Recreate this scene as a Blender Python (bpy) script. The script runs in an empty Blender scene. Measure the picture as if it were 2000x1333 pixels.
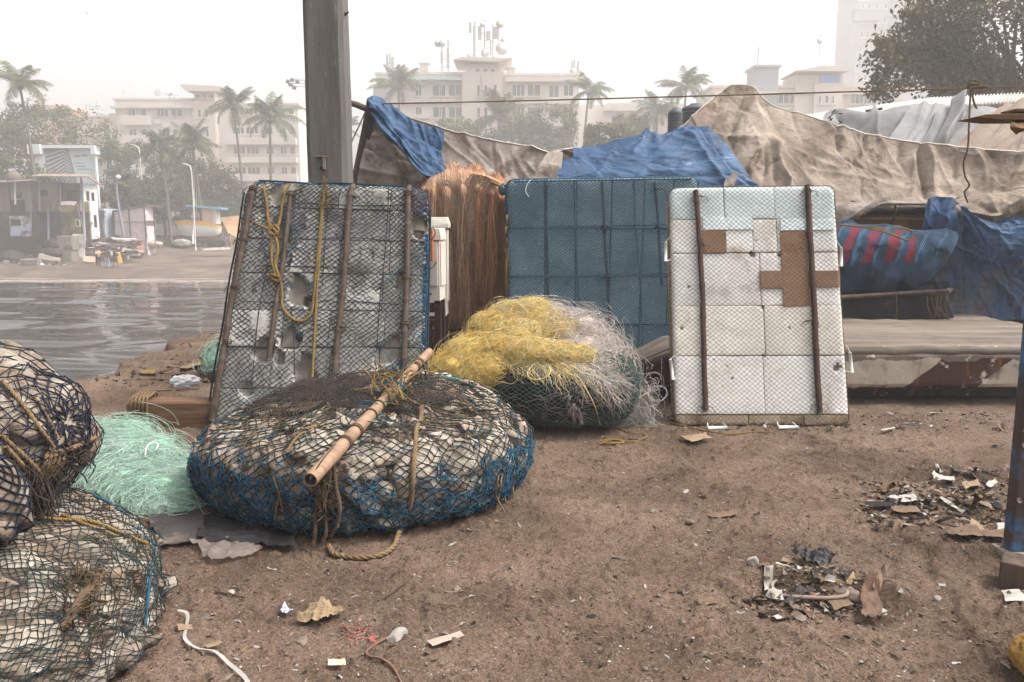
import bpy,bmesh,math,random
import numpy as np
from mathutils import Vector,Matrix,Euler
from mathutils.bvhtree import BVHTree
R=math.radians
random.seed(11)
rng=np.random.default_rng(11)
scene=bpy.context.scene
COL=scene.collection
FPX=1600.0
PITCH=R(8.4)
CAMZ=1.6
cp,sp=math.cos(PITCH),math.sin(PITCH)
def ray(px,py):
 cx=(px-1000.0)/FPX
 cy=(666.5-py)/FPX
 return np.array((cx,cp+cy*sp,-sp+cy*cp))
def P(px,py,d):
 r=ray(px,py)
 return np.array((0,0,CAMZ))+r*(d/r[1])
def G(px,py,z=0.0):
 r=ray(px,py)
 return np.array((0,0,CAMZ))+r*((z-CAMZ)/r[2])
def PL(pts):
 return np.array([P(*p)for p in pts])
cam=bpy.data.cameras.new('camera')
cam.sensor_width=36.0
cam.lens=36.0*FPX/2000.0
cam.clip_start=0.05
cam.clip_end=2000
camo=bpy.data.objects.new('camera',cam)
COL.objects.link(camo)
camo.location=(0,0,CAMZ)
camo.rotation_euler=(math.pi/2-PITCH,0,0)
scene.camera=camo
def _h(ix,iy,iz,seed):
 n=(ix.astype(np.int64)*73856093)^(iy.astype(np.int64)*19349663)^(iz.astype(np.int64)*83492791)^(seed*2654435761%1000003)
 n=n&0x7fffffff
 n=(n^(n>>13))*1274126177&0x7fffffff
 n=(n^(n>>16))&0xffffff
 return n/float(0xffffff)
def vn(p,seed=0):
 p=np.asarray(p,float)
 f0=np.floor(p)
 t=p-f0
 t=t*t*t*(t*(t*6-15)+10)
 i=f0.astype(np.int64)
 out=0
 for dx in(0,1):
  for dy in(0,1):
   for dz in(0,1):
    w=(t[...,0]if dx else 1-t[...,0])*(t[...,1]if dy else 1-t[...,1])*(t[...,2]if dz else 1-t[...,2])
    out=out+w*_h(i[...,0]+dx,i[...,1]+dy,i[...,2]+dz,seed)
 return out
def fbm(p,octaves=4,seed=0,gain=0.5,lac=2.03):
 p=np.asarray(p,float)
 s,a,tot=0,1.0,0
 for o in range(octaves):
  s=s+a*vn(p*(lac**o),seed+o*17)
  tot+=a
  a*=gain
 return s/tot
def ridged(p,octaves=3,seed=0):
 s,a,tot=0,1.0,0
 p=np.asarray(p,float)
 for o in range(octaves):
  s=s+a*(1-np.abs(2*vn(p*(2.1**o),seed+o*31)-1))
  tot+=a
  a*=0.5
 return s/tot
def smooth01(x,a,b):
 t=np.clip((np.asarray(x,float)-a)/(b-a),0,1)
 return t*t*(3-2*t)
def rotm(rx,ry,rz):
 return np.array(Euler((rx,ry,rz)).to_matrix())
def unit(v):
 v=np.asarray(v,float)
 return v/(np.linalg.norm(v,axis=-1,keepdims=True)+1e-12)
def cr(pts,n):
 """Catmull-Rom resample of a polyline to n points, by chord length."""
 pts=np.asarray(pts,float)
 if len(pts)==2:
  t=np.linspace(0,1,n)[:,None]
  return pts[0]*(1-t)+pts[1]*t
 seg=np.linalg.norm(np.diff(pts,axis=0),axis=1)
 s=np.concatenate([[0],np.cumsum(seg)])
 u=np.linspace(0,s[-1],n)
 return crs(pts,s,u)
def crs(pts,s,u):
 k=np.clip(np.searchsorted(s,u,side='right')-1,0,len(s)-2)
 m=np.zeros_like(pts)
 m[1:-1]=(pts[2:]-pts[:-2])/(s[2:]-s[:-2])[:,None]
 m[0]=(pts[1]-pts[0])/(s[1]-s[0])
 m[-1]=(pts[-1]-pts[-2])/(s[-1]-s[-2])
 h=(s[k+1]-s[k])[:,None]
 t=((u-s[k])/(s[k+1]-s[k]))[:,None]
 return(2*t**3-3*t**2+1)*pts[k]+(t**3-2*t**2+t)*h*m[k]+(-2*t**3+3*t**2)*pts[k+1]+(t**3-t**2)*h*m[k+1]
_ico={}
def ico(sub):
 if sub not in _ico:
  bm=bmesh.new()
  bmesh.ops.create_icosphere(bm,subdivisions=sub,radius=1)
  v=np.array([x.co[:]for x in bm.verts])
  f=np.array([[y.index for y in x.verts]for x in bm.faces])
  bm.free()
  _ico[sub]=(v,f)
 return _ico[sub]
class MB:
 def __init__(self):
  self.v,self.f,self.m,self.c,self.n=[],[],[],[],0
 def add(self,v,f,m=0,c=None):
  v=np.asarray(v,float).reshape(-1,3)
  f=np.asarray(f,int)
  self.v.append(v)
  self.f.append(f+self.n)
  self.m.append(np.full(len(f),m,int))
  if c is None:
   c=np.ones((len(v),3))
  else:
   c=np.broadcast_to(np.asarray(c,float),(len(v),3))
  self.c.append(c)
  self.n+=len(v)
  return self
 def grid(self,p,m=0,cu=False,cv=False,c=None):
  p=np.asarray(p,float)
  nu,nv=p.shape[:2]
  idx=np.arange(nu*nv).reshape(nu,nv)
  if cu:idx=np.vstack([idx,idx[:1]])
  if cv:idx=np.hstack([idx,idx[:,:1]])
  f=np.stack([idx[:-1,:-1],idx[1:,:-1],idx[1:,1:],idx[:-1,1:]],-1).reshape(-1,4)
  if c is not None:c=np.asarray(c).reshape(-1,3)
  return self.add(p.reshape(-1,3),f,m,c)
 def box(self,c,size,rot=None,m=0):
  s=np.array(size)/2.0
  v=np.array([(x,y,z)for x in(-1,1)for y in(-1,1)for z in(-1,1)])*s
  if rot is not None:v=v@np.asarray(rot).T
  return self.add(v+np.asarray(c),[(0,1,3,2),(4,6,7,5),(0,4,5,1),(2,3,7,6),(0,2,6,4),(1,5,7,3)],m)
 def bx(self,a,b,m=0):
  a,b=np.asarray(a,float),np.asarray(b,float)
  return self.box((a+b)/2,np.abs(b-a),None,m)
 def tube(self,pts,r,sides=6,m=0,caps=True,c=None,flat=1.0):
  pts=np.asarray(pts,float)
  n=len(pts)
  r=np.broadcast_to(np.asarray(r,float),(n,))
  t=np.gradient(pts,axis=0)
  t=unit(t)
  ref=np.array((0,0,1.0))if abs(t[0][2])<0.9 else np.array((1.0,0,0))
  a=np.zeros_like(pts)
  prev=unit(np.cross(t[0],ref))
  for i in range(n):
   prev=prev-t[i]*prev.dot(t[i])
   prev=prev/(np.linalg.norm(prev)+1e-12)
   a[i]=prev
  b=np.cross(t,a)
  ang=np.linspace(0,2*math.pi,sides,endpoint=False)
  ring=pts[:,None]+r[:,None,None]*(np.cos(ang)[None,:,None]*a[:,None]+flat*np.sin(ang)[None,:,None]*b[:,None])
  if c is not None and np.ndim(c)==2:c=np.repeat(np.asarray(c),sides,0)
  self.grid(ring,m,cv=True,c=c)
  if caps:
   base=self.n-n*sides
   self.v.append(np.array([pts[0],pts[-1]]));self.c.append(np.ones((2,3))if c is None else np.broadcast_to(np.asarray(c).reshape(-1,3)[-1],(2,3)))
   i0,i1=self.n,self.n+1
   self.n+=2
   k=np.arange(sides)
   self.f.append(np.stack([np.full(sides,i0),base+(k+1)%sides,base+k],-1));self.m.append(np.full(sides,m))
   e=base+(n-1)*sides
   self.f.append(np.stack([np.full(sides,i1),e+k,e+(k+1)%sides],-1));self.m.append(np.full(sides,m))
  return self
 def segs(self,p0,p1,r,sides=3,m=0,c=None):
  """many short prisms at once (net cords)"""
  p0,p1=np.asarray(p0,float),np.asarray(p1,float)
  n=len(p0)
  if n==0:return self
  t=unit(p1-p0)
  ref=np.where(np.abs(t[:,2:3])<0.9,np.array([[0,0,1.0]]),np.array([[1.0,0,0]]))
  a=unit(np.cross(t,ref));b=np.cross(t,a)
  r=np.broadcast_to(np.asarray(r,float),(n,))[:,None]
  vs=[]
  for e in(p0,p1):
   for k in range(sides):
    th=2*math.pi*k/sides
    vs.append(e+r*(math.cos(th)*a+math.sin(th)*b))
  v=np.stack(vs,1).reshape(-1,3)
  base=np.arange(n)[:,None,None]*(2*sides)
  q=np.array([(k,(k+1)%sides,sides+(k+1)%sides,sides+k)for k in range(sides)])[None]
  if c is not None and np.ndim(c)==2:c=np.repeat(np.asarray(c),2*sides,0)
  return self.add(v,(base+q).reshape(-1,4),m,c)
 def tubes(self,p,r,sides=3,m=0,c=None):
  """n strands of k points each at once: p (n,k,3), r (n,), c (n,3)"""
  p=np.asarray(p,float);n,k=p.shape[:2]
  t=unit(np.gradient(p,axis=1))
  ref=np.where(np.abs(t[...,2:3])<0.92,np.array((0.13,0.21,0.97)),np.array((0.97,0.2,0.1)))
  a=unit(np.cross(t,ref));b=np.cross(t,a)
  r=np.broadcast_to(np.asarray(r,float),(n,))[:,None,None]
  ring=np.stack([p+r*(math.cos(2*math.pi*s/sides)*a+math.sin(2*math.pi*s/sides)*b)for s in range(sides)],2)
  idx=np.arange(n*k*sides).reshape(n,k,sides);nx_=np.roll(idx,-1,2)
  f=np.stack([idx[:,:-1],nx_[:,:-1],nx_[:,1:],idx[:,1:]],-1).reshape(-1,4)
  if c is not None:c=np.repeat(np.asarray(c),k*sides,0)
  return self.add(ring.reshape(-1,3),f,m,c)
 def lathe(self,prof,c,sides=24,m=0,axis=None):
  prof=np.asarray(prof,float)
  ang=np.linspace(0,2*math.pi,sides,endpoint=False)
  p=np.stack([prof[:,0][:,None]*np.cos(ang),prof[:,0][:,None]*np.sin(ang),np.repeat(prof[:,1][:,None],sides,1)],-1)
  if axis is not None:p=p@np.asarray(axis).T
  return self.grid(p+np.asarray(c),m,cv=True)
 def prism(self,poly,ext,m=0):
  poly=np.asarray(poly,float);n=len(poly)
  v=np.vstack([poly,poly+np.asarray(ext,float)])
  self.add(v,[(i,(i+1)%n,n+(i+1)%n,n+i)for i in range(n)],m)
  base=self.n-2*n
  self.f.append(np.array([[base+i for i in range(n)][::-1]]));self.m.append(np.array([m]))
  self.f.append(np.array([[base+n+i for i in range(n)]]));self.m.append(np.array([m]))
  return self
 def blob(self,c,rad,sub=2,amp=0.15,fr=1.5,rot=None,power=2.0,seed=0,m=0,col=None):
  v,f=ico(sub)
  s=(np.abs(v)**power).sum(1)**(-1.0/power)
  d=v*s[:,None]
  d=d*(1+amp*(2*fbm(v*fr+seed*7.31,3,seed)-1))[:,None]
  d=d*np.asarray(rad)
  if rot is not None:d=d@np.asarray(rot).T
  return self.add(d+np.asarray(c),f,m,col)
 def data(self):
  return np.vstack(self.v),self.f
 def polys(self):
  return[tuple(int(i)for i in r)for a in self.f for r in a]
 def build(self,name,mats,parent=None,origin=None,smooth=True,bevel=0,col=False,kind=None,autosmooth=None,world=False):
  if not self.v:print('EMPTY',name);return None
  v=np.vstack(self.v)
  o0=np.zeros(3)
  if parent is not None:
   q=parent
   while q is not None:
    o0=o0+np.array(q.location);q=q.parent
  elif origin is not None:
   o0=np.asarray(origin,float)
  v=v-o0
  me=bpy.data.meshes.new(name)
  lens=np.concatenate([np.full(len(a),a.shape[1])for a in self.f])
  loops=np.concatenate([a.reshape(-1)for a in self.f])
  me.vertices.add(len(v));me.vertices.foreach_set('co',v.astype(np.float32).ravel())
  me.loops.add(len(loops));me.loops.foreach_set('vertex_index',loops.astype(np.int32))
  me.polygons.add(len(lens))
  st=np.concatenate([[0],np.cumsum(lens)[:-1]])
  me.polygons.foreach_set('loop_start',st.astype(np.int32))
  mm=np.concatenate(self.m)
  for x in(mats if isinstance(mats,(list,tuple))else[mats]):me.materials.append(x)
  me.polygons.foreach_set('material_index',mm.astype(np.int32))
  me.polygons.foreach_set('use_smooth',np.full(len(lens),smooth))
  if col:
   ca=me.color_attributes.new('Col','FLOAT_COLOR','POINT')
   cc=np.vstack(self.c);cc=np.hstack([cc,np.ones((len(cc),1))])
   ca.data.foreach_set('color',cc.astype(np.float32).ravel())
  me.update(calc_edges=True);me.validate()
  ob=bpy.data.objects.new(name,me)
  COL.objects.link(ob)
  if parent is not None:ob.parent=parent
  elif origin is not None:ob.location=o0
  if bevel:
   b=ob.modifiers.new('bevel','BEVEL');b.width=bevel;b.segments=2;b.limit_method='ANGLE'
  if kind:ob['kind']=kind
  if autosmooth:
   me.set_sharp_from_angle(angle=R(autosmooth))
  return ob
def tag(o,label,cat,group=None,kind=None):
 if o is None:return o
 if label:o['label']=label
 if cat:o['category']=cat
 if group:o['group']=group
 if kind:o['kind']=kind
 return o
def thing(name,label,cat,loc=(0,0,0),group=None,rz=0):
 o=bpy.data.objects.new(name,None)
 o.empty_display_size=0.1
 COL.objects.link(o)
 o.location=loc
 o.rotation_euler=(0,0,rz)
 return tag(o,label,cat,group)
def dup(root,loc,rz=None,label=None,group=None,scale=None):
 r=root.copy();COL.objects.link(r);r.location=loc
 if rz is not None:r.rotation_euler=(0,0,rz)
 if scale is not None:r.scale=(scale,)*3
 if label:r['label']=label
 if group:r['group']=group
 def rec(a,b):
  for ch in list(a.children):
   c=ch.copy();COL.objects.link(c);c.parent=b
   rec(ch,c)
 rec(root,r)
 return r
def S(r,g,b):
 def f(x):
  x=x/255.0
  return x/12.92 if x<=0.04045 else((x+0.055)/1.055)**2.4
 return(f(r),f(g),f(b))
def c4(c):return(c[0],c[1],c[2],1.0)
def mat(name,cols,scale=4.0,rough=0.85,spec=0.25,bump=0.25,bscale=40.0,bdist=0.01,detail=8.0,metal=0.0,dirt=None,dirt2=None,attr=False,transl=0.0,stretch=None,rand=0.0,lo=0.3,hi=0.7,fine=None,wave=None,coat=0.0,alpha=None,bump2=None,crumple=None):
 """noise-varied surface. cols: 1-4 colours over a noise; dirt=(colour, scale, lo, hi) patches; fine=(amount, scale) grain"""
 m=bpy.data.materials.new(name)
 m.use_nodes=True
 nt=m.node_tree;N,L=nt.nodes,nt.links
 bs=N['Principled BSDF'];out=N['Material Output']
 tc=N.new('ShaderNodeTexCoord')
 mp=N.new('ShaderNodeMapping')
 L.new(tc.outputs['Object'],mp.inputs['Vector'])
 if stretch:mp.inputs['Scale'].default_value=stretch
 vec=mp.outputs['Vector']
 def nz(sc,det=6.0,rough_=0.6,dist=0.0):
  n=N.new('ShaderNodeTexNoise');n.inputs['Scale'].default_value=sc;n.inputs['Detail'].default_value=det
  n.inputs['Roughness'].default_value=rough_;n.inputs['Distortion'].default_value=dist
  L.new(vec,n.inputs['Vector']);return n.outputs['Fac']
 def ramp(fac,stops):
  r=N.new('ShaderNodeValToRGB');e=r.color_ramp.elements
  while len(e)<len(stops):e.new(0.5)
  for k,(p,c)in enumerate(stops):
   e[k].position=p;e[k].color=c4(c)
  L.new(fac,r.inputs['Fac']);return r.outputs['Color']
 def mix(fac,a,b,mode='MIX'):
  x=N.new('ShaderNodeMix');x.data_type='RGBA';x.blend_type=mode
  if isinstance(fac,(int,float)):x.inputs[0].default_value=fac
  else:L.new(fac,x.inputs[0])
  for s,q in((6,a),(7,b)):
   if isinstance(q,tuple):x.inputs[s].default_value=c4(q)
   else:L.new(q,x.inputs[s])
  return x.outputs[2]
 if attr:
  at=N.new('ShaderNodeAttribute');at.attribute_name='Col'
  col=at.outputs['Color']
  if cols:
   k=len(cols)
   col=mix(1.0,col,ramp(nz(scale,detail),[(lo+(hi-lo)*i/max(1,k-1),c)for i,c in enumerate(cols)]),'MULTIPLY')
 elif len(cols)==1:
  c=cols[0]
  col=ramp(nz(scale,detail),[(lo,tuple(x*0.82 for x in c)),(hi,tuple(min(1,x*1.12)for x in c))])
 else:
  k=len(cols)
  col=ramp(nz(scale,detail),[(lo+(hi-lo)*i/(k-1),c)for i,c in enumerate(cols)])
 if wave:
  w=N.new('ShaderNodeTexWave');w.inputs['Scale'].default_value=wave[0];w.bands_direction=wave[1]
  w.inputs['Distortion'].default_value=wave[3]if len(wave)>3 else 1.0;w.inputs['Detail'].default_value=3
  w.inputs['Detail Scale'].default_value=1.5
  L.new(vec,w.inputs['Vector'])
  g=1-wave[2]
  col=mix(1.0,col,ramp(w.outputs['Fac'],[(0.0,(g,g,g)),(0.8,(1,1,1))]),'MULTIPLY')
 for d in(dirt,dirt2):
  if d:
   f=ramp(nz(d[1],10,0.65,0.3),[(d[2],(0,0,0)),(d[3],(1,1,1))])
   col=mix(f,col,d[0])
 if fine:
  g0=1-fine[0]
  col=mix(1.0,col,ramp(nz(fine[1],3),[(0.3,(g0,g0,g0)),(0.65,(1,1,1))]),'MULTIPLY')
 if rand:
  oi=N.new('ShaderNodeObjectInfo')
  hs=N.new('ShaderNodeHueSaturation')
  mr=N.new('ShaderNodeMapRange');mr.inputs[3].default_value=1-rand;mr.inputs[4].default_value=1+rand
  L.new(oi.outputs['Random'],mr.inputs[0]);L.new(mr.outputs[0],hs.inputs['Value']);L.new(col,hs.inputs['Color'])
  col=hs.outputs['Color']
 L.new(col,bs.inputs['Base Color'])
 bs.inputs['Roughness'].default_value=rough
 bs.inputs['Specular IOR Level'].default_value=spec
 bs.inputs['Metallic'].default_value=metal
 if coat:bs.inputs['Coat Weight'].default_value=coat
 if bump:
  b=N.new('ShaderNodeBump');b.inputs['Strength'].default_value=bump;b.inputs['Distance'].default_value=bdist
  L.new(nz(bscale,5,0.6),b.inputs['Height']);last=b
  for ex in(bump2,crumple):
   if not ex:continue
   b2=N.new('ShaderNodeBump');b2.inputs['Strength'].default_value=ex[1];b2.inputs['Distance'].default_value=ex[2]
   if ex is crumple:
    n0=N.new('ShaderNodeTexNoise');n0.inputs['Scale'].default_value=ex[0];n0.inputs['Detail'].default_value=4;n0.inputs['Distortion'].default_value=1.5;n0.noise_type='RIDGED_MULTIFRACTAL'
    L.new(vec,n0.inputs['Vector']);h=n0.outputs['Fac']
   else:h=nz(ex[0],6,0.65)
   L.new(h,b2.inputs['Height']);L.new(last.outputs['Normal'],b2.inputs['Normal']);last=b2
  L.new(last.outputs['Normal'],bs.inputs['Normal'])
 sh=bs.outputs['BSDF']
 if transl:
  tr=N.new('ShaderNodeBsdfTranslucent');L.new(col,tr.inputs['Color'])
  mx=N.new('ShaderNodeMixShader');mx.inputs[0].default_value=transl
  L.new(sh,mx.inputs[1]);L.new(tr.outputs[0],mx.inputs[2]);sh=mx.outputs[0]
 if alpha is not None:
  tp=N.new('ShaderNodeBsdfTransparent')
  mx=N.new('ShaderNodeMixShader');mx.inputs[0].default_value=alpha
  L.new(tp.outputs[0],mx.inputs[1]);L.new(sh,mx.inputs[2]);sh=mx.outputs[0]
 if sh is not bs.outputs['BSDF']:
  L.new(sh,out.inputs['Surface'])
 return m
def upsample(p,f=2):
 """(n,k,3) polylines -> smoother ones with f points per segment"""
 n,k=p.shape[:2]
 g=np.concatenate([2*p[:,:1]-p[:,1:2],p,2*p[:,-1:]-p[:,-2:-1]],1)
 out=[]
 for i in range(k-1):
  a,b,c,d=g[:,i],g[:,i+1],g[:,i+2],g[:,i+3]
  for j in range(f):
   t=j/f
   out.append(0.5*(2*b+(c-a)*t+(2*a-5*b+4*c-d)*t*t+(3*b-a-3*c+d)*t**3))
 out.append(p[:,-1])
 return np.stack(out,1)
def rope(mb,pts,r,m=0,turns=None,n=None,c=None,strands=3):
 """laid rope: three strands twisted about the path"""
 pts=np.asarray(pts,float)
 L=np.linalg.norm(np.diff(pts,axis=0),axis=1).sum()
 n=n or max(8,int(L/(r*1.3)))
 p=cr(pts,n)
 t=unit(np.gradient(p,axis=0))
 ref=np.array((0.31,0.17,0.93))
 a=unit(np.cross(t,ref));b=np.cross(t,a)
 th=np.linspace(0,L/(r*7.5)*2*math.pi,n)
 for k in range(strands):
  q=th+k*2*math.pi/strands
  mb.tube(p+r*0.55*(np.cos(q)[:,None]*a+np.sin(q)[:,None]*b),r*0.6,5,m,c=c)
 return mb
def patch(rows,nu,nv):
 """smooth surface through rows of control points -> (nu, nv, 3)"""
 rr=np.array([cr(r,nu)for r in rows])
 k=len(rows)
 if k==2:
  t=np.linspace(0,1,nv)[None,:,None]
  return rr[0][:,None]*(1-t)+rr[1][:,None]*t
 s=np.linspace(0,1,k);u=np.linspace(0,1,nv)
 out=np.zeros((nu,nv,3))
 for i in range(nu):
  out[i]=crs(rr[:,i],s,u)
 return out
def gnormals(p):
 du=np.gradient(p,axis=0);dv=np.gradient(p,axis=1)
 return unit(np.cross(du,dv))
def crease(p,lines,uv=None):
 """p (nu,nv,3); lines (u0,v0,u1,v1,amp,width) pushes the cloth along its normal in a soft ridge or valley"""
 nu,nv=p.shape[:2]
 U,V=np.meshgrid(np.linspace(0,1,nu),np.linspace(0,1,nv),indexing='ij')
 d=np.zeros((nu,nv))
 for(u0,v0,u1,v1,amp,w)in lines:
  dx,dy=u1-u0,v1-v0
  L2=dx*dx+dy*dy
  t=((U-u0)*dx+(V-v0)*dy)/L2
  tc=np.clip(t,0,1)
  wob=0.25*w*np.sin(t*9+u0*40)
  dist=np.hypot(U-u0-tc*dx+wob*dy/math.sqrt(L2),V-v0-tc*dy)
  fade=np.where((t>-0.05)&(t<1.05),1,0.4)
  d+=amp*np.exp(-(dist/w)**1.3)*fade*(1-0.5*tc)
 return d
def proj(p):
 x,y,z=p[...,0],p[...,1],p[...,2]-CAMZ
 dd=y*cp-z*sp
 return 1000+FPX*x/dd,666.5-FPX*(y*sp+z*cp)/dd
def crease_px(p,lines):
 A,B=proj(p);d=np.zeros(A.shape)
 for(x0,y0,x1,y1,amp,w)in lines:
  dx,dy=x1-x0,y1-y0;L2=dx*dx+dy*dy
  t=np.clip(((A-x0)*dx+(B-y0)*dy)/L2,0,1)
  wob=0.3*w*np.sin(t*7+x0)
  dist=np.abs(np.hypot(A-x0-t*dx+wob,B-y0-t*dy))
  e=np.minimum(1,0.25+4*np.minimum(t+0.02,1.02-t))
  d+=amp*np.exp(-(dist/w)**1.2)*e
 return d
def cloth(rows,nu,nv,wr=0.02,wscale=6.0,seed=1,lines=(),px=(),rnd=None,aniso=(1,1),ang=0.0,big=0.0,bigscale=1.5,sign=1):
 p=patch(rows,nu,nv)
 n=gnormals(p)*sign
 q=p.copy()
 ca,sa=math.cos(ang),math.sin(ang)
 qx,qz=q[...,0]*ca+q[...,2]*sa,-q[...,0]*sa+q[...,2]*ca
 q=np.stack([qx*aniso[0],q[...,1],qz*aniso[1]],-1)
 warp=fbm(q*1.7+5,3,seed+3)[...,None]*0.5
 d=wr*(ridged(q*wscale*0.5+warp*2.0,4,seed)-0.6)
 d=d+wr*0.6*(ridged(q*wscale*1.7+warp*3.0,2,seed+9)**2-0.4)
 if big:d=d+big*(2*fbm(p*bigscale,2,seed+5)-1)
 if lines:d=d+crease(p,lines)
 if px:d=d+crease_px(p,px)
 if rnd:
  k,am,asp,ln,amp,wd=rnd;rr_=np.random.default_rng(seed+77);A,B=proj(p);ls=[]
  for _ in range(k):
   i,j=rr_.integers(nu),rr_.integers(nv);an=R(rr_.normal(am,asp));l2=ln*rr_.uniform(0.4,1.4)/2
   x0,y0=A[i,j],B[i,j]
   ls.append((x0-l2*math.cos(an),y0-l2*math.sin(an),x0+l2*math.cos(an),y0+l2*math.sin(an),amp*rr_.uniform(0.3,1.3)*rr_.choice((-1,1)),wd*rr_.uniform(0.6,1.6)))
  d=d+crease_px(p,ls)
 return p+n*d[...,None]
SUN_EL,SUN_AZ=58.0,92.0
w=bpy.data.worlds.new('World');scene.world=w;w.use_nodes=True
nt=w.node_tree;bg=nt.nodes['Background']
sky=nt.nodes.new('ShaderNodeTexSky');sky.sky_type='NISHITA'
sky.sun_disc=False
sky.sun_elevation=R(SUN_EL);sky.sun_rotation=R(SUN_AZ)
sky.air_density=1.0;sky.dust_density=8.0;sky.ozone_density=0.6;sky.altitude=0
hs=nt.nodes.new('ShaderNodeHueSaturation');hs.inputs['Saturation'].default_value=0.16
nt.links.new(sky.outputs['Color'],hs.inputs['Color'])
nt.links.new(hs.outputs['Color'],bg.inputs['Color'])
bg.inputs['Strength'].default_value=0.15
sl=bpy.data.lights.new('sun','SUN');sl.energy=1.3;sl.angle=R(14);sl.color=(1.0,0.95,0.88)
so=bpy.data.objects.new('sun',sl);COL.objects.link(so)
sd=Vector((math.sin(R(SUN_AZ))*math.cos(R(SUN_EL)),math.cos(R(SUN_AZ))*math.cos(R(SUN_EL)),math.sin(R(SUN_EL))))
so.rotation_euler=(-sd).to_track_quat('-Z','Y').to_euler();so.location=sd*60
scene.view_settings.view_transform='Standard'
scene.view_settings.look='None'
scene.view_settings.exposure=1.28
scene.view_settings.gamma=1.0
scene.render.film_transparent=False
scene.cycles.volume_bounces=1
scene.cycles.max_bounces=8
scene.cycles.diffuse_bounces=3
scene.cycles.glossy_bounces=3
scene.cycles.transmission_bounces=4
scene.cycles.transparent_max_bounces=16
scene.cycles.use_denoising=True
scene.cycles.sample_clamp_indirect=4.0
hz=MB().bx((-190,-6,-6.0),(190,262,74.0))
hm=bpy.data.materials.new('haze');hm.use_nodes=True
for n_ in list(hm.node_tree.nodes):
 if n_.type!='OUTPUT_MATERIAL':hm.node_tree.nodes.remove(n_)
pv=hm.node_tree.nodes.new('ShaderNodeVolumePrincipled')
pv.inputs['Color'].default_value=(0.975,0.95,0.928,1)
pv.inputs['Density'].default_value=0.0031
pv.inputs['Anisotropy'].default_value=0.25
hm.node_tree.links.new(pv.outputs[0],[n for n in hm.node_tree.nodes if n.type=='OUTPUT_MATERIAL'][0].inputs['Volume'])
ho=hz.build('haze',hm,kind='stuff')
tag(ho,'pale grey haze hanging in the air over the whole harbour','haze')
EDGE=-4.35
ZW=-3.0
def edge_x(y):
 y=np.asarray(y,float)
 return EDGE+0.28*(2*fbm(np.stack([y*0.5,y*0,y*0],-1),3,5)-1)+0.14*(2*fbm(np.stack([y*2.1,y*0,y*0+3],-1),2,8)-1)
HOLE=G(1590,1165)
HOLES=[(G(1590,1165),0.40,0.24,0.068),(G(1395,1140),0.15,0.05,0.03),(G(1520,1128),0.2,0.06,0.03),(G(1850,1010),0.35,0.3,0.03),(G(1920,1120),0.3,0.25,0.045),(G(1560,905),0.5,0.25,0.02),(G(1830,930),0.6,0.12,0.03)]
LIP=np.array([G(1780,1050)[:2],G(1840,1075)[:2],G(1870,1130)[:2],G(1900,1200)[:2],G(1950,1250)[:2],G(1990,1300)[:2]])
def seg_dist(x,y,pl):
 d=np.full(np.shape(x),9.0)
 for a,b in zip(pl[:-1],pl[1:]):
  ab=b-a
  t=np.clip(((x-a[0])*ab[0]+(y-a[1])*ab[1])/ab.dot(ab),0,1)
  d=np.minimum(d,np.hypot(x-a[0]-t*ab[0],y-a[1]-t*ab[1]))
 return d
def quay_base(x,y):
 x,y=np.asarray(x,float),np.asarray(y,float)
 ex=edge_x(y)
 over=np.maximum(0,ex-x)
 q=np.stack([x,y,x*0],-1)
 z=0.022*(2*fbm(q*0.7,3,2)-1)-0.01
 z=z-over*1.15-0.10*smooth01(over,-0.02,0.16)
 z=z+0.07*np.exp(-((x-ex-0.25)/0.3)**2)*fbm(q*3,3,4)
 for(c,rx,ry,dep)in HOLES:
  a=2*fbm(q*5.0,2,6)-1
  dd=np.hypot((x-c[0])/rx,(y-c[1])/ry)+0.35*a
  z=z-dep*(1-smooth01(dd,0.55,1.05))
  z=z+dep*0.25*np.exp(-((dd-1.15)/0.2)**2)
 dl=seg_dist(x,y,LIP)+0.05*(2*fbm(q*9,2,12)-1)
 z=z+0.03*(1-smooth01(dl,0.05,0.09))
 return z
def quay_z(x,y):
 x,y=np.asarray(x,float),np.asarray(y,float)
 q=np.stack([x,y,x*0],-1)
 z=quay_base(x,y)
 z=z+0.012*(2*fbm(q*6,3,21)-1)
 lump=np.clip(fbm(q*26,3,22)-0.56,0,1)
 z=z+0.085*lump+0.012*(ridged(q*15,3,23)-0.6)-0.03*np.clip(fbm(q*34,2,29)-0.62,0,1)
 return z
_tx=np.linspace(-8,8,640);_ty=np.linspace(1.2,14,512)
_TX,_TY=np.meshgrid(_tx,_ty,indexing='ij');_TZ=quay_z(_TX,_TY);_TB=quay_base(_TX,_TY)
def zfast(x,y,T=None):
 T=_TZ if T is None else T
 a=np.clip((np.asarray(x)+8)/16*639,0,638.99);b=np.clip((np.asarray(y)-1.2)/12.8*511,0,510.99)
 i,j=a.astype(int),b.astype(int);u,v=a-i,b-j
 return T[i,j]*(1-u)*(1-v)+T[i+1,j]*u*(1-v)+T[i,j+1]*(1-u)*v+T[i+1,j+1]*u*v
def gz(px,py,lift=0.0):
 """point on the real quay surface under a pixel"""
 return gzs(np.array([px]),np.array([py]),lift)[0]
def gzs(px,py,lift=0.0):
 px,py=np.asarray(px,float),np.asarray(py,float)
 cx,cy=(px-1000)/FPX,(666.5-py)/FPX
 r=np.stack([cx,cp+cy*sp,-sp+cy*cp],-1)
 z=np.zeros(len(px))
 for _ in range(3):
  t=(z-CAMZ)/r[:,2];z=zfast(r[:,0]*t,r[:,1]*t,_TB)
 t=(z-CAMZ)/r[:,2];x,y=r[:,0]*t,r[:,1]*t
 return np.stack([x,y,zfast(x,y)+lift],-1)
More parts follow.
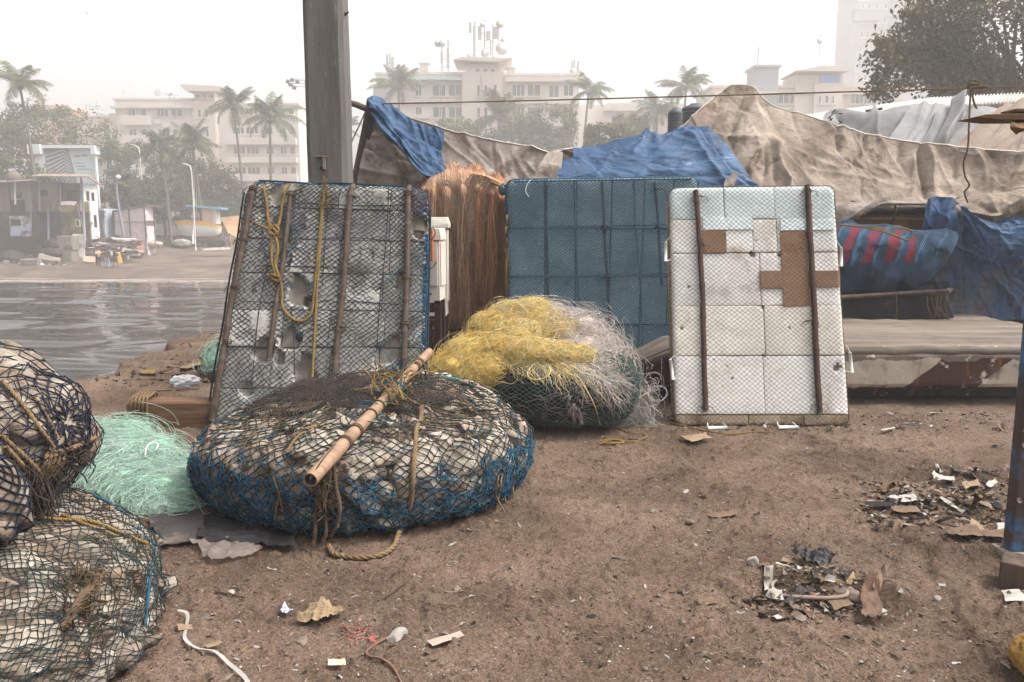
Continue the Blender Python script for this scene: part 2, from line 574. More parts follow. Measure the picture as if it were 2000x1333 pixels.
m_ground=mat('trodden_mud',[S(96,80,68),S(119,99,84),S(136,115,99),S(150,129,112)],scale=1.3,detail=14,rough=0.95,spec=0.1,bump=0.9,bscale=90,bdist=0.025,bump2=(28,0.8,0.04),dirt=(S(98,81,69),0.6,0.52,0.66),dirt2=(S(150,132,116),120.0,0.66,0.69),fine=(0.55,85))
ys=np.concatenate([np.linspace(0.6,2.3,40),2.3*(13.5/2.3)**np.linspace(0,1,520)[1:]])
xs=np.concatenate([np.linspace(-8.5,-5.2,60),np.linspace(-5.2,3.2,560)[1:],np.linspace(3.2,9,160)[1:]])
X,Y=np.meshgrid(xs,ys,indexing='ij')
gq=MB().grid(np.stack([X,Y,quay_z(X,Y)],-1)).build('ground',m_ground,kind='structure')
tag(gq,'trodden brown mud of the quay strewn with fragments','ground')
def land_z(x,y):
 x,y=np.asarray(x,float),np.asarray(y,float)
 q=np.stack([x,y,x*0],-1)*0.15
 beach=-3.35+0.95*smooth01(y,60,70)+1.55*smooth01(y,69,96)+0.5*smooth01(y,96,125)
 beach=beach+0.10*(2*fbm(q*4,3,41)-1)
 left=smooth01(-x,33,41)*smooth01(y,66,76)
 beach=beach+left*0.7
 hill=5.0*smooth01(-x+0.25*(y-90),34,70)*smooth01(y,80,105)
 quay=-0.05+0*x
 k=smooth01(x,-4.7,-4.0)
 far=np.where(y<64,1.0,1.0)
 wet=-4.5+0*x
 sea=np.where(y<61,np.minimum(beach,wet+1.15*smooth01(y,55,61)),beach)
 zl=sea*(1-k)+quay*k
 return zl+hill
m_beach=mat('grey_beach_sand',[S(82,70,62),S(102,89,79),S(120,105,94)],scale=0.35,rough=0.95,spec=0.1,bump=0.6,bscale=6,bdist=0.08,dirt=(S(78,68,62),0.25,0.52,0.66),fine=(0.3,6))
xs=np.concatenate([np.linspace(-188,-60,40),np.linspace(-60,-7.5,110)[1:],np.linspace(-7.5,-3.5,24)[1:],np.linspace(-3.5,188,50)[1:]])
ys=np.concatenate([np.linspace(-4,13.3,14),np.linspace(13.3,58,40)[1:],np.linspace(58,100,110)[1:],np.linspace(100,258,40)[1:]])
X,Y=np.meshgrid(xs,ys,indexing='ij')
Z=land_z(X,Y)
Z=np.where((Y<13.2)&(X>-8.4)&(X<8.8),Z-0.3,Z)
go=MB().grid(np.stack([X,Y,Z],-1)).build('beach',m_beach,kind='structure')
tag(go,'grey sand beach and land across the inlet','beach')
def LP(px,py,d0=60.0):
 """point on the far land under a pixel"""
 lo,hi=d0,250.0
 for d in np.linspace(d0,250,1500):
  p=P(px,py,d)
  if p[2]<=float(land_z(p[0],p[1])):break
 return p
def onland(px,d):
 x=(px-1000.0)/FPX*(d/cp)*1.0
 p=P(px,430,d)
 return np.array((p[0],d,float(land_z(p[0],d))))
wm=bpy.data.materials.new('murky_water');wm.use_nodes=True
nt=wm.node_tree;N,L=nt.nodes,nt.links
bs=N['Principled BSDF'];bs.inputs['Base Color'].default_value=c4(S(40,34,29));bs.inputs['Roughness'].default_value=0.07
bs.inputs['IOR'].default_value=1.33;bs.inputs['Specular IOR Level'].default_value=0.5
tc=N.new('ShaderNodeTexCoord');prev=None
for(sx,sy,sc,st,det)in((0.4,1.0,2.6,0.12,2.0),):
 mp=N.new('ShaderNodeMapping');mp.inputs['Scale'].default_value=(sx,sy,1);mp.inputs['Rotation'].default_value=(0,0,R(6))
 L.new(tc.outputs['Object'],mp.inputs['Vector'])
 n=N.new('ShaderNodeTexNoise');n.inputs['Scale'].default_value=sc;n.inputs['Detail'].default_value=det
 L.new(mp.outputs[0],n.inputs['Vector'])
 b=N.new('ShaderNodeBump');b.inputs['Strength'].default_value=st;b.inputs['Distance'].default_value=0.05
 L.new(n.outputs['Fac'],b.inputs['Height'])
 if prev:L.new(prev,b.inputs['Normal'])
 prev=b.outputs['Normal']
L.new(prev,bs.inputs['Normal'])
def wave_h(x,y):
 q=np.stack([x*0.42+0.08*y,y*1.0,x*0],-1)
 return 0.17*(2*vn(q*0.40,51)-1)+0.045*(2*vn(q*np.array([1.1,1.5,1]),55)-1)
xs=np.linspace(-44,-4.0,230);ys=np.concatenate([np.linspace(3,9,8),9*(66/9.0)**np.linspace(0,1,620)[1:]])
X,Y=np.meshgrid(xs,ys,indexing='ij')
Zw=ZW+wave_h(X,Y)*(1-0.6*smooth01(Y,48,62))
wo=MB().grid(np.stack([X,Y,Zw],-1)).build('water',wm,kind='structure')
tag(wo,'murky brown harbour water with pale rippled reflections','water')
mf=mat('foam',[S(150,140,133),S(176,167,160)],scale=3,rough=0.9)
fb=MB()
for k in range(3):
 xx=np.linspace(-46,-8,240)
 yy=61.0+1.9*k*0.55+0.9*(2*fbm(np.stack([xx*0.22,xx*0,xx*0+k],-1),3,60+k)-1)
 wd=0.01+0.22*np.clip(fbm(np.stack([xx*0.9,xx*0,xx*0+k*5],-1),2,66)-0.45,0,1)
 zz=np.maximum(land_z(xx,yy),ZW)+0.08
 fb.grid(np.stack([np.stack([xx,yy-wd,zz],-1),np.stack([xx,yy,zz+0.03],-1),np.stack([xx,yy+wd,zz],-1)],1))
fo=fb.build('water_foam',mf,kind='structure')
tag(fo,'thin white foam line along the far waterline','foam')
m_frond=mat('palm_leaf',[S(62,70,44),S(84,88,58),S(104,104,74)],scale=0.8,rough=0.6,transl=0.2,bump=0)
m_ptrunk=mat('palm_bark',[S(84,76,68),S(112,102,92)],scale=2.0,stretch=(1,1,3),bump=0.5,bscale=8,bdist=0.05)
m_leafA=mat('leaf_dull_green',[S(48,55,36),S(66,72,46),S(92,94,60)],scale=0.7,rough=0.65,transl=0.18,bump=0)
m_leafB=mat('leaf_yellow_green',[S(58,60,38),S(82,80,50),S(112,104,66)],scale=0.6,rough=0.65,transl=0.18,bump=0)
m_bark=mat('bark',[S(66,56,48),S(96,84,74)],scale=3.0,stretch=(1,1,0.4),bump=0.6,bscale=12,bdist=0.03)
def palm(label,H,lean,crown=3.2,nf=17,seed=0,group='coconut palms across the inlet'):
 r=random.Random(seed)
 t=thing('palm_tree',label,'palm tree',(0,0,0),group)
 path=[(lean*(s**1.7),0.1*math.sin(s*3),H*s)for s in np.linspace(0,1,9)]
 mb=MB();mb.tube(cr(path,24),np.linspace(0.21,0.11,24),8)
 mb.build('trunk',m_ptrunk,t)
 top=np.array(path[-1])
 fr=MB()
 for k in range(nf):
  az=k*2.399+r.uniform(-0.3,0.3)
  el=R(r.choice([75,58,40,25,8,-12])+r.uniform(-8,8))
  Lf=crown*r.uniform(0.8,1.1)*(0.85 if el>0.9 else 1)
  n=15;dr_=r.uniform(0.7,1.35)
  s=np.linspace(0,1,n)
  e=el-dr_*(0.95+0.55*math.cos(el))*s**1.5
  ds=Lf/(n-1)
  hx=np.concatenate([[0],np.cumsum(np.cos(e[:-1])*ds)]);hz_=np.concatenate([[0],np.cumsum(np.sin(e[:-1])*ds)])
  base=np.stack([hx*math.cos(az),hx*math.sin(az),hz_],-1)+top
  fr.tube(base,np.linspace(0.035,0.008,n),3,caps=False)
  side=np.array((-math.sin(az),math.cos(az),0))
  m=44
  ss=np.linspace(0.1,0.99,m)
  bp=np.stack([np.interp(ss,s,base[:,i])for i in range(3)],-1)
  tg=unit(np.stack([np.interp(ss,s,np.gradient(base[:,i]))for i in range(3)],-1))
  ll=crown*0.33*np.sin(np.pi*np.clip(ss,0.06,0.97))**0.6*(1-0.35*ss)
  for sg in(-1,1):
   dr=unit(sg*side*0.9+tg*0.7+np.array((0,0,-0.55))+rng.normal(0,0.13,(m,3)))
   tip=bp+dr*ll[:,None]+np.array((0,0,-0.18))*ll[:,None]
   mid=bp+dr*ll[:,None]*0.5
   wv=tg*0.024*crown/3
   v=np.stack([bp-wv,bp+wv,mid+wv,mid-wv,tip],1).reshape(-1,3)
   b=np.arange(m)[:,None]*5
   fr.add(v,b+np.array([[0,1,2,3]])).add(v,b+np.array([[3,2,4]]))
 fr.build('crown',m_frond,t,smooth=False)
 nt_=MB()
 for k in range(7):
  a=k*0.9
  nt_.blob(top+np.array((0.22*math.cos(a),0.22*math.sin(a),-0.28-0.05*(k%2))),(0.13,0.13,0.16),1)
 nt_.build('coconuts',m_leafB,t)
 return t
PALM_LABELS=[(38,165,82,3.3,-0.9,'tall dark coconut palm rising from the wooded slope at the far left'),(455,208,98,3.3,-0.8,'slender leaning coconut palm in front of the stepped white apartment block'),(527,232,92,3.6,0.3,'full coconut palm just left of the concrete pole'),(375,285,88,3.2,-0.6,'low broad coconut palm with drooping fronds above the moored boat'),(312,290,86,2.6,-0.6,'small curved coconut palm behind the pink shack'),(778,168,106,3.5,-0.2,'faded coconut palm covering the left corner of the antenna building'),(975,228,102,4.4,0.4,'large faded palm with spreading fronds in the middle of the antenna building'),(1150,178,100,3.0,0.9,'palm with a leaning bare trunk at the right corner of the antenna building'),(1340,168,92,3.0,0.2,'tall palm standing above the black water tanks'),(1283,215,96,2.9,-0.2,'lower palm just left of the black water tanks'),(668,250,108,2.6,0.2,'pale palm half hidden behind the right edge of the concrete pole'),]
for i,(px,py,d,cw,lean,lab)in enumerate(PALM_LABELS):
 p=P(px,py,d)
 gx=p[0]-lean
 zb=float(land_z(gx,d))-0.1
 t=palm(lab,p[2]-zb,lean,cw*1.14,20+(i*7)%6,seed=40+i)
 t.location=(gx,d,zb)
def leafy(name,label,base,crown_c,rad,mats,nclump=60,leaves=60,lsize=0.22,seed=0,cat='tree',group=None,trunk_r=0.25,limbs=6,gaps=0.0,low=0.0,extra=None):
 """trunk and limbs, and a crown of many leaf faces gathered in clumps through an uneven volume"""
 rg=np.random.default_rng(seed)
 t=thing(name,label,cat,tuple(base),group)
 base=np.asarray(base,float);cc=np.asarray(crown_c,float);rad=np.asarray(rad,float)
 tips=[]
 d=unit(rg.normal(0,1,(nclump,3)))
 rr=rg.uniform(0.35,1.0,nclump)**0.5*(0.75+0.5*fbm(d*1.6+seed,2,seed))
 cen=cc+d*rr[:,None]*rad
 if low:cen[:,2]=np.maximum(cen[:,2],base[2]+low)
 tm=MB()
 fork=base+(cc-base)*0.55
 tm.tube(cr([base+(0,0,-0.2),base*0.6+fork*0.4+rg.normal(0,0.1,3),fork],10),np.linspace(trunk_r,trunk_r*0.65,10),8)
 for k in range(limbs):
  e=cen[rg.integers(nclump)]
  mid=(fork+e)/2+rg.normal(0,0.12,3)*np.linalg.norm(e-fork)
  tm.tube(cr([fork,mid,e],9),np.linspace(trunk_r*0.5,trunk_r*0.08,9),5)
 if extra:
  for pl,r0 in extra:tm.tube(cr(pl,14),np.linspace(r0,r0*0.25,14),5)
 tm.build('trunk',m_bark,t)
 n=nclump*leaves
 cs=np.repeat(cen,leaves,0)
 crad=np.repeat(rg.uniform(0.5,1.15,nclump),leaves)*(rad.prod()**(1/3.0))*0.34
 dd=unit(rg.normal(0,1,(n,3)))*(rg.uniform(0,1,n)**0.45)[:,None]
 pos=cs+dd*crad[:,None]*np.array((1,1,0.75))
 keep=pos[:,2]>base[2]+0.05
 pos=pos[keep];n=len(pos)
 nn=unit(unit(pos-cc)*0.6+np.array((0,0,0.5))+rg.normal(0,0.6,(n,3)))
 a=unit(np.cross(nn,rg.normal(0,1,(n,3))));b=np.cross(nn,a)
 L_=lsize*rg.uniform(0.6,1.4,n)[:,None]
 v=np.stack([pos-a*L_*0.5,pos+b*L_*0.28,pos+a*L_*0.5-nn*L_*0.12,pos-b*L_*0.28],1).reshape(-1,3)
 cr_=MB();half=n//2
 f=np.arange(n)[:,None]*4+np.arange(4)[None]
 cr_.add(v,f)
 cr_.m[0]=np.repeat(rg.integers(0,len(mats),nclump),leaves)[keep]if len(mats)>1 else cr_.m[0]
 cr_.build('crown',mats,t,smooth=False)
 return t
WOOD=[(20,300,88,5.2,4.2,'A','dark bushy tree at the far left below the tall palm'),(80,262,96,4.6,3.4,'A','hazy round tree on the slope above the billboard roof'),(170,262,104,4.4,3.2,'B','thin branched hazy tree right of and above the billboard'),(40,370,82,4.0,3.0,'B','yellowish tree on the slope left of the billboard'),(228,400,86,2.8,2.2,'A','leafy bush at the right side of the billboard post'),(262,330,96,3.6,3.0,'A','hazy tree behind the street lamp with the round head'),(262,380,84,2.2,1.9,'B','low bush behind the pink shack roof'),(318,385,90,3.4,2.6,'B','yellow green bush left of the boat mast'),(350,350,100,3.4,3.2,'A','mid height tree behind the boat mast'),(415,365,94,3.4,2.9,'A','rounded dark bush right of the boat mast'),(440,400,96,2.5,2.0,'B','low bush beside the tan awning'),(500,410,99,3.4,1.6,'A','bush under the palm left of the concrete pole'),(880,265,101,4.6,1.6,'A','pale flat topped tree left of the big faded palm'),(1010,275,99,4.2,2.6,'A','hazy bush at the foot of the big faded palm'),(1070,262,97,3.8,2.6,'A','hazy rounded bush right of the big faded palm'),(1190,275,70,2.4,1.6,'B','yellow green bush peeking over the blue tarpaulin'),(1232,250,99,2.4,1.7,'A','faint bush below the low white building'),]
for i,(px,py,d,rw,rh,k,lab)in enumerate(WOOD):
 p=P(px,py,d)
 zb=float(land_z(p[0],d))-0.1
 leafy('bush' if 'bush' in lab else 'tree',lab,(p[0],d,zb),p,(rw,rw*0.8,rh),[m_leafA,m_leafB]if k=='A' else[m_leafB,m_leafA],nclump=70 if i!=2 else 46,leaves=70 if i!=2 else 45,lsize=0.36,seed=100+i,cat='bush' if 'bush' in lab else 'tree',group='trees and bushes across the inlet',trunk_r=0.2)
p=P(1972,85,30)
ex=[(np.array([P(1990,150,30),P(1900,105,29.6),P(1800,60,29.2),P(1778,30,29),P(1772,-4,29)]),0.09),(np.array([P(1960,170,30),P(1800,130,29.2),P(1745,130,28.8),P(1722,100,28.6)]),0.07),(np.array([P(1860,150,30),P(1760,125,29.2),P(1716,160,28.8),P(1712,190,28.8)]),0.05),(np.array([P(1830,100,29.6),P(1760,92,29),P(1718,90,28.8)]),0.045)]
m_leafN=mat('leaf_dark_near',[S(40,44,26),S(62,63,38),S(90,86,54)],scale=0.9,rough=0.55,transl=0.2,bump=0)
m_leafN2=mat('leaf_brown_near',[S(56,52,32),S(86,78,48),S(120,104,66)],scale=0.9,rough=0.55,transl=0.2,bump=0)
bt=leafy('tree','big dark leafy tree over the shed roof, its twigs reaching left',(p[0]+1.0,31,-0.1),p,(3.5,3.0,3.1),[m_leafN,m_leafN,m_leafN2],nclump=150,leaves=230,lsize=0.155,seed=7,cat='tree',trunk_r=0.35,limbs=26,extra=ex)
tw=MB()
rg=np.random.default_rng(3)
for pl,r0 in ex:
 q=cr(pl,60)[10:]
 for c_ in q[rg.choice(50,26)]:
  n=22
  pos=c_+rg.normal(0,0.2,(n,3))
  nn=unit(rg.normal(0,1,(n,3))+(0,0,0.6));a=unit(np.cross(nn,rg.normal(0,1,(n,3))));b=np.cross(nn,a)
  L_=0.12
  tw.add(np.stack([pos-a*L_,pos+b*L_*0.5,pos+a*L_,pos-b*L_*0.5],1).reshape(-1,3),np.arange(n)[:,None]*4+np.arange(4))
for(px,py,k)in[(1765,28,40),(1778,24,30),(1752,55,40),(1760,66,30),(1800,25,60),(1815,38,80),(1790,65,40),(1720,90,30),(1702,110,40),(1695,122,30),(1724,98,20),(1735,118,30),(1765,148,60),(1715,175,40),(1720,150,30),(1730,190,60),(1750,175,80),(1770,165,80),(1840,22,120),(1870,10,150)]:
 pos=P(px,py,29)+rg.normal(0,0.16,(k,3))*(1,1,0.8)
 nn=unit(rg.normal(0,1,(k,3))+(0,0,0.6));a=unit(np.cross(nn,rg.normal(0,1,(k,3))));b=np.cross(nn,a)
 L_=0.085
 tw.add(np.stack([pos-a*L_,pos+b*L_*0.5,pos+a*L_,pos-b*L_*0.5],1).reshape(-1,3),np.arange(k)[:,None]*4+np.arange(4))
tw.build('twig_leaves',m_leafN2,bt,smooth=False)
m_cream=mat('cream_render',[S(182,174,166),S(198,190,182),S(208,200,192)],scale=0.12,rough=0.9,bump=0.1,bscale=3,dirt=(S(164,152,142),0.35,0.58,0.8))
m_cream2=mat('pinkish_render',[S(186,174,165),S(200,189,180)],scale=0.15,rough=0.9,bump=0.1,bscale=3,dirt=(S(178,160,150),0.3,0.58,0.8))
m_white=mat('white_render',[S(140,139,145),S(160,159,164)],scale=0.1,rough=0.9,bump=0.05)
m_greyband=mat('grey_render',[S(112,112,122),S(130,130,140)],scale=0.2,rough=0.9,bump=0.05)
m_glass=mat('window_glass_dull',[S(66,68,70),S(96,98,98)],scale=0.4,rough=0.2,spec=0.5,bump=0)
m_wframe=mat('window_frame_pale',[S(206,200,194)],scale=1,rough=0.7,bump=0)
m_teal=mat('pale_teal_awning',[S(160,182,178),S(178,198,194)],scale=0.5,rough=0.7,bump=0)
m_orange=mat('orange_render',[S(190,148,126),S(202,162,140)],scale=0.4,rough=0.9,bump=0)
m_bluep=mat('blue_panel',[S(82,126,196),S(96,140,208)],scale=0.4,rough=0.6,bump=0)
m_metal=mat('pale_galvanised_metal',[S(150,148,146),S(176,174,172)],scale=2,rough=0.5,bump=0,metal=0.2)
def window(root,x0,x1,z0,z1,y,n=2,frame=0.09):
 """framed window standing 6 cm proud of the wall (face at y), panes as a sub-part"""
 f=MB()
 f.bx((x0,y-0.08,z0),(x1,y+0.02,z0+frame));f.bx((x0,y-0.08,z1-frame),(x1,y+0.02,z1))
 for k in range(n+1):
  xc=x0+(x1-x0-frame)*k/n
  f.bx((xc,y-0.077,z0+frame),(xc+frame,y+0.017,z1-frame))
 f.bx((x0-0.12,y-0.22,z0-0.1),(x1+0.12,y+0.02,z0-0.003))
 fo_=f.build('window',m_wframe,root,smooth=False)
 p_=MB();p_.bx((x0+frame*0.5,y-0.03,z0+frame*0.5),(x1-frame*0.5,y+0.01,z1-frame*0.5))
 p_.build('pane',m_glass,fo_,smooth=False)
 return fo_
def X_(px,d):return float(P(px,430,d)[0])
def Z_(py,d,px=1000):return float(P(px,py,d)[2])
def block(root,d,px0,px1,pytop,depth,m,zb=-0.5,parapet=True,name='wall'):
 b=MB();x0,x1,zt=X_(px0,d),X_(px1,d),Z_(pytop,d)
 b.bx((x0,d,zb),(x1,d+depth,zt))
 o=b.build(name,m,root,smooth=False)
 if parapet:
  q=MB()
  q.bx((x0-0.25,d-0.25,zt+0.004),(x1+0.25,d+depth+0.25,zt+0.3))
  q.build('parapet',m,root,smooth=False)
 return o
def ledge(root,d,px0,px1,py,m,th=0.22,out=0.7,name='ledge'):
 b=MB();z=Z_(py,d);b.bx((X_(px0,d),d-out,z-th),(X_(px1,d),d-0.003,z));return b.build(name,m,root,smooth=False)
def wrow(root,d,cols,py0,py1,yoff=0.0):
 for c in cols:
  window(root,X_(c[0],d),X_(c[1],d),Z_(py1,d),Z_(py0,d),d-yoff,c[2]if len(c)>2 else 2)
def balcony(root,d,px0,px1,py0,py1,m,out=1.2):
 b=MB();b.bx((X_(px0,d),d-out,Z_(py1,d)),(X_(px1,d),d-0.004,Z_(py0,d)));b.build('balcony',m,root,smooth=False,bevel=0.03)
d=112
A=thing('apartment_building','long cream apartment building with phone antennas crowding its roof tower','building',(X_(940,d),d,0))
block(A,d,742,905,146,9,m_cream)
block(A,d-0.8,905,985,140,9,m_cream2,parapet=False,name='stair_bay')
block(A,d,985,1128,148,9,m_cream)
block(A,d+1,735,790,172,7,m_cream,parapet=False,name='side_wing')
block(A,d-0.5,912,972,126,5,m_cream2,parapet=False,name='roof_tower')
tw_=MB();tw_.prism([(X_(890,d),d-1.8,Z_(122,d)),(X_(905,d),d-1.8,Z_(117,d)),(X_(1000,d),d-1.8,Z_(119,d)),(X_(975,d),d-1.8,Z_(126,d))],(0,8,0))
tw_.build('tower_roof',m_cream2,A,smooth=False)
ledge(A,d,735,905,155,m_teal,0.25,1.1,'awning');ledge(A,d,990,1130,157,m_cream,0.3,0.9);ledge(A,d,742,1130,200,m_cream,0.2,0.4);ledge(A,d,990,1130,236,m_cream,0.2,0.4)
wrow(A,d-0.5,[(929,940,1),(944,955,1),(958,969,1)],134,145)
for(a,b)in((165,189),(209,231),(252,274)):
 wrow(A,d,[(815,828,2),(848,874,2),(878,905,2),(1000,1025,3),(1029,1055,2),(1098,1118,2)],a,b)
 wrow(A,d-0.8,[(932,940,1),(946,954,1),(964,972,1)],a,b+1)
 wrow(A,d,[(1070,1090,2)],a+2,b+3)
for(a,b)in((195,206),(235,249)):balcony(A,d,1066,1126,a,b,m_cream)
balcony(A,d,790,842,225,233,m_cream,0.8)
pp=MB()
for px in(866,942,905,985):pp.tube([(X_(px,d),d-0.9,Z_(290,d)),(X_(px,d),d-0.9,Z_(152,d))],0.07,6)
pp.build('drainpipe',m_cream2,A)
def mast(label,d,px,pyb,pyt,panels=(),dishes=(),r=0.09,rungs=0):
 xb,zb,zt=X_(px,d),Z_(pyb,d),Z_(pyt,d)
 t=thing('antenna_mast',label,'antenna',(xb,d,zb),'antennas on the apartment roofs')
 m=MB();m.tube([(xb,d,zb),(xb,d,zt)],r,6)
 for k in range(rungs):
  z=zb+(zt-zb)*(k+0.5)/rungs
  m.tube([(xb-0.5,d,z),(xb+0.5,d,z)],0.03,4)
 m.tube([(xb,d,zb+0.5*(zt-zb)),(xb+1.6,d+0.6,zb)],0.03,4)
 m.build('pole',m_metal,t)
 for(dx,y0,y1,w_)in panels:
  q=MB();q.bx((xb+dx-w_/2,d-0.5,Z_(y1,d)),(xb+dx+w_/2,d-0.2,Z_(y0,d)))
  q.bx((xb+min(0,dx),d-0.2,Z_((y0+y1)/2,d)-0.05),(xb+max(0,dx),d-0.1,Z_((y0+y1)/2,d)+0.05))
  q.build('panel_antenna',m_metal,t,smooth=False,bevel=0.03)
 for(dx,y,rr)in dishes:
  q=MB();ax=rotm(R(90),0,R(20))
  q.lathe([(0.01,-0.1),(rr*0.7,-0.05),(rr,0.12),(rr*0.98,0.3),(0.01,0.34)],(xb+dx,d-0.4,Z_(y,d)),16,axis=ax)
  q.build('dish',m_metal,t)
 return t
d=113
mast('thick mast with one tilted panel, leftmost on the roof tower',d,930,119,42,[(-0.6,45,66,0.35),(-0.1,52,110,0.3)],[(-0.7,112,0.45)],rungs=4)
mast('middle mast on the roof tower with two panels and a low round drum',d,948,119,40,[(-0.6,53,80,0.5),(0.5,62,80,0.6)],[(0,106,0.55),(-0.3,50,0.35)],rungs=5)
mast('mast with a single wide panel between two others on the roof tower',d,964,119,48,[(0.35,54,78,0.9),(-0.3,80,108,0.25)],[],rungs=5)
mast('rightmost mast on the roof tower, with three round dishes',d,975,119,41,[],[(0.1,49,0.55),(0.3,98,0.8),(0.5,80,0.3)],r=0.06,rungs=7)
mast('thin mast with a small dish left of the roof tower',d,867,140,77,[(0,104,126,0.3)],[(-0.5,87,0.5)],rungs=4)
mast('thin mast with a dish and a long panel beside the roof tower',d,879,140,77,[(0,95,135,0.35)],[(-0.8,86,0.5)],rungs=3)
mast('short twin panel mast behind the left palm',d,768,145,105,[(-0.3,108,140,0.3),(0.4,113,140,0.4)],[])
mast('mast at the right end of the antenna building',d,1118,148,116,[(0.5,120,145,0.25),(-0.3,121,135,0.2)],[(-0.2,142,0.5)],rungs=3)
mast('thin lattice aerial left of the grey roof tank',107,1467,158,92,[],[],r=0.07,rungs=8)
mast('thin aerial with a small dish above the blue roof window',107,1583,138,65,[],[(-0.3,82,0.4)],r=0.05,rungs=6)
mast('small aerial on the stepped white block',128,258,190,175,[],[],r=0.06)
for(px,py,d_,lab)in((833,133,113,'white water tank on legs at the left of the roof tower'),(998,142,113,'square water tank just right of the roof tower')):
 t=MB();x,z=X_(px,d_),Z_(py,d_)
 t.bx((x-0.55,d_,z-0.5),(x+0.55,d_+1,z+0.55));t.bx((x-0.75,d_-0.1,z+0.555),(x+0.75,d_+1.1,z+0.7))
 for sx in(-0.5,0.4):t.bx((x+sx,d_+0.1,z-1.1),(x+sx+0.1,d_+0.9,z-0.503))
 tag(t.build('water_tank',m_cream,origin=(x,d_,z-1.1),smooth=False,bevel=0.05),lab,'water tank')
d=118
B=thing('apartment_building','low white building with a sloping roof between the palms','building',(X_(1225,d),d,0))
block(B,d,1128,1320,205,8,m_cream,parapet=False)
rf=MB();rf.prism([(X_(1175,d),d-1.2,Z_(219,d)),(X_(1180,d),d-1.2,Z_(204,d)),(X_(1330,d),d-1.2,Z_(205,d)),(X_(1330,d),d-1.2,Z_(219,d))],(0,9,0));rf.build('roof',m_cream,B,smooth=False)
wrow(B,d,[(1190,1212,2),(1226,1250,2),(1262,1280,2)],225,240);wrow(B,d,[(1140,1160,2),(1190,1212,2),(1226,1250,2)],258,272)
d=126
L1=thing('apartment_building','stepped white apartment block with balconies behind the palms at the left','building',(X_(405,d),d,0))
block(L1,d,240,388,196,9,m_cream);block(L1,d+1,226,260,222,6,m_cream2,parapet=False,name='side_wing')
block(L1,d-0.6,388,430,198,8,m_cream2,parapet=False,name='stair_bay')
block(L1,d+0.4,430,590,206,9,m_cream)
block(L1,d-0.4,392,432,176,5,m_cream2,parapet=False,name='roof_tower')
q=MB();q.prism([(X_(376,d),d-2,Z_(172,d)),(X_(378,d),d-2,Z_(169,d)),(X_(452,d),d-2,Z_(173,d)),(X_(446,d),d-2,Z_(182,d)),(X_(386,d),d-2,Z_(182,d))],(0,8,0));q.build('tower_roof',m_cream2,L1,smooth=False)
ledge(L1,d,236,392,209,m_cream,0.3,1.0)
wrow(L1,d-0.4,[(394,403,1),(408,417,1),(421,430,1)],184,193)
for(a,b)in((214,229),(252,267),(290,306),(330,345)):
 wrow(L1,d,[(264,279,2),(288,299,1),(319,342,3),(347,369,2)],a,b)
 wrow(L1,d-0.6,[(397,405,1),(411,418,1)],a-1,b+2)
 wrow(L1,d+0.4,[(462,486,3),(488,513,3),(526,541,2),(553,566,2),(571,583,1)],a-4,b-4)
for(a,b)in((228,246),(266,282)):balcony(L1,d,256,310,a,b,m_cream)
for(a,b)in((272,284),(309,319),(343,355)):balcony(L1,d+0.4,452,586,a,b,m_cream,0.9)
q=MB()
for(px,py)in((316,238),(330,246),(252,277),(318,283)):
 q.bx((X_(px,d),d-0.5,Z_(py,d)-0.35),(X_(px,d)+1.0,d-0.08,Z_(py,d)+0.35))
q.build('air_conditioners',m_wframe,L1,smooth=False,bevel=0.04)
for k,(px,lab)in enumerate(((324,'leftmost of three roof dishes on the stepped white block'),(343,'middle of three roof dishes on the stepped white block'),(353,'rightmost of three roof dishes on the stepped white block'))):
 t=MB();x,z=X_(px,d),Z_(187,d)+0.35
 t.lathe([(0.02,0),(0.4,0.06),(0.62,0.25),(0.6,0.28),(0.02,0.1)],(x,d+0.3,z),14,axis=rotm(R(60),0,R(25*k)));t.tube([(x,d+0.4,z-0.7),(x,d+0.4,z)],0.05,5)
 tag(t.build('roof_dish',m_metal,origin=(x,d,z-0.7)),lab,'dish','dishes on the stepped white block')
d=130
L2=thing('apartment_building','low block with an orange roof house and blue window at the far left','building',(X_(160,d),d,0))
block(L2,d,86,232,230,8,m_cream2)
block(L2,d-0.4,104,158,216,4,m_orange,parapet=False,name='roof_house')
q=MB();q.prism([(X_(88,d),d-1.5,Z_(212,d)),(X_(90,d),d-1.5,Z_(209,d)),(X_(160,d),d-1.5,Z_(208,d)),(X_(168,d),d-1.5,Z_(216,d)),(X_(104,d),d-1.5,Z_(217,d))],(0,6,0));q.build('roof',m_orange,L2,smooth=False)
q=MB();q.bx((X_(107,d),d-0.5,Z_(232,d)),(X_(147,d),d-0.404,Z_(220,d)));q.build('window',m_bluep,L2,smooth=False)
ledge(L2,d,86,232,262,m_cream2);ledge(L2,d,190,232,302,m_orange,0.6,1.0)
for(a,b)in((242,254),(276,290),(312,326)):wrow(L2,d,[(112,128,2),(150,166,2),(196,210,2),(216,228,1)],a,b)
d=106
Rb=thing('apartment_building','pink white apartment block with a flat roof behind the peaked tarpaulin','building',(X_(1550,d),d,0))
block(Rb,d,1382,1740,172,9,m_cream2)
block(Rb,d-1.0,1578,1632,162,7,m_cream2,parapet=False,name='stair_bay')
block(Rb,d-0.5,1540,1630,146,5,m_cream2,parapet=False,name='roof_tower')
q=MB();q.prism([(X_(1530,d),d-2,Z_(144,d)),(X_(1580,d),d-2,Z_(134,d)),(X_(1644,d),d-2,Z_(137,d)),(X_(1630,d),d-2,Z_(145,d))],(0,7,0));q.build('tower_roof',m_cream2,Rb,smooth=False)
q=MB();q.bx((X_(1584,d),d-0.7,Z_(163,d)),(X_(1620,d),d-0.504,Z_(149,d)));q.build('blue_window',m_bluep,Rb,smooth=False)
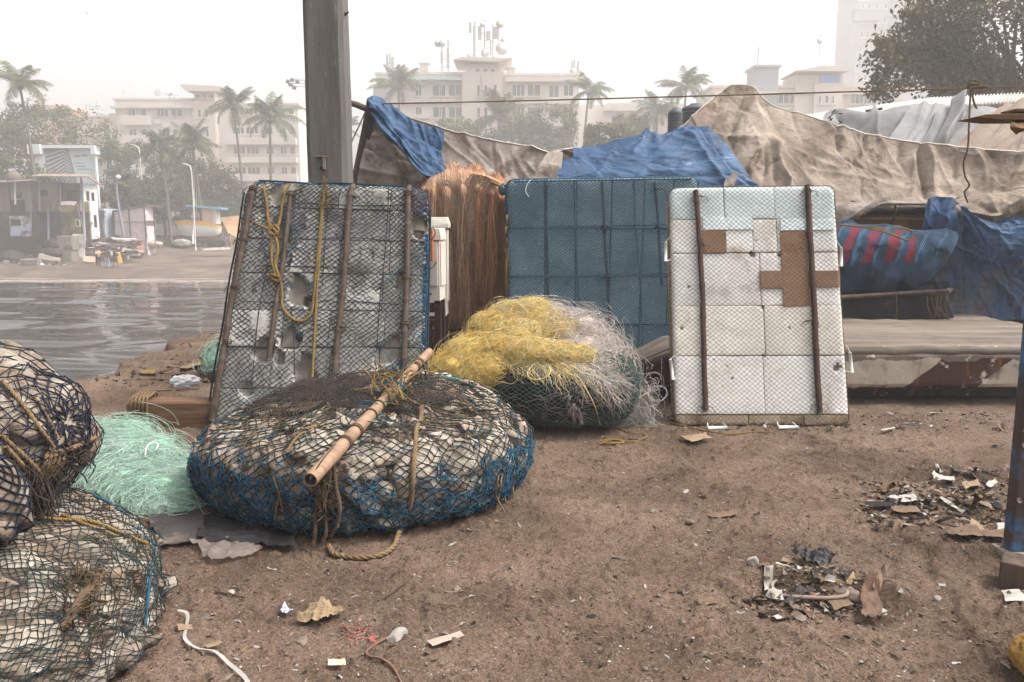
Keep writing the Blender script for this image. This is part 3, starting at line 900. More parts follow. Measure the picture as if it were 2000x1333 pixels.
block(Rb,d-0.3,1464,1508,132,4,m_white,parapet=True,name='roof_tank_house')
ledge(Rb,d,1382,1740,181,m_cream2,0.3,0.8);ledge(Rb,d,1382,1740,212,m_cream2,0.2,0.4)
for(a,b)in((184,204),(218,238)):
 wrow(Rb,d,[(1420,1442,2),(1448,1480,3),(1508,1530,2),(1532,1568,4),(1648,1672,3),(1672,1696,3),(1702,1722,2)],a,b)
 wrow(Rb,d-1.0,[(1586,1592,1),(1598,1606,1),(1611,1617,1)],a+2,b)
d=185
T=thing('tower_block','pale high rise tower fading into the haze behind the big tree','tower block',(X_(1760,d),d,0))
block(T,d+2,1652,1722,-40,12,m_white,parapet=False)
block(T,d,1722,1772,-46,14,m_white,parapet=False,name='balcony_bay')
block(T,d+3,1772,1850,-40,12,m_white,parapet=False,name='wall')
block(T,d+1,1850,1905,-44,12,m_white,parapet=False,name='balcony_bay')
for k in range(8):
 py=-12+28*k
 ledge(T,d+2,1650,1722,py+14,m_white,0.35,0.35)
 wrow(T,d+2,[(1658,1664,1),(1669,1676,1),(1684,1690,1),(1700,1706,1)],py+18,py+30)
 balcony(T,d,1724,1770,py+3,py+13,m_greyband if k%2==0 else m_white,1.0)
 wrow(T,d,[(1730,1744,2),(1750,1764,2)],py+16,py+26)
 wrow(T,d+3,[(1795,1803,1),(1822,1832,1)],py+10,py+24)
 balcony(T,d+1,1852,1903,py+3,py+13,m_greyband if k%2 else m_white,1.0)
q=MB();q.bx((X_(1646,d),d-0.2,Z_(40,d)),(X_(1696,d),d+1.9,Z_(18,d)));q.build('sky_terrace',m_greyband,T,smooth=False)
d=96
px=607
t=thing('floodlight_mast','distant floodlight mast just left of the concrete pole','floodlight',(X_(px,d),d,0))
q=MB();zb=float(land_z(X_(px,d),d));q.tube([(X_(px,d),d,zb),(X_(px,d),d,Z_(158,d))],np.array([0.2,0.13]),8);q.build('mast',m_metal,t)
for(a,b)in((574,160),(578,166),(582,157),(585,172),(592,160)):
 q=MB();q.box((X_(a,d),d-0.2,Z_(b,d)),(0.45,0.3,0.4),rotm(0.5,0.3,0.4));q.bx((min(X_(a,d),X_(px,d)),d-0.04,Z_(b,d)+0.1),(max(X_(a,d),X_(px,d))+0.02,d+0.02,Z_(b,d)+0.16));q.build('floodlight',m_greyband,t,smooth=False,bevel=0.03)
for(px,py0,py1,d,lab)in((379,430,322,84,'tall white pole with a lamp arm behind the moored boat'),(937,300,290,110,None),(281,392,285,92,'faint grey utility pole behind the shacks')):
 if not lab:continue
 x=X_(px,d);zb=float(land_z(x,d))
 t=thing('street_lamp',lab,'street lamp',(x,d,zb))
 q=MB();q.tube(cr([(x,d,zb),(x,d,Z_(py1+8,d)),(x-0.2,d-0.1,Z_(py1,d)),(x-0.45,d-0.2,Z_(py1-1,d))],20),0.07,6);q.build('pole',m_wframe,t)
 q=MB();q.box((x-0.55,d-0.2,Z_(py1-1,d)),(0.45,0.2,0.1),rotm(0,0.2,0));q.build('lamp_head',m_wframe,t,bevel=0.03)
m_corr=mat('rusty_corrugated_sheet',[S(104,90,82),S(134,120,110),S(120,92,78)],scale=1.2,rough=0.8,bump=0.1,dirt=(S(92,66,52),1.0,0.55,0.7))
m_corr2=mat('grey_cement_sheet',[S(150,144,138),S(182,176,170)],scale=1.5,rough=0.9,bump=0.2,dirt=(S(112,104,98),1.2,0.52,0.7))
m_yell=mat('peeling_yellow_wall',[S(150,126,64),S(168,146,80)],scale=0.8,rough=0.95,bump=0.4,bscale=5,bdist=0.04,dirt=(S(82,74,66),0.9,0.48,0.58))
m_pale=mat('peeling_white_wall',[S(190,190,188),S(214,214,212)],scale=0.8,rough=0.95,bump=0.3,bscale=5,bdist=0.03,dirt=(S(104,94,86),0.9,0.54,0.66))
m_bluew=mat('faded_blue_wall',[S(150,158,176),S(176,182,196)],scale=0.8,rough=0.95,bump=0.3,bscale=5,dirt=(S(72,66,62),0.6,0.46,0.6))
m_stone=mat('dark_wet_stone',[S(32,28,26),S(52,46,42),S(74,67,61)],scale=1.2,rough=0.95,bump=0.8,bscale=4,bdist=0.1)
m_brownw=mat('grey_brown_board',[S(88,78,72),S(112,100,92)],scale=1.5,rough=0.9,stretch=(1,1,0.3),bump=0.3)
m_dark=mat('dark_opening',[S(30,27,26)],scale=1,rough=0.95,bump=0)
m_pink=mat('pale_pink_cloth',[S(208,188,192),S(224,208,210)],scale=0.6,rough=0.9,bump=0.2,bscale=4,transl=0.15)
m_pinkred=mat('dusty_pink_cloth',[S(178,138,138),S(190,152,150)],scale=0.6,rough=0.9,bump=0.2)
m_board=mat('billboard_white',[S(206,212,214),S(220,226,228)],scale=0.3,rough=0.8,bump=0)
def corr(mb,c00,c10,c11,c01,n,amp=0.035,m=0,th=0.0):
 """corrugated sheet between four corners; the ribs run from edge 00-10 to edge 01-11"""
 c00,c10,c11,c01=[np.asarray(q,float)for q in(c00,c10,c11,c01)]
 k=n*6+1
 u=np.linspace(0,1,k)[:,None,None];v=np.linspace(0,1,3)[None,:,None]
 p=(c00*(1-u)+c10*u)*(1-v)+(c01*(1-u)+c11*u)*v
 nn=unit(np.cross(c10-c00,c01-c00))
 p=p+nn*(amp*np.sin(np.linspace(0,2*math.pi*n,k)))[:,None,None]
 return mb.grid(p,m)
d=74.0
def shore_pt(px,py,dd):return P(px,py,dd)
zb0=float(land_z(X_(150,d),d))
H=thing('shore_house','two storey shore house with a peeling yellow front and open upper veranda','house',(X_(150,d),d,zb0))
def fb(mb,px0,px1,py0,py1,y0,y1,m=0):
 return mb.bx((X_(px0,y0),y0,Z_(py1,y0)),(X_(px1,y0),y1,Z_(py0,y0)),m)
q=fb(MB(),106,175,394,415,d,d+1.2);q.build('yellow_upper_wall',m_yell,H,smooth=False)
q=fb(MB(),118,175,415.2,478,d+0.1,d+1.2);q.build('lower_wall',mat('stained_yellow_wall',[S(140,120,70),S(96,86,72)],scale=0.5,rough=0.95,bump=0.5,bscale=4,bdist=0.05,dirt=(S(70,62,56),0.5,0.42,0.56)),H,smooth=False)
q=fb(MB(),106,118,415.2,480,d+0.3,d+1.2);q.build('dark_side_wall',m_stone,H,smooth=False)
q=fb(MB(),78,119,356,414,d+0.25,d+1.2);q.build('board_wall',m_brownw,H,smooth=False)
q=fb(MB(),119,160,358,393.8,d+1.1,d+1.4);q.build('veranda_back_wall',m_brownw,H,smooth=False)
q=fb(MB(),134,152,372,392,d+1.0,d+1.095);q.build('veranda_doorway',m_dark,H,smooth=False)
q=MB()
a0,a1=P(160,360,d),P(190,372,d+4.2)
xs0=X_(160,d);q.bx((xs0,d+0.35,Z_(394,d)),(xs0+0.12,d+2.9,Z_(358,d)));q.build('white_side_upper_wall',m_pale,H,smooth=False)
q=MB();xs1=X_(175,d)+0.004;q.bx((xs1,d+0.02,Z_(468,d)),(xs1+0.12,d+1.4,Z_(394,d)));q.build('white_side_lower_wall',m_pale,H,smooth=False)
for(a,b,c_,e_)in((168,373,174,392),(177,375,183,392),(179,420,184,445)):
 q=MB();y0_=d+(0.85 if a==168 else 1.75 if a==177 else 0.5);x0_=(xs0 if a<178 else xs1)+0.1;q.bx((x0_,y0_,Z_(e_,d)),(x0_+0.04,y0_+0.5,Z_(b,d)));q.build('side_window',m_dark,H,smooth=False)
q=fb(MB(),82,96,371,382,d+0.1,d+0.247);q.build('window',m_dark,H,smooth=False)
q=fb(MB(),147,155,429,443,d-0.05,d+0.097);w1=q.build('window_frame',m_wframe,H,smooth=False)
q=fb(MB(),148.6,153.4,431,441,d-0.08,d-0.054);q.build('pane',m_dark,w1,smooth=False)
q=MB();corr(q,P(62,343.5,d-0.9),P(172,345,d-0.9),P(176,341,d+4),P(80,340,d+4),22,0.05)
corr(q,P(172,345,d-0.9),P(196,362,d+3.2),P(198,360,d+4.2),P(176,341,d+4),8,0.05)
o=q.build('roof',m_corr,H,smooth=True)
sm=o.modifiers.new('thickness','SOLIDIFY');sm.thickness=0.06
for px in(77,118,158):
 q=MB();q.tube([P(px,412,d-0.15),P(px,347,d-0.15)],0.06,6);q.build('roof_post',m_greyband,H)
q=MB();q.grid(cloth([PL([(118,394,d-0.1),(134,393,d-0.2),(150,394,d-0.1)]),PL([(119,401,d-0.3),(135,401,d-0.35),(150,402,d-0.3)])],24,10,0.05,3));q.build('hanging_cloth',m_pink,H)
q=MB()
q.tube([P(159,352,d-0.5),P(166,470,d-0.6)],0.10,6);q.tube([P(148,398,d-0.3),P(166,458,d-0.6)],0.07,6);q.tube([P(94,408,d-0.3),P(95,473,d-0.4)],0.09,6);q.tube([P(60,414,d-0.3),P(60,448,d-0.4)],0.08,6)
q.build('drainpipe',m_greyband,H)
H2=thing('shore_house','dark low house with a corrugated lean-to roof at the left picture edge','house',(X_(30,d),d,zb0))
q=fb(MB(),-60,78,414,520,d+0.2,d+5);q.build('stone_base_wall',m_stone,H2,smooth=False)
q=fb(MB(),18,58,422,462,d+0.1,d+0.197);q.build('blue_patch_wall',m_bluew,H2,smooth=False)
q=fb(MB(),20,39,429,441,d+0.02,d+0.096);q.build('window',m_dark,H2,smooth=False)
q=fb(MB(),-60,22,356,413.8,d+0.4,d+5);q.build('left_wall',m_brownw,H2,smooth=False)
q=fb(MB(),22.2,66,354,413.8,d+0.6,d+5);q.build('upper_wall',mat('grey_lean_to_wall',[S(120,112,108),S(136,128,124)],scale=0.8,rough=0.9,bump=0.2),H2,smooth=False)
q=fb(MB(),33,46,376,388,d+0.5,d+0.597);q.build('upper_window',m_dark,H2,smooth=False)
q=fb(MB(),22,46,391,413,d+0.2,d+0.597);q.build('dark_doorway',m_dark,H2,smooth=False)
q=MB();corr(q,P(-50,358,d-0.4),P(70,352,d-0.4),P(70,350,d+3),P(-50,355,d+3),24,0.05)
o=q.build('roof',m_corr,H2);sm=o.modifiers.new('thickness','SOLIDIFY');sm.thickness=0.06
q=MB();x,z=X_(8,d),Z_(352,d)
q.lathe([(0.01,0),(0.55,0.0),(0.6,0.5),(0.5,0.8),(0.25,0.9),(0.25,1.0),(0.01,1.02)],(x,d+2,z-0.1),14)
tag(q.build('water_tank',m_brownw,origin=(x,d+2,z)),'round dark water tank on the lean-to roof at the left edge','water tank')
q=MB()
for px in(28,30):q.tube([P(px,352,d-0.2),P(px+1,400,d-0.2)],0.03,5)
q.build('pipe',m_wframe,H2)
Hh=thing('shore_hut','narrow pale blue hut with a white door behind the yellow house','hut',(X_(198,d+4),d+4.4,zb0))
q=fb(MB(),190,204,408,466,d+4.4,d+8);q.build('wall',m_bluew,Hh,smooth=False)
q=fb(MB(),196,201,432,460,d+4.3,d+4.397);q.build('door',m_greyband,Hh,smooth=False)
q=MB();corr(q,P(186,410,d+4),P(206,412,d+4),P(206,408,d+8),P(188,405,d+8),5,0.05);o=q.build('roof',m_corr,Hh);sm=o.modifiers.new('thickness','SOLIDIFY');sm.thickness=0.06
d2=79.0
zb2=float(land_z(X_(260,d2),d2))
K=thing('cloth_shack','flat roofed shack walled with pale pink cloth beside a leaning post','shack',(X_(262,d2),d2,zb2))
def zg(px,dd):return float(land_z(X_(px,dd),dd))
def wallcloth(name,c0,c1,zt0,zt1,m,seed):
 a=np.array(c0,float);b=np.array(c1,float)
 rows=[np.array([a*(1-t)+b*t+np.array((0,0,zt0*(1-t)+zt1*t))for t in np.linspace(0,1,5)]),np.array([a*(1-t)+b*t+np.array((0,0,0.5*(zt0*(1-t)+zt1*t)))for t in np.linspace(0,1,5)]),np.array([a*(1-t)+b*t for t in np.linspace(0,1,5)])]
 q=MB();q.grid(cloth(rows,40,30,0.10,1.2,seed));return q.build(name,m,K)
zt=Z_(404,d2)-zb2
wallcloth('front_cloth',(X_(224,d2),d2,zb2-0.1),(X_(284,d2),d2,zb2-0.1),Z_(412,d2)-zb2,Z_(403,d2)-zb2,m_pink,3)
wallcloth('right_cloth',(X_(284,d2)+0.05,d2,zb2-0.1),(X_(302,d2+2),d2+2,zb2-0.1),Z_(403,d2)-zb2,Z_(404,d2)-zb2,m_pink,5)
q=MB();q.bx((X_(286,d2),d2-0.1,Z_(442,d2)),(X_(301,d2),d2-0.02,Z_(431,d2)));q.build('pink_patch',m_pinkred,K,smooth=False)
q=MB();q.prism([(X_(222,d2),d2-0.2,Z_(412,d2)),(X_(287,d2),d2-0.2,Z_(401,d2)),(X_(303,d2),d2+2,Z_(402,d2)),(X_(303,d2+3),d2+4,Z_(402,d2)),(X_(224,d2+3),d2+4,Z_(411,d2))],(0,0,-0.12));q.build('roof',m_brownw,K,smooth=False)
q=MB()
for(px,t_)in((224,411),(284,403),(302,403),(254,407)):
 q.tube([(X_(px,d2),d2-0.12,zb2),(X_(px,d2),d2-0.12,Z_(t_,d2))],0.06,6)
q.tube([(X_(224,d2),d2-0.14,Z_(434,d2)),(X_(302,d2),d2-0.14,Z_(434,d2))],0.04,5)
q.build('frame_pole',m_brownw,K)
q=fb(MB(),205,223,412,464,d2+1,d2+4);tag(q.build('storage_hut',m_stone,origin=(X_(214,d2+1),d2+1,zb2),smooth=False),'dark narrow storage hut left of the pink cloth shack','hut')
t=thing('street_lamp','leaning grey lamp post with a round white head before the pink shack','street lamp',(X_(243,76),76,zg(243,76)))
q=MB();q.tube(cr([(X_(244,76),76,zg(244,76)),P(232,405,76),P(228,372,76),P(229,350,76)],16),np.linspace(0.16,0.08,16),7);q.build('pole',m_greyband,t)
q=MB();q.blob(P(231,346,76),(0.22,0.22,0.2),2,0.02);q.build('lamp_globe',m_board,t)
q=MB();q.tube([P(258,363,76.2),P(258,372,76.2)],0.03,5)
q=MB();q.lathe([(0.01,0),(0.35,0.05),(0.62,0.3),(0.66,0.75),(0.6,1.1),(0.42,1.3),(0.4,1.5),(0.68,1.62),(0.68,1.68),(0.3,1.55),(0.01,1.5)],(X_(264,77),77,zg(264,77)),24)
tag(q.build('clay_jar',mat('brown_clay',[S(124,88,76),S(150,110,94)],scale=2,rough=0.7),origin=(X_(264,77),77,zg(264,77))),'huge brown round jar standing before the pink cloth shack','jar')
d3=84.0
Bb=thing('billboard','large billboard showing a ribbed grey facade, standing above the shore houses','billboard',(X_(140,d3),d3,zg(140,d3)))
q=MB()
for(a,b)in((82,99),(196,200)):
 q=MB();q.bx((X_(a,d3),d3-0.4,Z_(470,d3)),(X_(b,d3),d3-0.1,Z_(303,d3)));q.build('pillar',m_board,Bb,smooth=False,bevel=0.03)
q=MB();q.bx((X_(74,d3),d3-0.9,Z_(302.8,d3)),(X_(99,d3),d3+0.1,Z_(284,d3)));q.bx((X_(99.2,d3),d3-0.6,Z_(291,d3)),(X_(194.8,d3),d3+0.1,Z_(285,d3)));q.bx((X_(195,d3),d3-0.9,Z_(303,d3)),(X_(204,d3),d3+0.1,Z_(286,d3)))
q.build('top_beam',m_board,Bb,smooth=False,bevel=0.03)
q=MB()
for k in range(6):
 px=80+19.5*k
 q.prism([P(px,283.5,d3-0.6),P(px+8,279.5,d3-0.6),P(px+21,283.5,d3-0.6)],(0,0.7,0))
q.build('roof_tiles',m_corr,Bb,smooth=False)
q=MB();q.bx((X_(99,d3),d3-0.05,Z_(400,d3)),(X_(196,d3),d3+0.1,Z_(290,d3)));pn=q.build('poster',mat('poster_pale_blue',[S(184,198,202),S(200,212,216)],scale=0.15,rough=0.6,bump=0),Bb,smooth=False)
mg1=mat('poster_grey',[S(112,118,128),S(134,138,146)],scale=0.3,rough=0.6,bump=0);mg2=mat('poster_light_rib',[S(186,188,192)],scale=0.3,rough=0.6,bump=0)
mg3=mat('poster_dark_rib',[S(86,90,100)],scale=0.3,rough=0.6,bump=0);mg4=mat('poster_lime',[S(196,206,96)],scale=0.3,rough=0.6,bump=0)
q=MB()
yf=d3-0.07
def pq(pts,y,m):
 v=np.array([(X_(a,d3),y,Z_(b,d3))for a,b in pts]);q.add(v,[tuple(range(len(v)))],m)
pq([(100,291),(145,291),(156,352),(156,399),(100,399)],yf,0)
def edge_l(k):return 100+0.0*k
for k in range(11):
 yl,yr=298+9.0*k+4,293+6.2*k
 pq([(100.6,yl),(135,yr),(135,yr+2.6),(100.6,yl+3.4)],yf-0.012,1)
 pq([(100.6,yl+3.6),(135,yr+2.8),(135,yr+4.2),(100.6,yl+5.4)],yf-0.012,2)
 pq([(135.4,yr),(135.4,yr+2.4),(146+k*0.9,yr+9+k*1.2),(146+k*0.9,yr+7.5+k*1.2)],yf-0.012,1)
q.build('facade_picture',[mg1,mg2,mg3],pn,smooth=False)
q=MB()
def dash(px0,px1,py,h,m):
 x=px0;k=0
 rr_=random.Random(int(py*7))
 while x<px1:
  w_=rr_.uniform(0.5,1.1)
  hh=h*rr_.choice((0.75,1,1,0.7))
  v=np.array([(X_(x,d3),yf,Z_(py,d3)),(X_(min(x+w_,px1),d3),yf,Z_(py,d3)),(X_(min(x+w_,px1),d3),yf,Z_(py-hh,d3)),(X_(x,d3),yf,Z_(py-hh,d3))])
  q.add(v,[(0,1,2,3)],m);x+=w_+0.35+(0.7 if rr_.random()<0.15 else 0)
dash(154,167,307,3.6,0);dash(169,181,306.5,5,0);dash(158,181,311,1.0,1)
dash(153.5,172,320,2,0);dash(157,176,326,2,0);dash(160,187,332,2,0)
pq([(182,303),(187,303),(185,312),(182.5,312)],yf,2)
q.build('lettering',[mg3,mg2,mg4],pn,smooth=False)
rr=random.Random(5)
m_cblk=mat('dirty_concrete_block',[S(104,96,90),S(140,132,126)],scale=1.0,rough=0.95,bump=0.6,bscale=5,bdist=0.05,dirt=(S(70,62,58),0.9,0.5,0.62))
m_cwht=mat('whitewashed_concrete',[S(170,164,160),S(196,190,186)],scale=1.0,rough=0.95,bump=0.6,bscale=5,bdist=0.04,dirt=(S(96,88,82),0.8,0.54,0.64))
def cblock(lab,px,py,dd,size,rz,m,tilt=0.0,name='concrete_block'):
 b=P(px,py,dd)
 q=MB();q.box(b+np.array((0,0,size[2]/2)),size,rotm(tilt,tilt*0.7,rz))
 return tag(q.build(name,m,origin=b,smooth=False,bevel=0.06),lab,'concrete block','concrete blocks on the far shore')
cblock('tilted dark concrete block at the foot of the rubble slope',96,531,71,(1.7,1.5,1.3),0.5,m_cblk,0.28)
cblock('square dark concrete block lying at the waterline',66,536,70,(1.5,1.4,1.3),0.05,m_cblk,0.02)
cblock('lower dark block of the short whitewashed wall',134,517,72.5,(1.25,1.5,1.3),0.1,m_cblk,0)
cblock('upper dark block of the short whitewashed wall',134,489,72.5,(1.25,1.5,1.25),0.1,m_cblk,0)
cblock('lower white block behind the two standing people',155,510,74.2,(1.0,1.9,1.25),0.5,m_cwht,0)
cblock('upper white block behind the two standing people',155,484,74.2,(1.0,1.9,1.2),0.5,m_cwht,0)
for k,(px,py,s,lab)in enumerate([(105,500,1.0,'large rounded dark boulder left of the whitewashed blocks'),(20,512,1.1,'broad dark boulder under the stone wall at the left edge'),(60,518,0.8,'dark boulder half sunk in rubble below the lean-to'),(104,482,0.8,'dark boulder on top of another beside the drainpipe'),(30,530,0.7,'flat black rock at the water at the far left'),(120,520,0.6,'small dark rock left of the whitewashed blocks'),(-5,530,0.9,'cut off dark rock at the left picture edge')]):
 b=P(px,py,72)
 q=MB();q.blob(b+np.array((0,0,s*0.3)),(s,s*0.8,s*0.6),3,0.4,1.6,seed=k+3)
 tag(q.build('boulder',m_stone,origin=b),lab,'rock','boulders on the far shore')
q=MB()
rg=np.random.default_rng(12)
for k in range(420):
 px,py=rg.uniform(-20,130),rg.uniform(485,541)
 if rg.random()<0.25:px=rg.uniform(170,260);py=rg.uniform(462,492)
 dd=75-(py-485)*0.09
 b=P(px,py,dd);b[2]=max(b[2],float(land_z(b[0],dd)))
 s=rg.uniform(0.08,0.30)
 q.blob(b,(s,s*0.8,s*rg.uniform(0.3,0.7)),1,0.5,1.5,seed=k,m=int(rg.integers(0,10)//8+(rg.random()<0.06)))
tag(q.build('rubble',[m_stone,m_cblk,m_board],kind='stuff'),'dark rubble and rubbish heaped below the shore houses','rubble')
q=MB()
sl_rows=[PL([(-60,470,75.5),(60,470,75.5),(130,480,75.5)]),PL([(-60,512,73),(60,516,73),(140,506,74)]),PL([(-60,546,70.5),(60,545,70.5),(150,524,73)])]
q.grid(cloth(sl_rows,60,30,0.3,1.0,4,sign=-1));tag(q.build('shore_bank',m_stone,kind='structure'),'dark sloping bank below the shore houses','bank')
q=MB()
for k in range(60):
 px,py=rg.uniform(172,262),rg.uniform(465,500)
 b=P(px,py,74.5)
 b[2]=max(b[2],float(land_z(b[0],b[1]))+0.05)
 q.box(b,(rg.uniform(0.6,2.6),rg.uniform(0.1,0.3),rg.uniform(0.05,0.2)),rotm(rg.normal(0,0.15),rg.normal(0,0.15),rg.normal(0,0.7)),int(rg.integers(0,3)))
tag(q.build('scrap_heap',[m_brownw,m_corr,m_cwht],kind='stuff',smooth=False),'heap of broken planks and scrap before the pink shack','scrap')
m_sack=mat('pale_net_sack',[S(150,140,126),S(188,178,162)],scale=2.5,rough=0.95,bump=0.9,bscale=9,bdist=0.08,dirt=(S(104,96,88),5,0.5,0.6))
for k,(px,py,sx,sy,sz,m_,lab)in enumerate([(285,485,1.5,0.9,0.42,m_sack,'pale bulging net bundle lying before the big brown jar'),(258,481,1.2,0.8,0.4,m_sack,'beige sack left of the pale net bundle, below the jar'),(356,482,0.95,0.8,0.42,mat('greenish_net_sack',[S(124,128,118),S(172,176,166)],scale=3,rough=0.95,bump=0.9,bscale=9,bdist=0.08,dirt=(S(90,92,88),5,0.5,0.6)),'grey green net bundle left of the moored boat'),(425,481,1.1,0.6,0.45,m_stone,'black sheet bundle under the stern of the moored boat')]):
 dd=86 if px>300 else 80
 b=P(px,py,dd)
 q=MB();q.blob(b+np.array((0,0,sz*0.8)),(sx,sy,sz),3,0.22,2.0,power=2.6,seed=k+20)
 tag(q.build('net_bundle',m_,origin=b),lab,'net bundle')
q=MB();b=P(276,428+44,79.5);q.box(b,(1.2,0.5,0.25),rotm(0,0.2,0.2));tag(q.build('red_tray',mat('red_plastic',[S(190,70,60)],scale=2,rough=0.6),origin=b,smooth=False,bevel=0.05),'red plastic tray by the pink shack corner','tray')
d4=88.0
zb4=zg(392,d4)
Bo=thing('fishing_boat','white fishing boat with a yellow rim and blue cabin roof on the far beach','boat',(X_(392,d4),d4,zb4))
m_hullw=mat('white_hull_far',[S(196,192,188),S(212,208,204)],scale=0.8,rough=0.6,bump=0.1,dirt=(S(150,142,134),0.7,0.56,0.7))
m_yrim=mat('yellow_rim',[S(214,164,62),S(226,178,80)],scale=1,rough=0.6,bump=0)
m_hulld=mat('grey_hull_bottom',[S(104,100,98),S(126,122,118)],scale=0.8,rough=0.8,bump=0.2)
def hull_rows(sec):
 return np.array(sec)
st=[(347,432,447,460),(352,431.5,452,471),(366,431,455,474),(382,431,456,475),(400,432,456,474),(418,436,457,471),(430,441,457,466),(434,443,455,461)]
near=[];
for k,(px,yt,ym,yb)in enumerate(st):
 s=k/(len(st)-1.0);bw=1.35*math.sin(math.pi*min(1,0.18+s*0.8))**0.6
 yc=d4
 row=[(X_(px,d4),yc-bw,Z_(yt,d4)),(X_(px,d4),yc-bw*0.97,Z_(yt+4,d4)),(X_(px+(14-k*3)*0.25,d4),yc-bw*0.85,Z_(ym,d4)),(X_(px+(14-k*4)*0.6,d4),yc-bw*0.5,Z_((ym+yb)/2+3,d4)),(X_(px+(14-k*4)*0.8,d4),yc,Z_(yb,d4))]
 far_=[(a,2*yc-b,c)for a,b,c in row[::-1]]
 near.append(cr(row,13).tolist()+cr(far_,13)[1:].tolist())
hullp=np.array(near)
hp=np.stack([cr(hullp[:,j],40)for j in range(hullp.shape[1])],1)
q=MB();q.grid(hp)
ff=q.f[0].reshape(39,24,4);mm_=np.zeros((39,24),int);mm_[:,:2]=1;mm_[:,22:]=1;mm_[:,7:17]=2
q.m[0]=mm_.reshape(-1)
q.build('hull',[m_hullw,m_yrim,m_hulld],Bo)
q=MB();dk=np.stack([hp[:,1],(hp[:,1]+hp[:,23])/2,hp[:,23]],1);q.grid(dk);q.build('deck',m_hulld,Bo)
q=MB();q.bx((X_(400,d4),d4-0.7,Z_(436,d4)),(X_(421,d4),d4+0.7,Z_(408,d4)),0);q.bx((X_(421.2,d4),d4-0.6,Z_(438,d4)),(X_(426,d4),d4+0.7,Z_(408,d4)),1)
q.build('cabin',[mat('cabin_pink_board',[S(186,156,140),S(200,172,156)],scale=1,rough=0.8,bump=0.1),m_hullw],Bo,smooth=False)
q=MB();q.prism([(X_(371,d4),d4-1.1,Z_(404.5,d4)),(X_(371,d4),d4-1.1,Z_(401,d4)),(X_(440,d4),d4-1.1,Z_(406,d4)),(X_(440,d4),d4-1.1,Z_(410,d4))],(0,2.2,0));q.build('cabin_roof',mat('blue_roof_paint',[S(96,140,170),S(112,158,186)],scale=1,rough=0.6,bump=0),Bo,smooth=False)
for(a,b)in((386,430),(398,432),(372,431)):
 q=MB();q.tube([P(a,b,d4-0.6),P(a,404,d4-0.6)],0.05,5);q.build('roof_post',m_brownw,Bo)
q=MB()
for py in(393,397,400):q.tube([P(386,py-1,d4-0.8),P(430,py+2,d4-0.8)],0.035,4)
for px in(387,402,416,429):q.tube([P(px,392,d4-0.8),P(px,405,d4-0.8)],0.035,4)
q.build('roof_rail',m_brownw,Bo)
q=MB();q.tube([P(381,432,d4-0.3),P(378,325,d4-0.3)],0.06,6);q.tube([P(384,420,d4-0.2),P(383,375,d4-0.2)],0.04,5);q.build('mast',m_metal,Bo)
q=MB();q.tube([P(377,476,d4-1.7),P(377,424,d4-1.7)],0.11,8);tag(q.build('mooring_post',m_wframe,origin=P(377,476,d4-1.7)),'pale post standing in front of the moored boat','post')
q=MB();q.tube([P(433,434,d4-1.6),P(449,466,d4-1.6)],0.14,6);tag(q.build('timber_prop',m_brownw,origin=P(449,466,d4-1.6)),'timber leaning against the stern of the moored boat','timber')
d5=97
q=MB();q.bx((X_(300,d5),d5,zg(330,d5)-0.3),(X_(470,d5),d5+0.3,Z_(427,d5)));tag(q.build('beach_wall',mat('pale_beach_wall',[S(196,190,176),S(206,198,160)],scale=0.3,rough=0.9,bump=0),origin=(X_(380,d5),d5,zg(380,d5)),smooth=False),'long low pale wall behind the moored boat','wall')
q=MB();q.bx((X_(298,d5),d5-0.6,Z_(427,d5)+0.004),(X_(470,d5),d5+0.6,Z_(424,d5)));tag(q.build('wall_roof_strip',m_teal,origin=(X_(380,d5),d5,Z_(427,d5)),smooth=False),'thin pale roof strip along the top of the beach wall','roof strip')
q=MB();q.grid(cloth([PL([(302,441,93),(330,440,93),(362,440,93)]),PL([(302,450,92.8),(330,451,92.7),(362,450,92.8)]),PL([(304,459,92.5),(330,461,92.5),(362,460,92.5)])],40,16,0.1,1.0,8));tag(q.build('white_sheet',m_hullw,origin=P(330,460,93)),'long white sheet hung low between the shack and the boat','sheet')
q=MB();q.bx((X_(306,93),93,zg(320,93)),(X_(340,93),94,Z_(460,93)));q.bx((X_(343,93),93,zg(345,93)),(X_(352,93),94,Z_(461,93)));tag(q.build('low_platform',m_cblk,origin=(X_(325,93),93,zg(325,93)),smooth=False),'grey blocks under the long white sheet','platform')
q=MB();q.grid(cloth([PL([(428,424,93),(445,423,93),(470,421,93)]),PL([(432,440,91),(448,442,91),(470,445,91)]),PL([(440,450,90),(452,458,90),(470,468,90)])],30,20,0.12,1.2,9));tag(q.build('awning',mat('tan_awning',[S(196,150,108),S(214,172,130)],scale=0.5,rough=0.9,bump=0.1,transl=0.25),origin=P(450,440,91)),'tan cloth awning sloping down beside the moored boat','awning')
for(px,py,c,lab)in((340,470,(60,120,90),'small green crate left of the moored boat'),(347,468,(190,70,64),'small red crate left of the moored boat')):
 b=P(px,py,88);q=MB();q.box(b+np.array((0,0,0.15)),(0.5,0.4,0.3));q.box(b+np.array((0,0,0.32)),(0.54,0.44,0.04));tag(q.build('crate',mat('far_crate',[S(*c)],scale=2,rough=0.6,bump=0),origin=b,smooth=False),lab,'crate')
m_skin=mat('brown_skin',[S(96,66,52),S(116,82,64)],scale=6,rough=0.6,bump=0)
m_hair=mat('black_hair',[S(26,23,22)],scale=8,rough=0.6,bump=0)
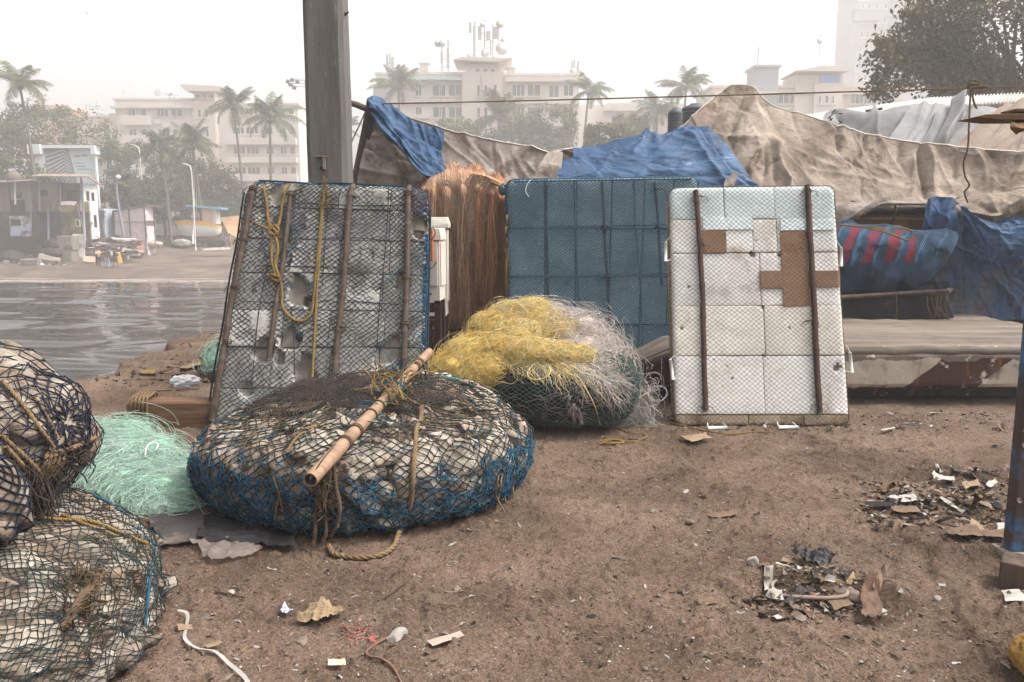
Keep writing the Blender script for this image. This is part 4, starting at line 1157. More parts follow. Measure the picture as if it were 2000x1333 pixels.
def person(lab,px,d,h,shirt,pants,rz=0.0,step=0.1,arm=((0.22,-0.1,0.75),(0.24,-0.28,0.62)),bend=0.0):
 x=X_(px,d);zb=float(land_z(x,d))
 root=thing('person',lab,'person',(x,d,zb),'people on the far beach',rz)
 H_=h
 fy=-bend
 verts=[(0,0,0.53),(0,fy*0.3,0.64),(0,fy*0.7,0.78),(0,fy,0.845),(0,fy*1.1-0.01,0.89),(0,fy*1.2-0.02,0.945)]
 rad=[0.085,0.075,0.095,0.035,0.055,0.056]
 edges=[(0,1),(1,2),(2,3),(3,4),(4,5)]
 def chain(start,pts):
  prev=start
  for(p_,r_)in pts:
   verts.append(p_);rad.append(r_);edges.append((prev,len(verts)-1));prev=len(verts)-1
  return prev
 for s in(-1,1):
  st_=step*s
  chain(0,[((0.055*s,0,0.49),0.062),((0.06*s,-st_*0.5-0.01,0.28),0.042),((0.062*s,-st_*0.4+0.02,0.05),0.026),((0.064*s,-st_*0.4-0.06,0.015),0.022)])
  e,hnd=arm
  q_=chain(2,[((0.10*s,fy*0.8,0.80),0.045),((0.135*s,fy*0.7+e[1]*0.4,0.655),0.028),((0.12*s,fy*0.7+hnd[1]*0.75,0.56+(0.62-hnd[2])*0.3),0.021),((0.115*s,fy*0.7+hnd[1]*0.9,0.535),0.018)])
 verts=[(a*H_,b*H_,c*H_)for a,b,c in verts];rad=[r_*H_ for r_ in rad]
 me=bpy.data.meshes.new('body');me.from_pydata(verts,edges,[]);me.update()
 ob=bpy.data.objects.new('body',me);COL.objects.link(ob);ob.parent=root
 sk=ob.modifiers.new('skin','SKIN');ss=ob.modifiers.new('sub','SUBSURF');ss.levels=1;ss.render_levels=2
 for i,v in enumerate(me.skin_vertices[0].data):v.radius=(rad[i],rad[i]*(0.75 if i in(0,1,2)else 1));v.use_root=(i==0)
 me.materials.append(m_skin)
 q=MB();L_=np.array((x,d,zb))
 sh=[(-0.0,0,0.50,0.098),(0,fy*0.3,0.62,0.094),(0,fy*0.7,0.76,0.112),(0,fy*0.9,0.825,0.075)]
 q.tube(np.array([(a*H_,b*H_,c*H_)for a,b,c,r_ in sh])+L_,[r_*H_ for*_,r_ in sh],12,flat=0.8)
 for s in(-1,1):
  e,hnd=arm
  q.tube(np.array([(0.085*s,fy*0.8,0.80),(0.115*s,fy*0.75+e[1]*0.2,0.73),(0.136*s,fy*0.7+e[1]*0.4,0.655)])*H_+L_,np.array((0.052,0.046,0.038))*H_,8)
 q.build('shirt',shirt,root)
 q=MB()
 for s in(-1,1):
  st_=step*s
  q.tube(np.array([(0.035*s,0,0.53),(0.055*s,0,0.47),(0.06*s,-st_*0.5-0.01,0.28),(0.062*s,-st_*0.4+0.018,0.06)])*H_+L_,np.array((0.075,0.072,0.052,0.04))*H_,10)
 q.build('trousers',pants,root)
 q=MB();q.blob(np.array((0,(fy*1.2-0.008),0.962))*H_+L_,np.array((0.058,0.066,0.045))*H_,2,0.1);q.build('hair',m_hair,root)
 return root
def cl(n,c):return mat(n,[S(*c)],scale=5,rough=0.9,bump=0.1)
pd=70.0
person('person in a pale orange shirt and black trousers standing on the far beach',186,pd,1.66,cl('orange_shirt',(212,164,120)),cl('black_trousers',(38,35,36)),rz=R(70),step=0.05)
person('person in a dark shirt and blue jeans bending forward on the far beach',203,pd-0.4,1.66,cl('dark_shirt',(62,52,52)),cl('blue_jeans',(128,142,164)),rz=R(60),step=0.16,bend=0.09)
person('person in a violet shirt beside the stern of the moored boat',438,85.0,1.62,cl('violet_shirt',(112,108,150)),cl('grey_trousers',(84,80,82)),rz=R(-30),step=0.06)
person('person in khaki clothes right of the violet shirt, half hidden by the raft',447,85.6,1.62,cl('khaki_shirt',(150,128,100)),cl('khaki_trousers',(140,120,94)),rz=R(20),step=0.06)
t=thing('tripod','dark tripod stand with a box on it next to the bending person','tripod',(X_(216,pd),pd,float(land_z(X_(216,pd),pd))))
zt_=float(land_z(X_(216,pd),pd))
for a in(0,2.1,4.2):
 q=MB();q.tube([(X_(216,pd)+0.42*math.cos(a),pd+0.42*math.sin(a),zt_),(X_(216,pd),pd,zt_+1.0)],0.03,5);q.build('leg',m_stone,t)
q=MB();q.bx((X_(216,pd)-0.3,pd-0.25,zt_+1.0),(X_(216,pd)+0.35,pd+0.25,zt_+1.25));q.build('top_box',m_stone,t,smooth=False,bevel=0.03)
q=MB();q.bx((X_(214,pd)-0.1,pd-0.3,zt_+1.05),(X_(214,pd)+0.18,pd-0.254,zt_+1.42));q.build('white_card',m_board,t,smooth=False)
b=P(233,512,70.5);q=MB();q.box(b+np.array((0,0,0.35)),(0.35,0.35,0.95),rotm(0,-0.2,0.4));tag(q.build('yellow_post_stump',m_yrim,origin=b,smooth=False,bevel=0.05),'short yellow post leaning right of the tripod','post')
b=P(175,514,71.5);q=MB();q.box(b+np.array((0,0,0.3)),(0.9,0.15,0.55),rotm(-0.5,0.1,0.3));tag(q.build('orange_board',m_orange,origin=b,smooth=False,bevel=0.02),'orange board propped left of the orange shirted person','board')
b=P(87,537,69);q=MB();q.blob(b+np.array((0,0,0.2)),(0.32,0.25,0.25),2,0.4);tag(q.build('plastic_bag',m_board,origin=b),'white plastic bag at the waterline beside the dark blocks','bag')
q=MB();q.grid(cloth([PL([(395,488,80),(420,486,80),(450,485,80)]),PL([(398,491,79),(425,490,79),(450,489,79)])],30,8,0.04,2.0,2));o=q.build('white_plank',m_sack,origin=P(425,489,79.5));o.location.z+=0.08;tag(o,'pale sheet lying flat on the sand near the raft','sheet')
m_bird=mat('dark_feather',[S(96,92,92)],scale=3,rough=0.8,bump=0)
for(px,py,d,s,lab,bank)in((169,26,70,0.55,'dark bird gliding high at the upper left',0.9),(373,57,120,0.6,'faint pale bird high left of the concrete pole',0.1)):
 c=P(px,py,d);M_=rotm(0,bank,0.4)
 q=MB();sp_=np.linspace(-1,1,17)
 ch=0.16*(1-0.75*np.abs(sp_)**1.5)
 zz=0.12*np.abs(sp_)-0.1*np.abs(sp_)**3
 g=np.stack([np.stack([sp_*s,ch*s,zz*s],-1),np.stack([sp_*s,0*ch,zz*s+0.02],-1),np.stack([sp_*s,-ch*s*1.1-0.02,zz*s],-1)],1)
 q.grid(g@M_.T+c)
 body=np.array([(0,0.32,0),(0,0.2,0),(0,0,-0.02),(0,-0.25,0),(0,-0.42,0.0)])*s
 q.tube(body@M_.T+c,np.array((0.02,0.07,0.09,0.05,0.03))*s,8)
 tag(q.build('bird',m_bird,origin=c),lab,'bird')
m_conc=mat('weathered_concrete',[S(84,80,77),S(104,100,96),S(118,113,108)],scale=1.6,stretch=(3,3,0.35),rough=0.92,bump=0.45,bscale=60,bdist=0.006,dirt=(S(86,82,78),1.4,0.52,0.66),dirt2=(S(146,142,136),9.0,0.62,0.70),fine=(0.3,90),bump2=(14,0.5,0.02))
d=8.4
xl,xr=P(600,345,d)[0],P(677,345,d)[0]
xc,hw=(xl+xr)/2,(xr-xl)/2
pt=thing('utility_pole','thick grey prestressed concrete pole rising out of the picture','pole',(xc,d+0.2,0))
q=MB()
def psec(z,k):
 h=hw*k;dd=0.2*k;ch=0.045*k;g=0.02
 pts=[(-h,-dd+ch),(-h+ch,-dd),(-h*0.5,-dd),(-h*0.3,-dd+0.002),(0,-dd+0.003),(h*0.5,-dd+0.002),(h-ch,-dd),(h,-dd+ch),(h,dd-ch),(h-ch,dd),(-h+ch,dd),(-h,dd-ch)]
 return[(xc+a,d+0.2+b,z)for a,b in pts]
zz=np.linspace(-0.3,8.5,40)
g=np.array([psec(z,1.03-0.012*z)for z in zz]);g=g+0.006*(2*fbm(g*3,2,3)[...,None]-1)
q.grid(g,cv=True);q.f.append(np.array([[q.n-12+i for i in range(12)]]));q.m.append(np.array([0]))
q.build('shaft',m_conc,pt,autosmooth=30)
q=MB();a=P(616,304,d-0.02);b=P(634,307,d-0.02);q.bx((a[0],d-0.03,b[2]),(b[0]+0.02,d+0.03,a[2]));q.bx((b[0]-0.02,d-0.028,b[2]-0.12),(b[0]+0.005,d+0.03,b[2]-0.002));q.build('bracket',m_corr,pt,smooth=False)
q=MB();c=P(628,329,d-0.0);q.tube([c+(0,-0.012,0),c+(0,0.05,0)],0.018,10);q.build('bolt_hole',m_dark,pt)
q=MB();q.tube(cr(PL([(668,42,d+0.2),(671,36,d+0.2),(676,28,d+0.15),(681,24,d+0.1)]),8),0.008,4);q.tube(PL([(673,33,d+0.2),(674,25,d+0.1)]),0.006,4);q.build('wire_end',m_dark,pt)
m_canvas=mat('stained_canvas',[S(106,94,84),S(138,125,113),S(164,151,138),S(182,170,157)],scale=1.6,detail=12,rough=0.95,spec=0.08,bump=0.6,bscale=22,bdist=0.012,dirt=(S(82,71,62),1.1,0.48,0.66),dirt2=(S(98,84,73),3.2,0.54,0.66),fine=(0.22,34),transl=0.18,crumple=(7,0.45,0.018))
m_canvas2=mat('pale_stained_canvas',[S(124,114,106),S(156,146,137),S(180,171,162)],scale=1.5,detail=12,rough=0.95,spec=0.08,bump=0.6,bscale=20,bdist=0.012,dirt=(S(90,79,69),1.4,0.46,0.62),dirt2=(S(98,83,70),3.4,0.56,0.68),fine=(0.2,30),transl=0.18,crumple=(7,0.45,0.018))
m_bluetarp=mat('faded_blue_tarpaulin',[S(36,64,96),S(46,80,116),S(68,102,136)],scale=1.8,detail=12,stretch=(1,1,2.5),rough=0.62,spec=0.3,bump=0.5,bscale=30,bdist=0.01,dirt=(S(64,78,100),1.4,0.55,0.7),dirt2=(S(140,158,180),4.0,0.62,0.72),fine=(0.16,50),transl=0.2,crumple=(5,0.6,0.02))
m_bluetarp2=mat('grubby_blue_tarpaulin',[S(48,62,86),S(50,82,120),S(44,86,130)],scale=1.1,detail=12,rough=0.7,spec=0.2,bump=0.5,bscale=30,bdist=0.01,dirt=(S(88,88,94),1.0,0.48,0.64),fine=(0.2,60),transl=0.15,crumple=(5,0.8,0.025))
m_greytarp=mat('pale_grey_tarpaulin',[S(108,107,107),S(134,133,133),S(152,151,151)],scale=0.9,detail=10,rough=0.8,spec=0.15,bump=0.4,bscale=18,bdist=0.01,dirt=(S(112,106,102),0.8,0.54,0.7),fine=(0.12,40),transl=0.15)
m_tantarp=mat('tan_tarpaulin',[S(112,99,88),S(136,122,110),S(150,136,124)],scale=0.8,detail=10,rough=0.85,spec=0.12,bump=0.4,bscale=18,bdist=0.01,dirt=(S(116,100,88),0.7,0.54,0.7),fine=(0.12,40),transl=0.15)
m_oldwood=mat('dark_old_wood',[S(48,40,36),S(74,62,54),S(92,78,68)],scale=5,stretch=(4,4,0.4),rough=0.9,bump=0.7,bscale=25,bdist=0.008)
m_wood=mat('weathered_brown_wood',[S(70,50,38),S(98,72,54),S(120,92,70)],scale=4,stretch=(0.5,5,5),rough=0.9,bump=0.7,bscale=22,bdist=0.008,dirt=(S(58,44,36),2,0.55,0.7))
m_ropetan=mat('tan_rope',[S(96,78,58),S(124,103,77)],scale=30,rough=0.95,spec=0.1,bump=0.4,bscale=200,bdist=0.003,dirt=(S(84,70,54),4,0.52,0.66))
m_ropegold=mat('golden_rope',[S(98,79,46),S(122,99,58),S(112,97,70)],scale=6,rough=0.9,spec=0.1,bump=0.4,bscale=200,bdist=0.003,dirt=(S(104,88,62),3,0.5,0.64))
m_ropedark=mat('dark_brown_rope',[S(64,52,40),S(92,76,58)],scale=20,rough=0.95,bump=0.4,bscale=150,bdist=0.003)
m_hem=mat('pale_hem',[S(176,166,156),S(196,187,178)],scale=6,rough=0.9,bump=0.3)
def tarp(name,label,rows,m,cat='tarpaulin',nu=160,nv=90,origin=None,hem=False,**kw):
 p=cloth(rows,nu,nv,**kw)
 q=MB();q.grid(p)
 o=q.build(name,m,origin=p.reshape(-1,3).mean(0)if origin is None else origin)
 tag(o,label,cat)
 if hem:
  q=MB();q.tube(p[:,0],0.012,6,flat=0.6);q.build('hem',m_hem,o)
 return o
tarp('tarpaulin','cream stained canvas sheet hung behind the brown net, sagging from a dark post',[PL([(733,214,9.6),(770,222,9.6),(850,246,9.6),(900,262,9.6),(960,274,9.55),(1030,288,9.5),(1078,298,9.4),(1120,290,9.4)]),PL([(716,275,9.5),(770,290,9.55),(850,300,9.5),(910,315,9.45),(970,325,9.4),(1030,330,9.35),(1078,328,9.3),(1120,325,9.3)]),PL([(699,340,9.4),(770,350,9.5),(850,362,9.3),(910,378,9.2),(970,385,9.2),(1030,382,9.2),(1078,375,9.2),(1120,372,9.2)]),PL([(697,420,9.5),(770,430,9.6),(850,440,9.4),(910,450,9.3),(970,450,9.3),(1030,450,9.3),(1078,450,9.3),(1120,450,9.3)])],m_canvas2,hem=True,rnd=(45,60,45,80,0.025,3.6),wr=0.02,wscale=3.5,seed=3,big=0.06,bigscale=1.3,sign=-1,lines=[(0.0,0.05,0.30,0.7,0.05,0.03),(0.02,0.4,0.35,0.5,-0.04,0.03),(0.45,0.0,0.62,0.5,0.04,0.03),(0.8,0.0,0.6,0.5,0.05,0.03),(0.0,0.62,0.4,0.66,0.07,0.03)])
tarp('tarpaulin','bright blue tarpaulin strip falling from the dark post head across the cream canvas',[PL([(718,196,9.4),(728,187,9.4),(742,192,9.45),(775,214,9.5),(820,244,9.5),(850,250,9.5),(868,258,9.5)]),PL([(722,210,9.3),(745,222,9.3),(775,250,9.3),(805,268,9.35),(832,285,9.4),(852,290,9.4),(866,284,9.4)]),PL([(725,216,9.3),(752,248,9.22),(780,275,9.22),(806,298,9.22),(830,312,9.25),(850,312,9.3),(862,300,9.35)]),PL([(728,218,9.32),(758,262,9.22),(786,292,9.2),(812,322,9.17),(838,338,9.15),(858,332,9.2),(874,338,9.2)]),PL([(730,222,9.36),(764,272,9.27),(792,305,9.22),(822,338,9.17),(845,352,9.12),(866,352,9.14),(888,350,9.16)])],m_bluetarp,rnd=(30,50,14,90,0.018,3),wr=0.02,wscale=9,seed=6,nu=140,nv=70,sign=-1,lines=[(0.05,0.3,0.75,0.72,0.05,0.035),(0.05,0.5,0.8,0.9,0.05,0.03),(0.1,0.2,0.8,0.55,-0.04,0.03),(0.05,0.62,0.85,0.98,-0.04,0.025),(0.55,0.05,0.75,0.5,0.05,0.04),(0.7,0.02,0.9,0.6,0.04,0.03)])
tarp('tarpaulin','narrow blue tarpaulin hanging down behind the slanted dark post',[PL([(716,196,9.7),(724,194,9.7),(732,198,9.7)]),PL([(704,270,9.75),(712,272,9.75),(718,272,9.72)]),PL([(693,345,9.8),(700,348,9.8),(704,348,9.78)])],m_bluetarp,wr=0.03,wscale=8,seed=8,nu=20,nv=70,sign=-1)
q=MB();q.tube(PL([(730,195,9.5),(716,265,9.55),(694,372,9.6)]),0.07,8)
q2=tag(q.build('slanted_post',m_oldwood,origin=P(694,372,9.6)),'slanted dark wooden post at the left end of the cream canvas','post')
q=MB();q.tube(PL([(676,199,9.1),(697,205,9.25),(722,216,9.45)]),[0.03,0.035,0.035],7)
tag(q.build('spar',m_oldwood,origin=P(700,206,9.3)),'short dark spar poking left from the slanted post head','spar')
q=MB();rope(q,PL([(714,218,9.35),(702,245,9.3),(691,268,9.25),(683,289,9.2)]),0.008);tag(q.build('hanging_cord',m_ropetan,origin=P(700,250,9.3)),'thin cord slanting down from the spar beside the concrete pole','cord')
q=MB();q.tube(PL([(680.5,288,9.2),(682,309,9.2)]),0.022,7);tag(q.build('wood_toggle',m_wood,origin=P(681,300,9.2)),'small wooden toggle hanging at the end of the thin cord','toggle')
tarp('tarpaulin','large cream canvas rising to a peak and sagging away to the right',[PL([(1325,262,10.5),(1372,214,10.6),(1404,186,10.75),(1425,170,10.8),(1447,166,10.82),(1468,170,10.8),(1490,190,10.7),(1515,210,10.6),(1560,223,10.55),(1620,243,10.5),(1700,264,10.45),(1800,281,10.4),(1900,291,10.3),(2010,298,10.2),(2160,306,10.1)]),PL([(1310,300,10.2),(1375,250,10.3),(1410,225,10.4),(1432,212,10.45),(1450,208,10.45),(1472,212,10.42),(1497,230,10.35),(1530,245,10.3),(1570,262,10.3),(1630,284,10.3),(1705,302,10.3),(1800,318,10.3),(1900,326,10.2),(2010,330,10.1),(2160,335,10.0)]),PL([(1310,340,9.9),(1380,300,10.0),(1420,278,10.0),(1450,268,9.95),(1475,268,9.92),(1498,275,9.9),(1522,290,9.9),(1556,312,9.95),(1600,330,10.0),(1650,345,10.05),(1710,355,10.1),(1800,362,10.05),(1900,362,9.95),(2010,358,9.85),(2160,352,9.8)]),PL([(1320,380,9.7),(1390,360,9.7),(1440,350,9.65),(1468,345,9.6),(1490,345,9.6),(1510,350,9.58),(1535,362,9.6),(1575,378,9.62),(1610,388,9.65),(1655,395,9.7),(1715,399,9.7),(1800,398,9.65),(1900,388,9.6),(2010,372,9.5),(2160,362,9.5)]),PL([(1320,440,9.6),(1390,420,9.6),(1440,400,9.55),(1468,395,9.5),(1490,395,9.5),(1510,398,9.5),(1535,402,9.52),(1575,405,9.56),(1610,406,9.6),(1655,407,9.64),(1715,408,9.66),(1800,407,9.6),(1900,398,9.56),(2010,382,9.46),(2160,372,9.46)])],m_canvas,hem=True,rnd=(110,70,40,90,0.022,3.6),wr=0.014,wscale=4.2,seed=12,nu=420,nv=150,big=0.06,bigscale=1.1,sign=-1,px=[(1500,272,1455,345,0.10,7),(1502,272,1492,350,-0.07,7),(1506,272,1540,372,0.10,8),(1504,272,1520,365,-0.05,6),(1508,272,1590,388,0.09,9),(1512,270,1650,350,0.06,9),(1380,262,1502,270,0.05,8),(1470,180,1500,268,0.05,8),(1440,172,1330,330,-0.07,9),(1430,172,1370,300,0.06,8),(1425,174,1318,290,0.08,9),(1455,172,1420,260,-0.05,9),(1474,175,1560,300,-0.05,10),(1632,246,1640,300,-0.07,5),(1690,264,1688,290,-0.05,4),(1796,282,1806,385,-0.13,6),(1812,286,1830,390,0.08,9),(1785,300,1782,392,0.06,9),(1870,290,1865,350,-0.06,7),(1760,280,1755,320,-0.04,5),(1905,292,1930,360,0.06,9),(1988,300,1975,350,-0.06,8),(1560,330,1760,375,0.03,5),(1600,290,1720,392,0.04,12)],)
q=MB();q.tube([(P(1447,170,10.84)[0],10.84,0.3),P(1447,170,10.84)],0.05,8);tag(q.build('tent_pole',m_oldwood,origin=P(1447,300,10.84)),'wooden pole holding up the canvas peak','pole')
tarp('tarpaulin','wide faded blue tarpaulin with torn lower edge over the middle of the boat',[PL([(1088,292,9.6),(1130,288,9.65),(1180,280,9.7),(1230,269,9.7),(1270,260,9.7),(1281,254,9.7),(1292,260,9.7),(1320,252,9.75),(1350,245,9.8),(1378,250,9.8),(1400,266,9.7),(1425,288,9.65)]),PL([(1084,306,9.4),(1130,305,9.4),(1180,300,9.42),(1230,293,9.42),(1270,288,9.42),(1285,284,9.42),(1300,285,9.42),(1330,280,9.5),(1360,276,9.5),(1390,284,9.5),(1415,298,9.48),(1445,318,9.45)]),PL([(1080,325,9.2),(1130,328,9.2),(1180,326,9.2),(1230,322,9.2),(1270,318,9.2),(1288,316,9.2),(1305,316,9.2),(1340,315,9.25),(1375,316,9.3),(1405,324,9.3),(1432,336,9.3),(1464,346,9.3)]),PL([(1080,346,9.1),(1130,352,9.1),(1180,352,9.1),(1230,352,9.1),(1270,352,9.1),(1290,352,9.1),(1312,354,9.1),(1350,358,9.15),(1385,362,9.2),(1415,364,9.2),(1445,364,9.2),(1482,362,9.25)]),PL([(1084,372,9.1),(1130,380,9.1),(1180,382,9.1),(1230,382,9.1),(1270,384,9.1),(1290,384,9.1),(1312,384,9.1),(1350,382,9.12),(1385,376,9.18),(1415,372,9.2),(1445,369,9.2),(1484,364,9.25)])],m_bluetarp,rnd=(60,-8,25,110,0.016,4),wr=0.016,wscale=5,seed=21,nu=220,nv=90,aniso=(0.45,1.6),ang=-0.25,big=0.05,sign=-1,lines=[(0.49,0.0,0.40,0.3,0.05,0.02),(0.49,0.0,0.30,0.25,0.04,0.02),(0.75,0.05,0.92,0.7,0.05,0.03),(0.78,0.02,0.98,0.75,-0.05,0.025),(0.70,0.05,0.86,0.8,0.04,0.025),(0.1,0.3,0.5,0.45,0.03,0.03)])
tarp('tarpaulin','small cream cloth corner under the left edge of the wide blue tarpaulin',[PL([(1068,300,9.35),(1085,293,9.4),(1100,290,9.45)]),PL([(1052,325,9.1),(1076,322,9.15),(1098,315,9.25)]),PL([(1038,350,9.0),(1064,352,9.02),(1092,352,9.08)])],m_canvas2,wr=0.02,wscale=6,seed=4,nu=40,nv=40,sign=-1)
tarp('tarpaulin','cream torn cloth flap under the right tip of the blue tarpaulin',[PL([(1418,348,9.1),(1430,340,9.1),(1442,337,9.12)]),PL([(1414,360,9.06),(1427,358,9.06),(1438,352,9.1)]),PL([(1413,372,9.05),(1420,374,9.05),(1428,372,9.08)])],m_canvas2,wr=0.015,wscale=8,seed=5,nu=30,nv=30,sign=-1)
tarp('tarpaulin','whitish tarpaulin with dark printed strokes under the shed roof',[PL([(1612,222,13.2),(1632,213,13.2),(1668,216,13.1),(1700,220,13.1),(1740,212,13.2),(1788,203,13.4)]),PL([(1606,234,13.0),(1640,228,13.0),(1670,222,12.9),(1700,226,12.9),(1745,222,13.0),(1782,213,13.2)]),PL([(1602,250,12.9),(1640,254,12.8),(1680,262,12.8),(1712,264,12.8),(1750,250,12.9),(1772,232,13.1)]),PL([(1600,275,12.8),(1640,280,12.7),(1690,285,12.7),(1715,285,12.7),(1740,275,12.8),(1760,262,13.0)])],m_greytarp,wr=0.012,wscale=3,seed=31,nu=90,nv=60,sign=-1,lines=[(0.5,0.1,0.35,0.7,0.08,0.03),(0.5,0.1,0.55,0.7,0.06,0.03),(0.1,0.1,0.2,0.6,-0.05,0.03)])
q=MB();st_=[((1617,232),(1628,222)),((1612,240),(1626,232)),((1624,222),(1632,214)),((1638,222),(1646,223)),((1637,236),(1645,240)),((1638,242),(1645,239)),((1620,228),(1624,236))]
for(a,b)in st_:q.tube(PL([(a[0],a[1],12.86),(b[0],b[1],12.84)]),0.016,6,flat=0.5)
tag(q.build('dark_ribbon_ties',m_dark,origin=P(1630,230,12.85)),'short dark ribbon ties at the left corner of the whitish tarpaulin','ties')
tarp('tarpaulin','pale grey tarpaulin with a tall folded peak behind the cream canvas',[PL([(1776,206,13.3),(1800,203,13.3),(1825,205,13.3),(1846,200,13.3),(1858,194,13.2),(1868,195,13.2),(1890,206,13.2),(1925,208,13.2),(1950,212,13.3)]),PL([(1760,236,12.8),(1788,240,12.7),(1812,244,12.7),(1834,238,12.7),(1850,230,12.6),(1868,230,12.6),(1888,234,12.7),(1908,236,12.7),(1930,235,12.8)]),PL([(1738,268,12.3),(1770,274,12.2),(1796,278,12.2),(1816,278,12.2),(1835,276,12.1),(1852,276,12.1),(1866,278,12.2),(1880,276,12.2),(1895,270,12.3)]),PL([(1725,300,12.0),(1760,306,12.0),(1786,310,12.0),(1806,312,12.0),(1824,314,12.0),(1842,314,12.0),(1854,314,12.0),(1866,312,12.0),(1878,306,12.0)])],m_greytarp,wr=0.012,wscale=3,seed=33,nu=130,nv=70,sign=-1,lines=[(0.52,0.0,0.62,1,0.22,0.035),(0.40,0.0,0.45,1,-0.12,0.03),(0.33,0.2,0.38,1.0,0.10,0.02),(0.66,0.05,0.72,1,-0.10,0.03),(0.15,0,0.2,1,0.05,0.03),(0.27,0,0.2,1,0.04,0.02)])
tarp('tarpaulin','tan tarpaulin stretched in slanting folds at the right edge',[PL([(1952,210,12.6),(1985,203,12.6),(2020,197,12.6),(2100,190,12.6)]),PL([(1920,240,12.0),(1960,236,12.0),(2010,232,12.0),(2100,226,12.0)]),PL([(1885,268,11.6),(1935,268,11.5),(1995,270,11.5),(2100,268,11.5)]),PL([(1862,292,11.3),(1915,298,11.2),(1980,304,11.2),(2100,308,11.2)])],m_tantarp,rnd=(24,138,6,110,0.03,3),wr=0.012,wscale=3,seed=36,nu=110,nv=60,aniso=(2.2,0.6),ang=0.6,sign=-1,lines=[(0.1,0.02,0.05,0.98,0.08,0.03),(0.3,0.02,0.22,0.98,0.07,0.03),(0.45,0,0.35,1,-0.06,0.03),(0.55,0,0.5,1,0.06,0.03)])
sh=thing('shed','low shed with long corrugated roofs behind the grey tarpaulins','shed',(P(1800,240,16)[0],16,0))
q=MB();corr(q,P(1555,243,16),P(1790,214,16),P(1830,192,19),P(1570,226,19),40,0.04)
o=q.build('grey_roof',m_corr2,sh);sm=o.modifiers.new('thickness','SOLIDIFY');sm.thickness=0.03
q=MB();corr(q,P(1782,213,15.6),P(2140,193,15.0),P(2140,176,17.5),P(1810,194,17.8),50,0.045)
o=q.build('roof',m_corr2,sh);sm=o.modifiers.new('thickness','SOLIDIFY');sm.thickness=0.03
q=MB();q.prism([P(1565,248,16.4),P(2140,200,16.4),(P(2140,200,16.4)[0],16.4,0),(P(1565,248,16.4)[0],16.4,0)],(0,0.15,0));q.build('wall',m_oldwood,sh,smooth=False)
q=MB();q.tube(PL([(1692,217,15.7),(1722,213,15.7)]),0.045,6,flat=0.6);q.build('roof_batten',m_oldwood,sh)
m_tank=mat('black_tank_plastic',[S(58,60,66),S(74,77,84)],scale=1.0,rough=0.55,bump=0.1,dirt=(S(96,96,98),2,0.58,0.7))
for(px0,px1,py0,py1,d,lab)in((1304,1332,214,258,16.0,'dark ribbed water tank, the lower left one of the pair'),(1331,1382,206,250,17.0,'dark water tank with a wide lid, the right one of the pair')):
 c=P((px0+px1)/2,py1,d);r_=(px1-px0)/2/1600*d;hh=(py1-py0)/1600*d
 q=MB();prof=[]
 for k in range(6):
  z=hh*0.82*k/6;prof+=[(r_*0.96,z),(r_,z+hh*0.03),(r_,z+hh*0.10),(r_*0.96,z+hh*0.13)]
 prof=[(0.01,0)]+prof+[(r_*0.9,hh*0.86),(r_*0.55,hh*0.94),(r_*0.4,hh*0.95),(r_*0.4,hh),(0.01,hh)]
 q.lathe(prof,c,28);tag(q.build('water_tank',m_tank,origin=c),lab,'water tank','black tanks behind the canvas')
 q=MB()
q=MB();a,b=P(1300,258,16.3),P(1385,258,16.3);q.bx((a[0],15.6,a[2]-0.14),(b[0]+0.3,18,a[2]-0.02))
for x in(a[0]+0.05,b[0]+0.1):
 for y in(15.7,17.8):q.bx((x,y,-0.05),(x+0.1,y+0.1,a[2]-0.142))
tag(q.build('tank_stand',m_oldwood,origin=(a[0],16,0),smooth=False),'wooden stand under the black water tanks','stand')
m_hully=mat('ochre_hull_paint',[S(118,88,44),S(142,108,58)],scale=1.5,rough=0.6,spec=0.3,bump=0.2,bscale=20,dirt=(S(92,60,36),2.2,0.52,0.66),fine=(0.2,30))
m_black=mat('black_rubbing_strake',[S(24,23,24),S(38,36,36)],scale=4,rough=0.55,spec=0.35,bump=0.2,bscale=30,dirt=(S(86,76,68),5,0.6,0.72))
m_redpaint=mat('dull_red_paint',[S(84,44,40),S(112,62,56)],scale=2,rough=0.8,bump=0.3,dirt=(S(128,108,98),3,0.56,0.7),dirt2=(S(60,44,40),1.4,0.52,0.66))
BB=thing('fishing_boat','large ochre boat lying under the canvas sheets with a black rubbing strake','boat',(2.5,10.4,0))
secs=[]
xs_=np.linspace(-2.05,8.5,44)
for x in xs_:
 s=(x+2.05)/10.5
 bw=1.25*min(1,(0.06+s*2.6))**0.55
 yc=10.95
 zt_=1.72+0.35*max(0,0.25-s)**1.2+0.02*s
 near=[(x,yc-bw,zt_),(x,yc-bw*0.99,zt_-0.3),(x,yc-bw*0.9,zt_-0.75),(x,yc-bw*0.62,0.55),(x,yc-0.12,0.18)]
 far_=[(a,2*yc-b,c)for a,b,c in near[::-1]]
 secs.append(cr(near,12).tolist()+cr(far_,12)[1:].tolist())
hp=np.array(secs)
q=MB();q.grid(hp);q.build('hull',m_hully,BB)
q=MB();q.grid(np.stack([hp[:,0]+(0,0,-0.15),(hp[:,0]+hp[:,-1])/2+(0,0,-0.1),hp[:,-1]+(0,0,-0.15)],1));q.build('deck',m_oldwood,BB)
q=MB();q.tube(hp[:,0]+np.array((0,-0.03,-0.02)),0.055,8);q.build('rubbing_strake',m_black,BB)
q=MB();q.tube(hp[:,0]+np.array((0,-0.015,-0.12)),0.022,6);q.build('rim_moulding',m_hully,BB)
for(a,b)in((1668,404),(1743,404)):
 q=MB();c=P(a,b,9.55);q.tube(cr([c+(0,0.06,0.06),c+(0,-0.06,0.03),c+(0,-0.07,-0.10),c+(0,0.02,-0.2)],14),0.014,6);q.build('rope_lashing',m_ropedark,BB)
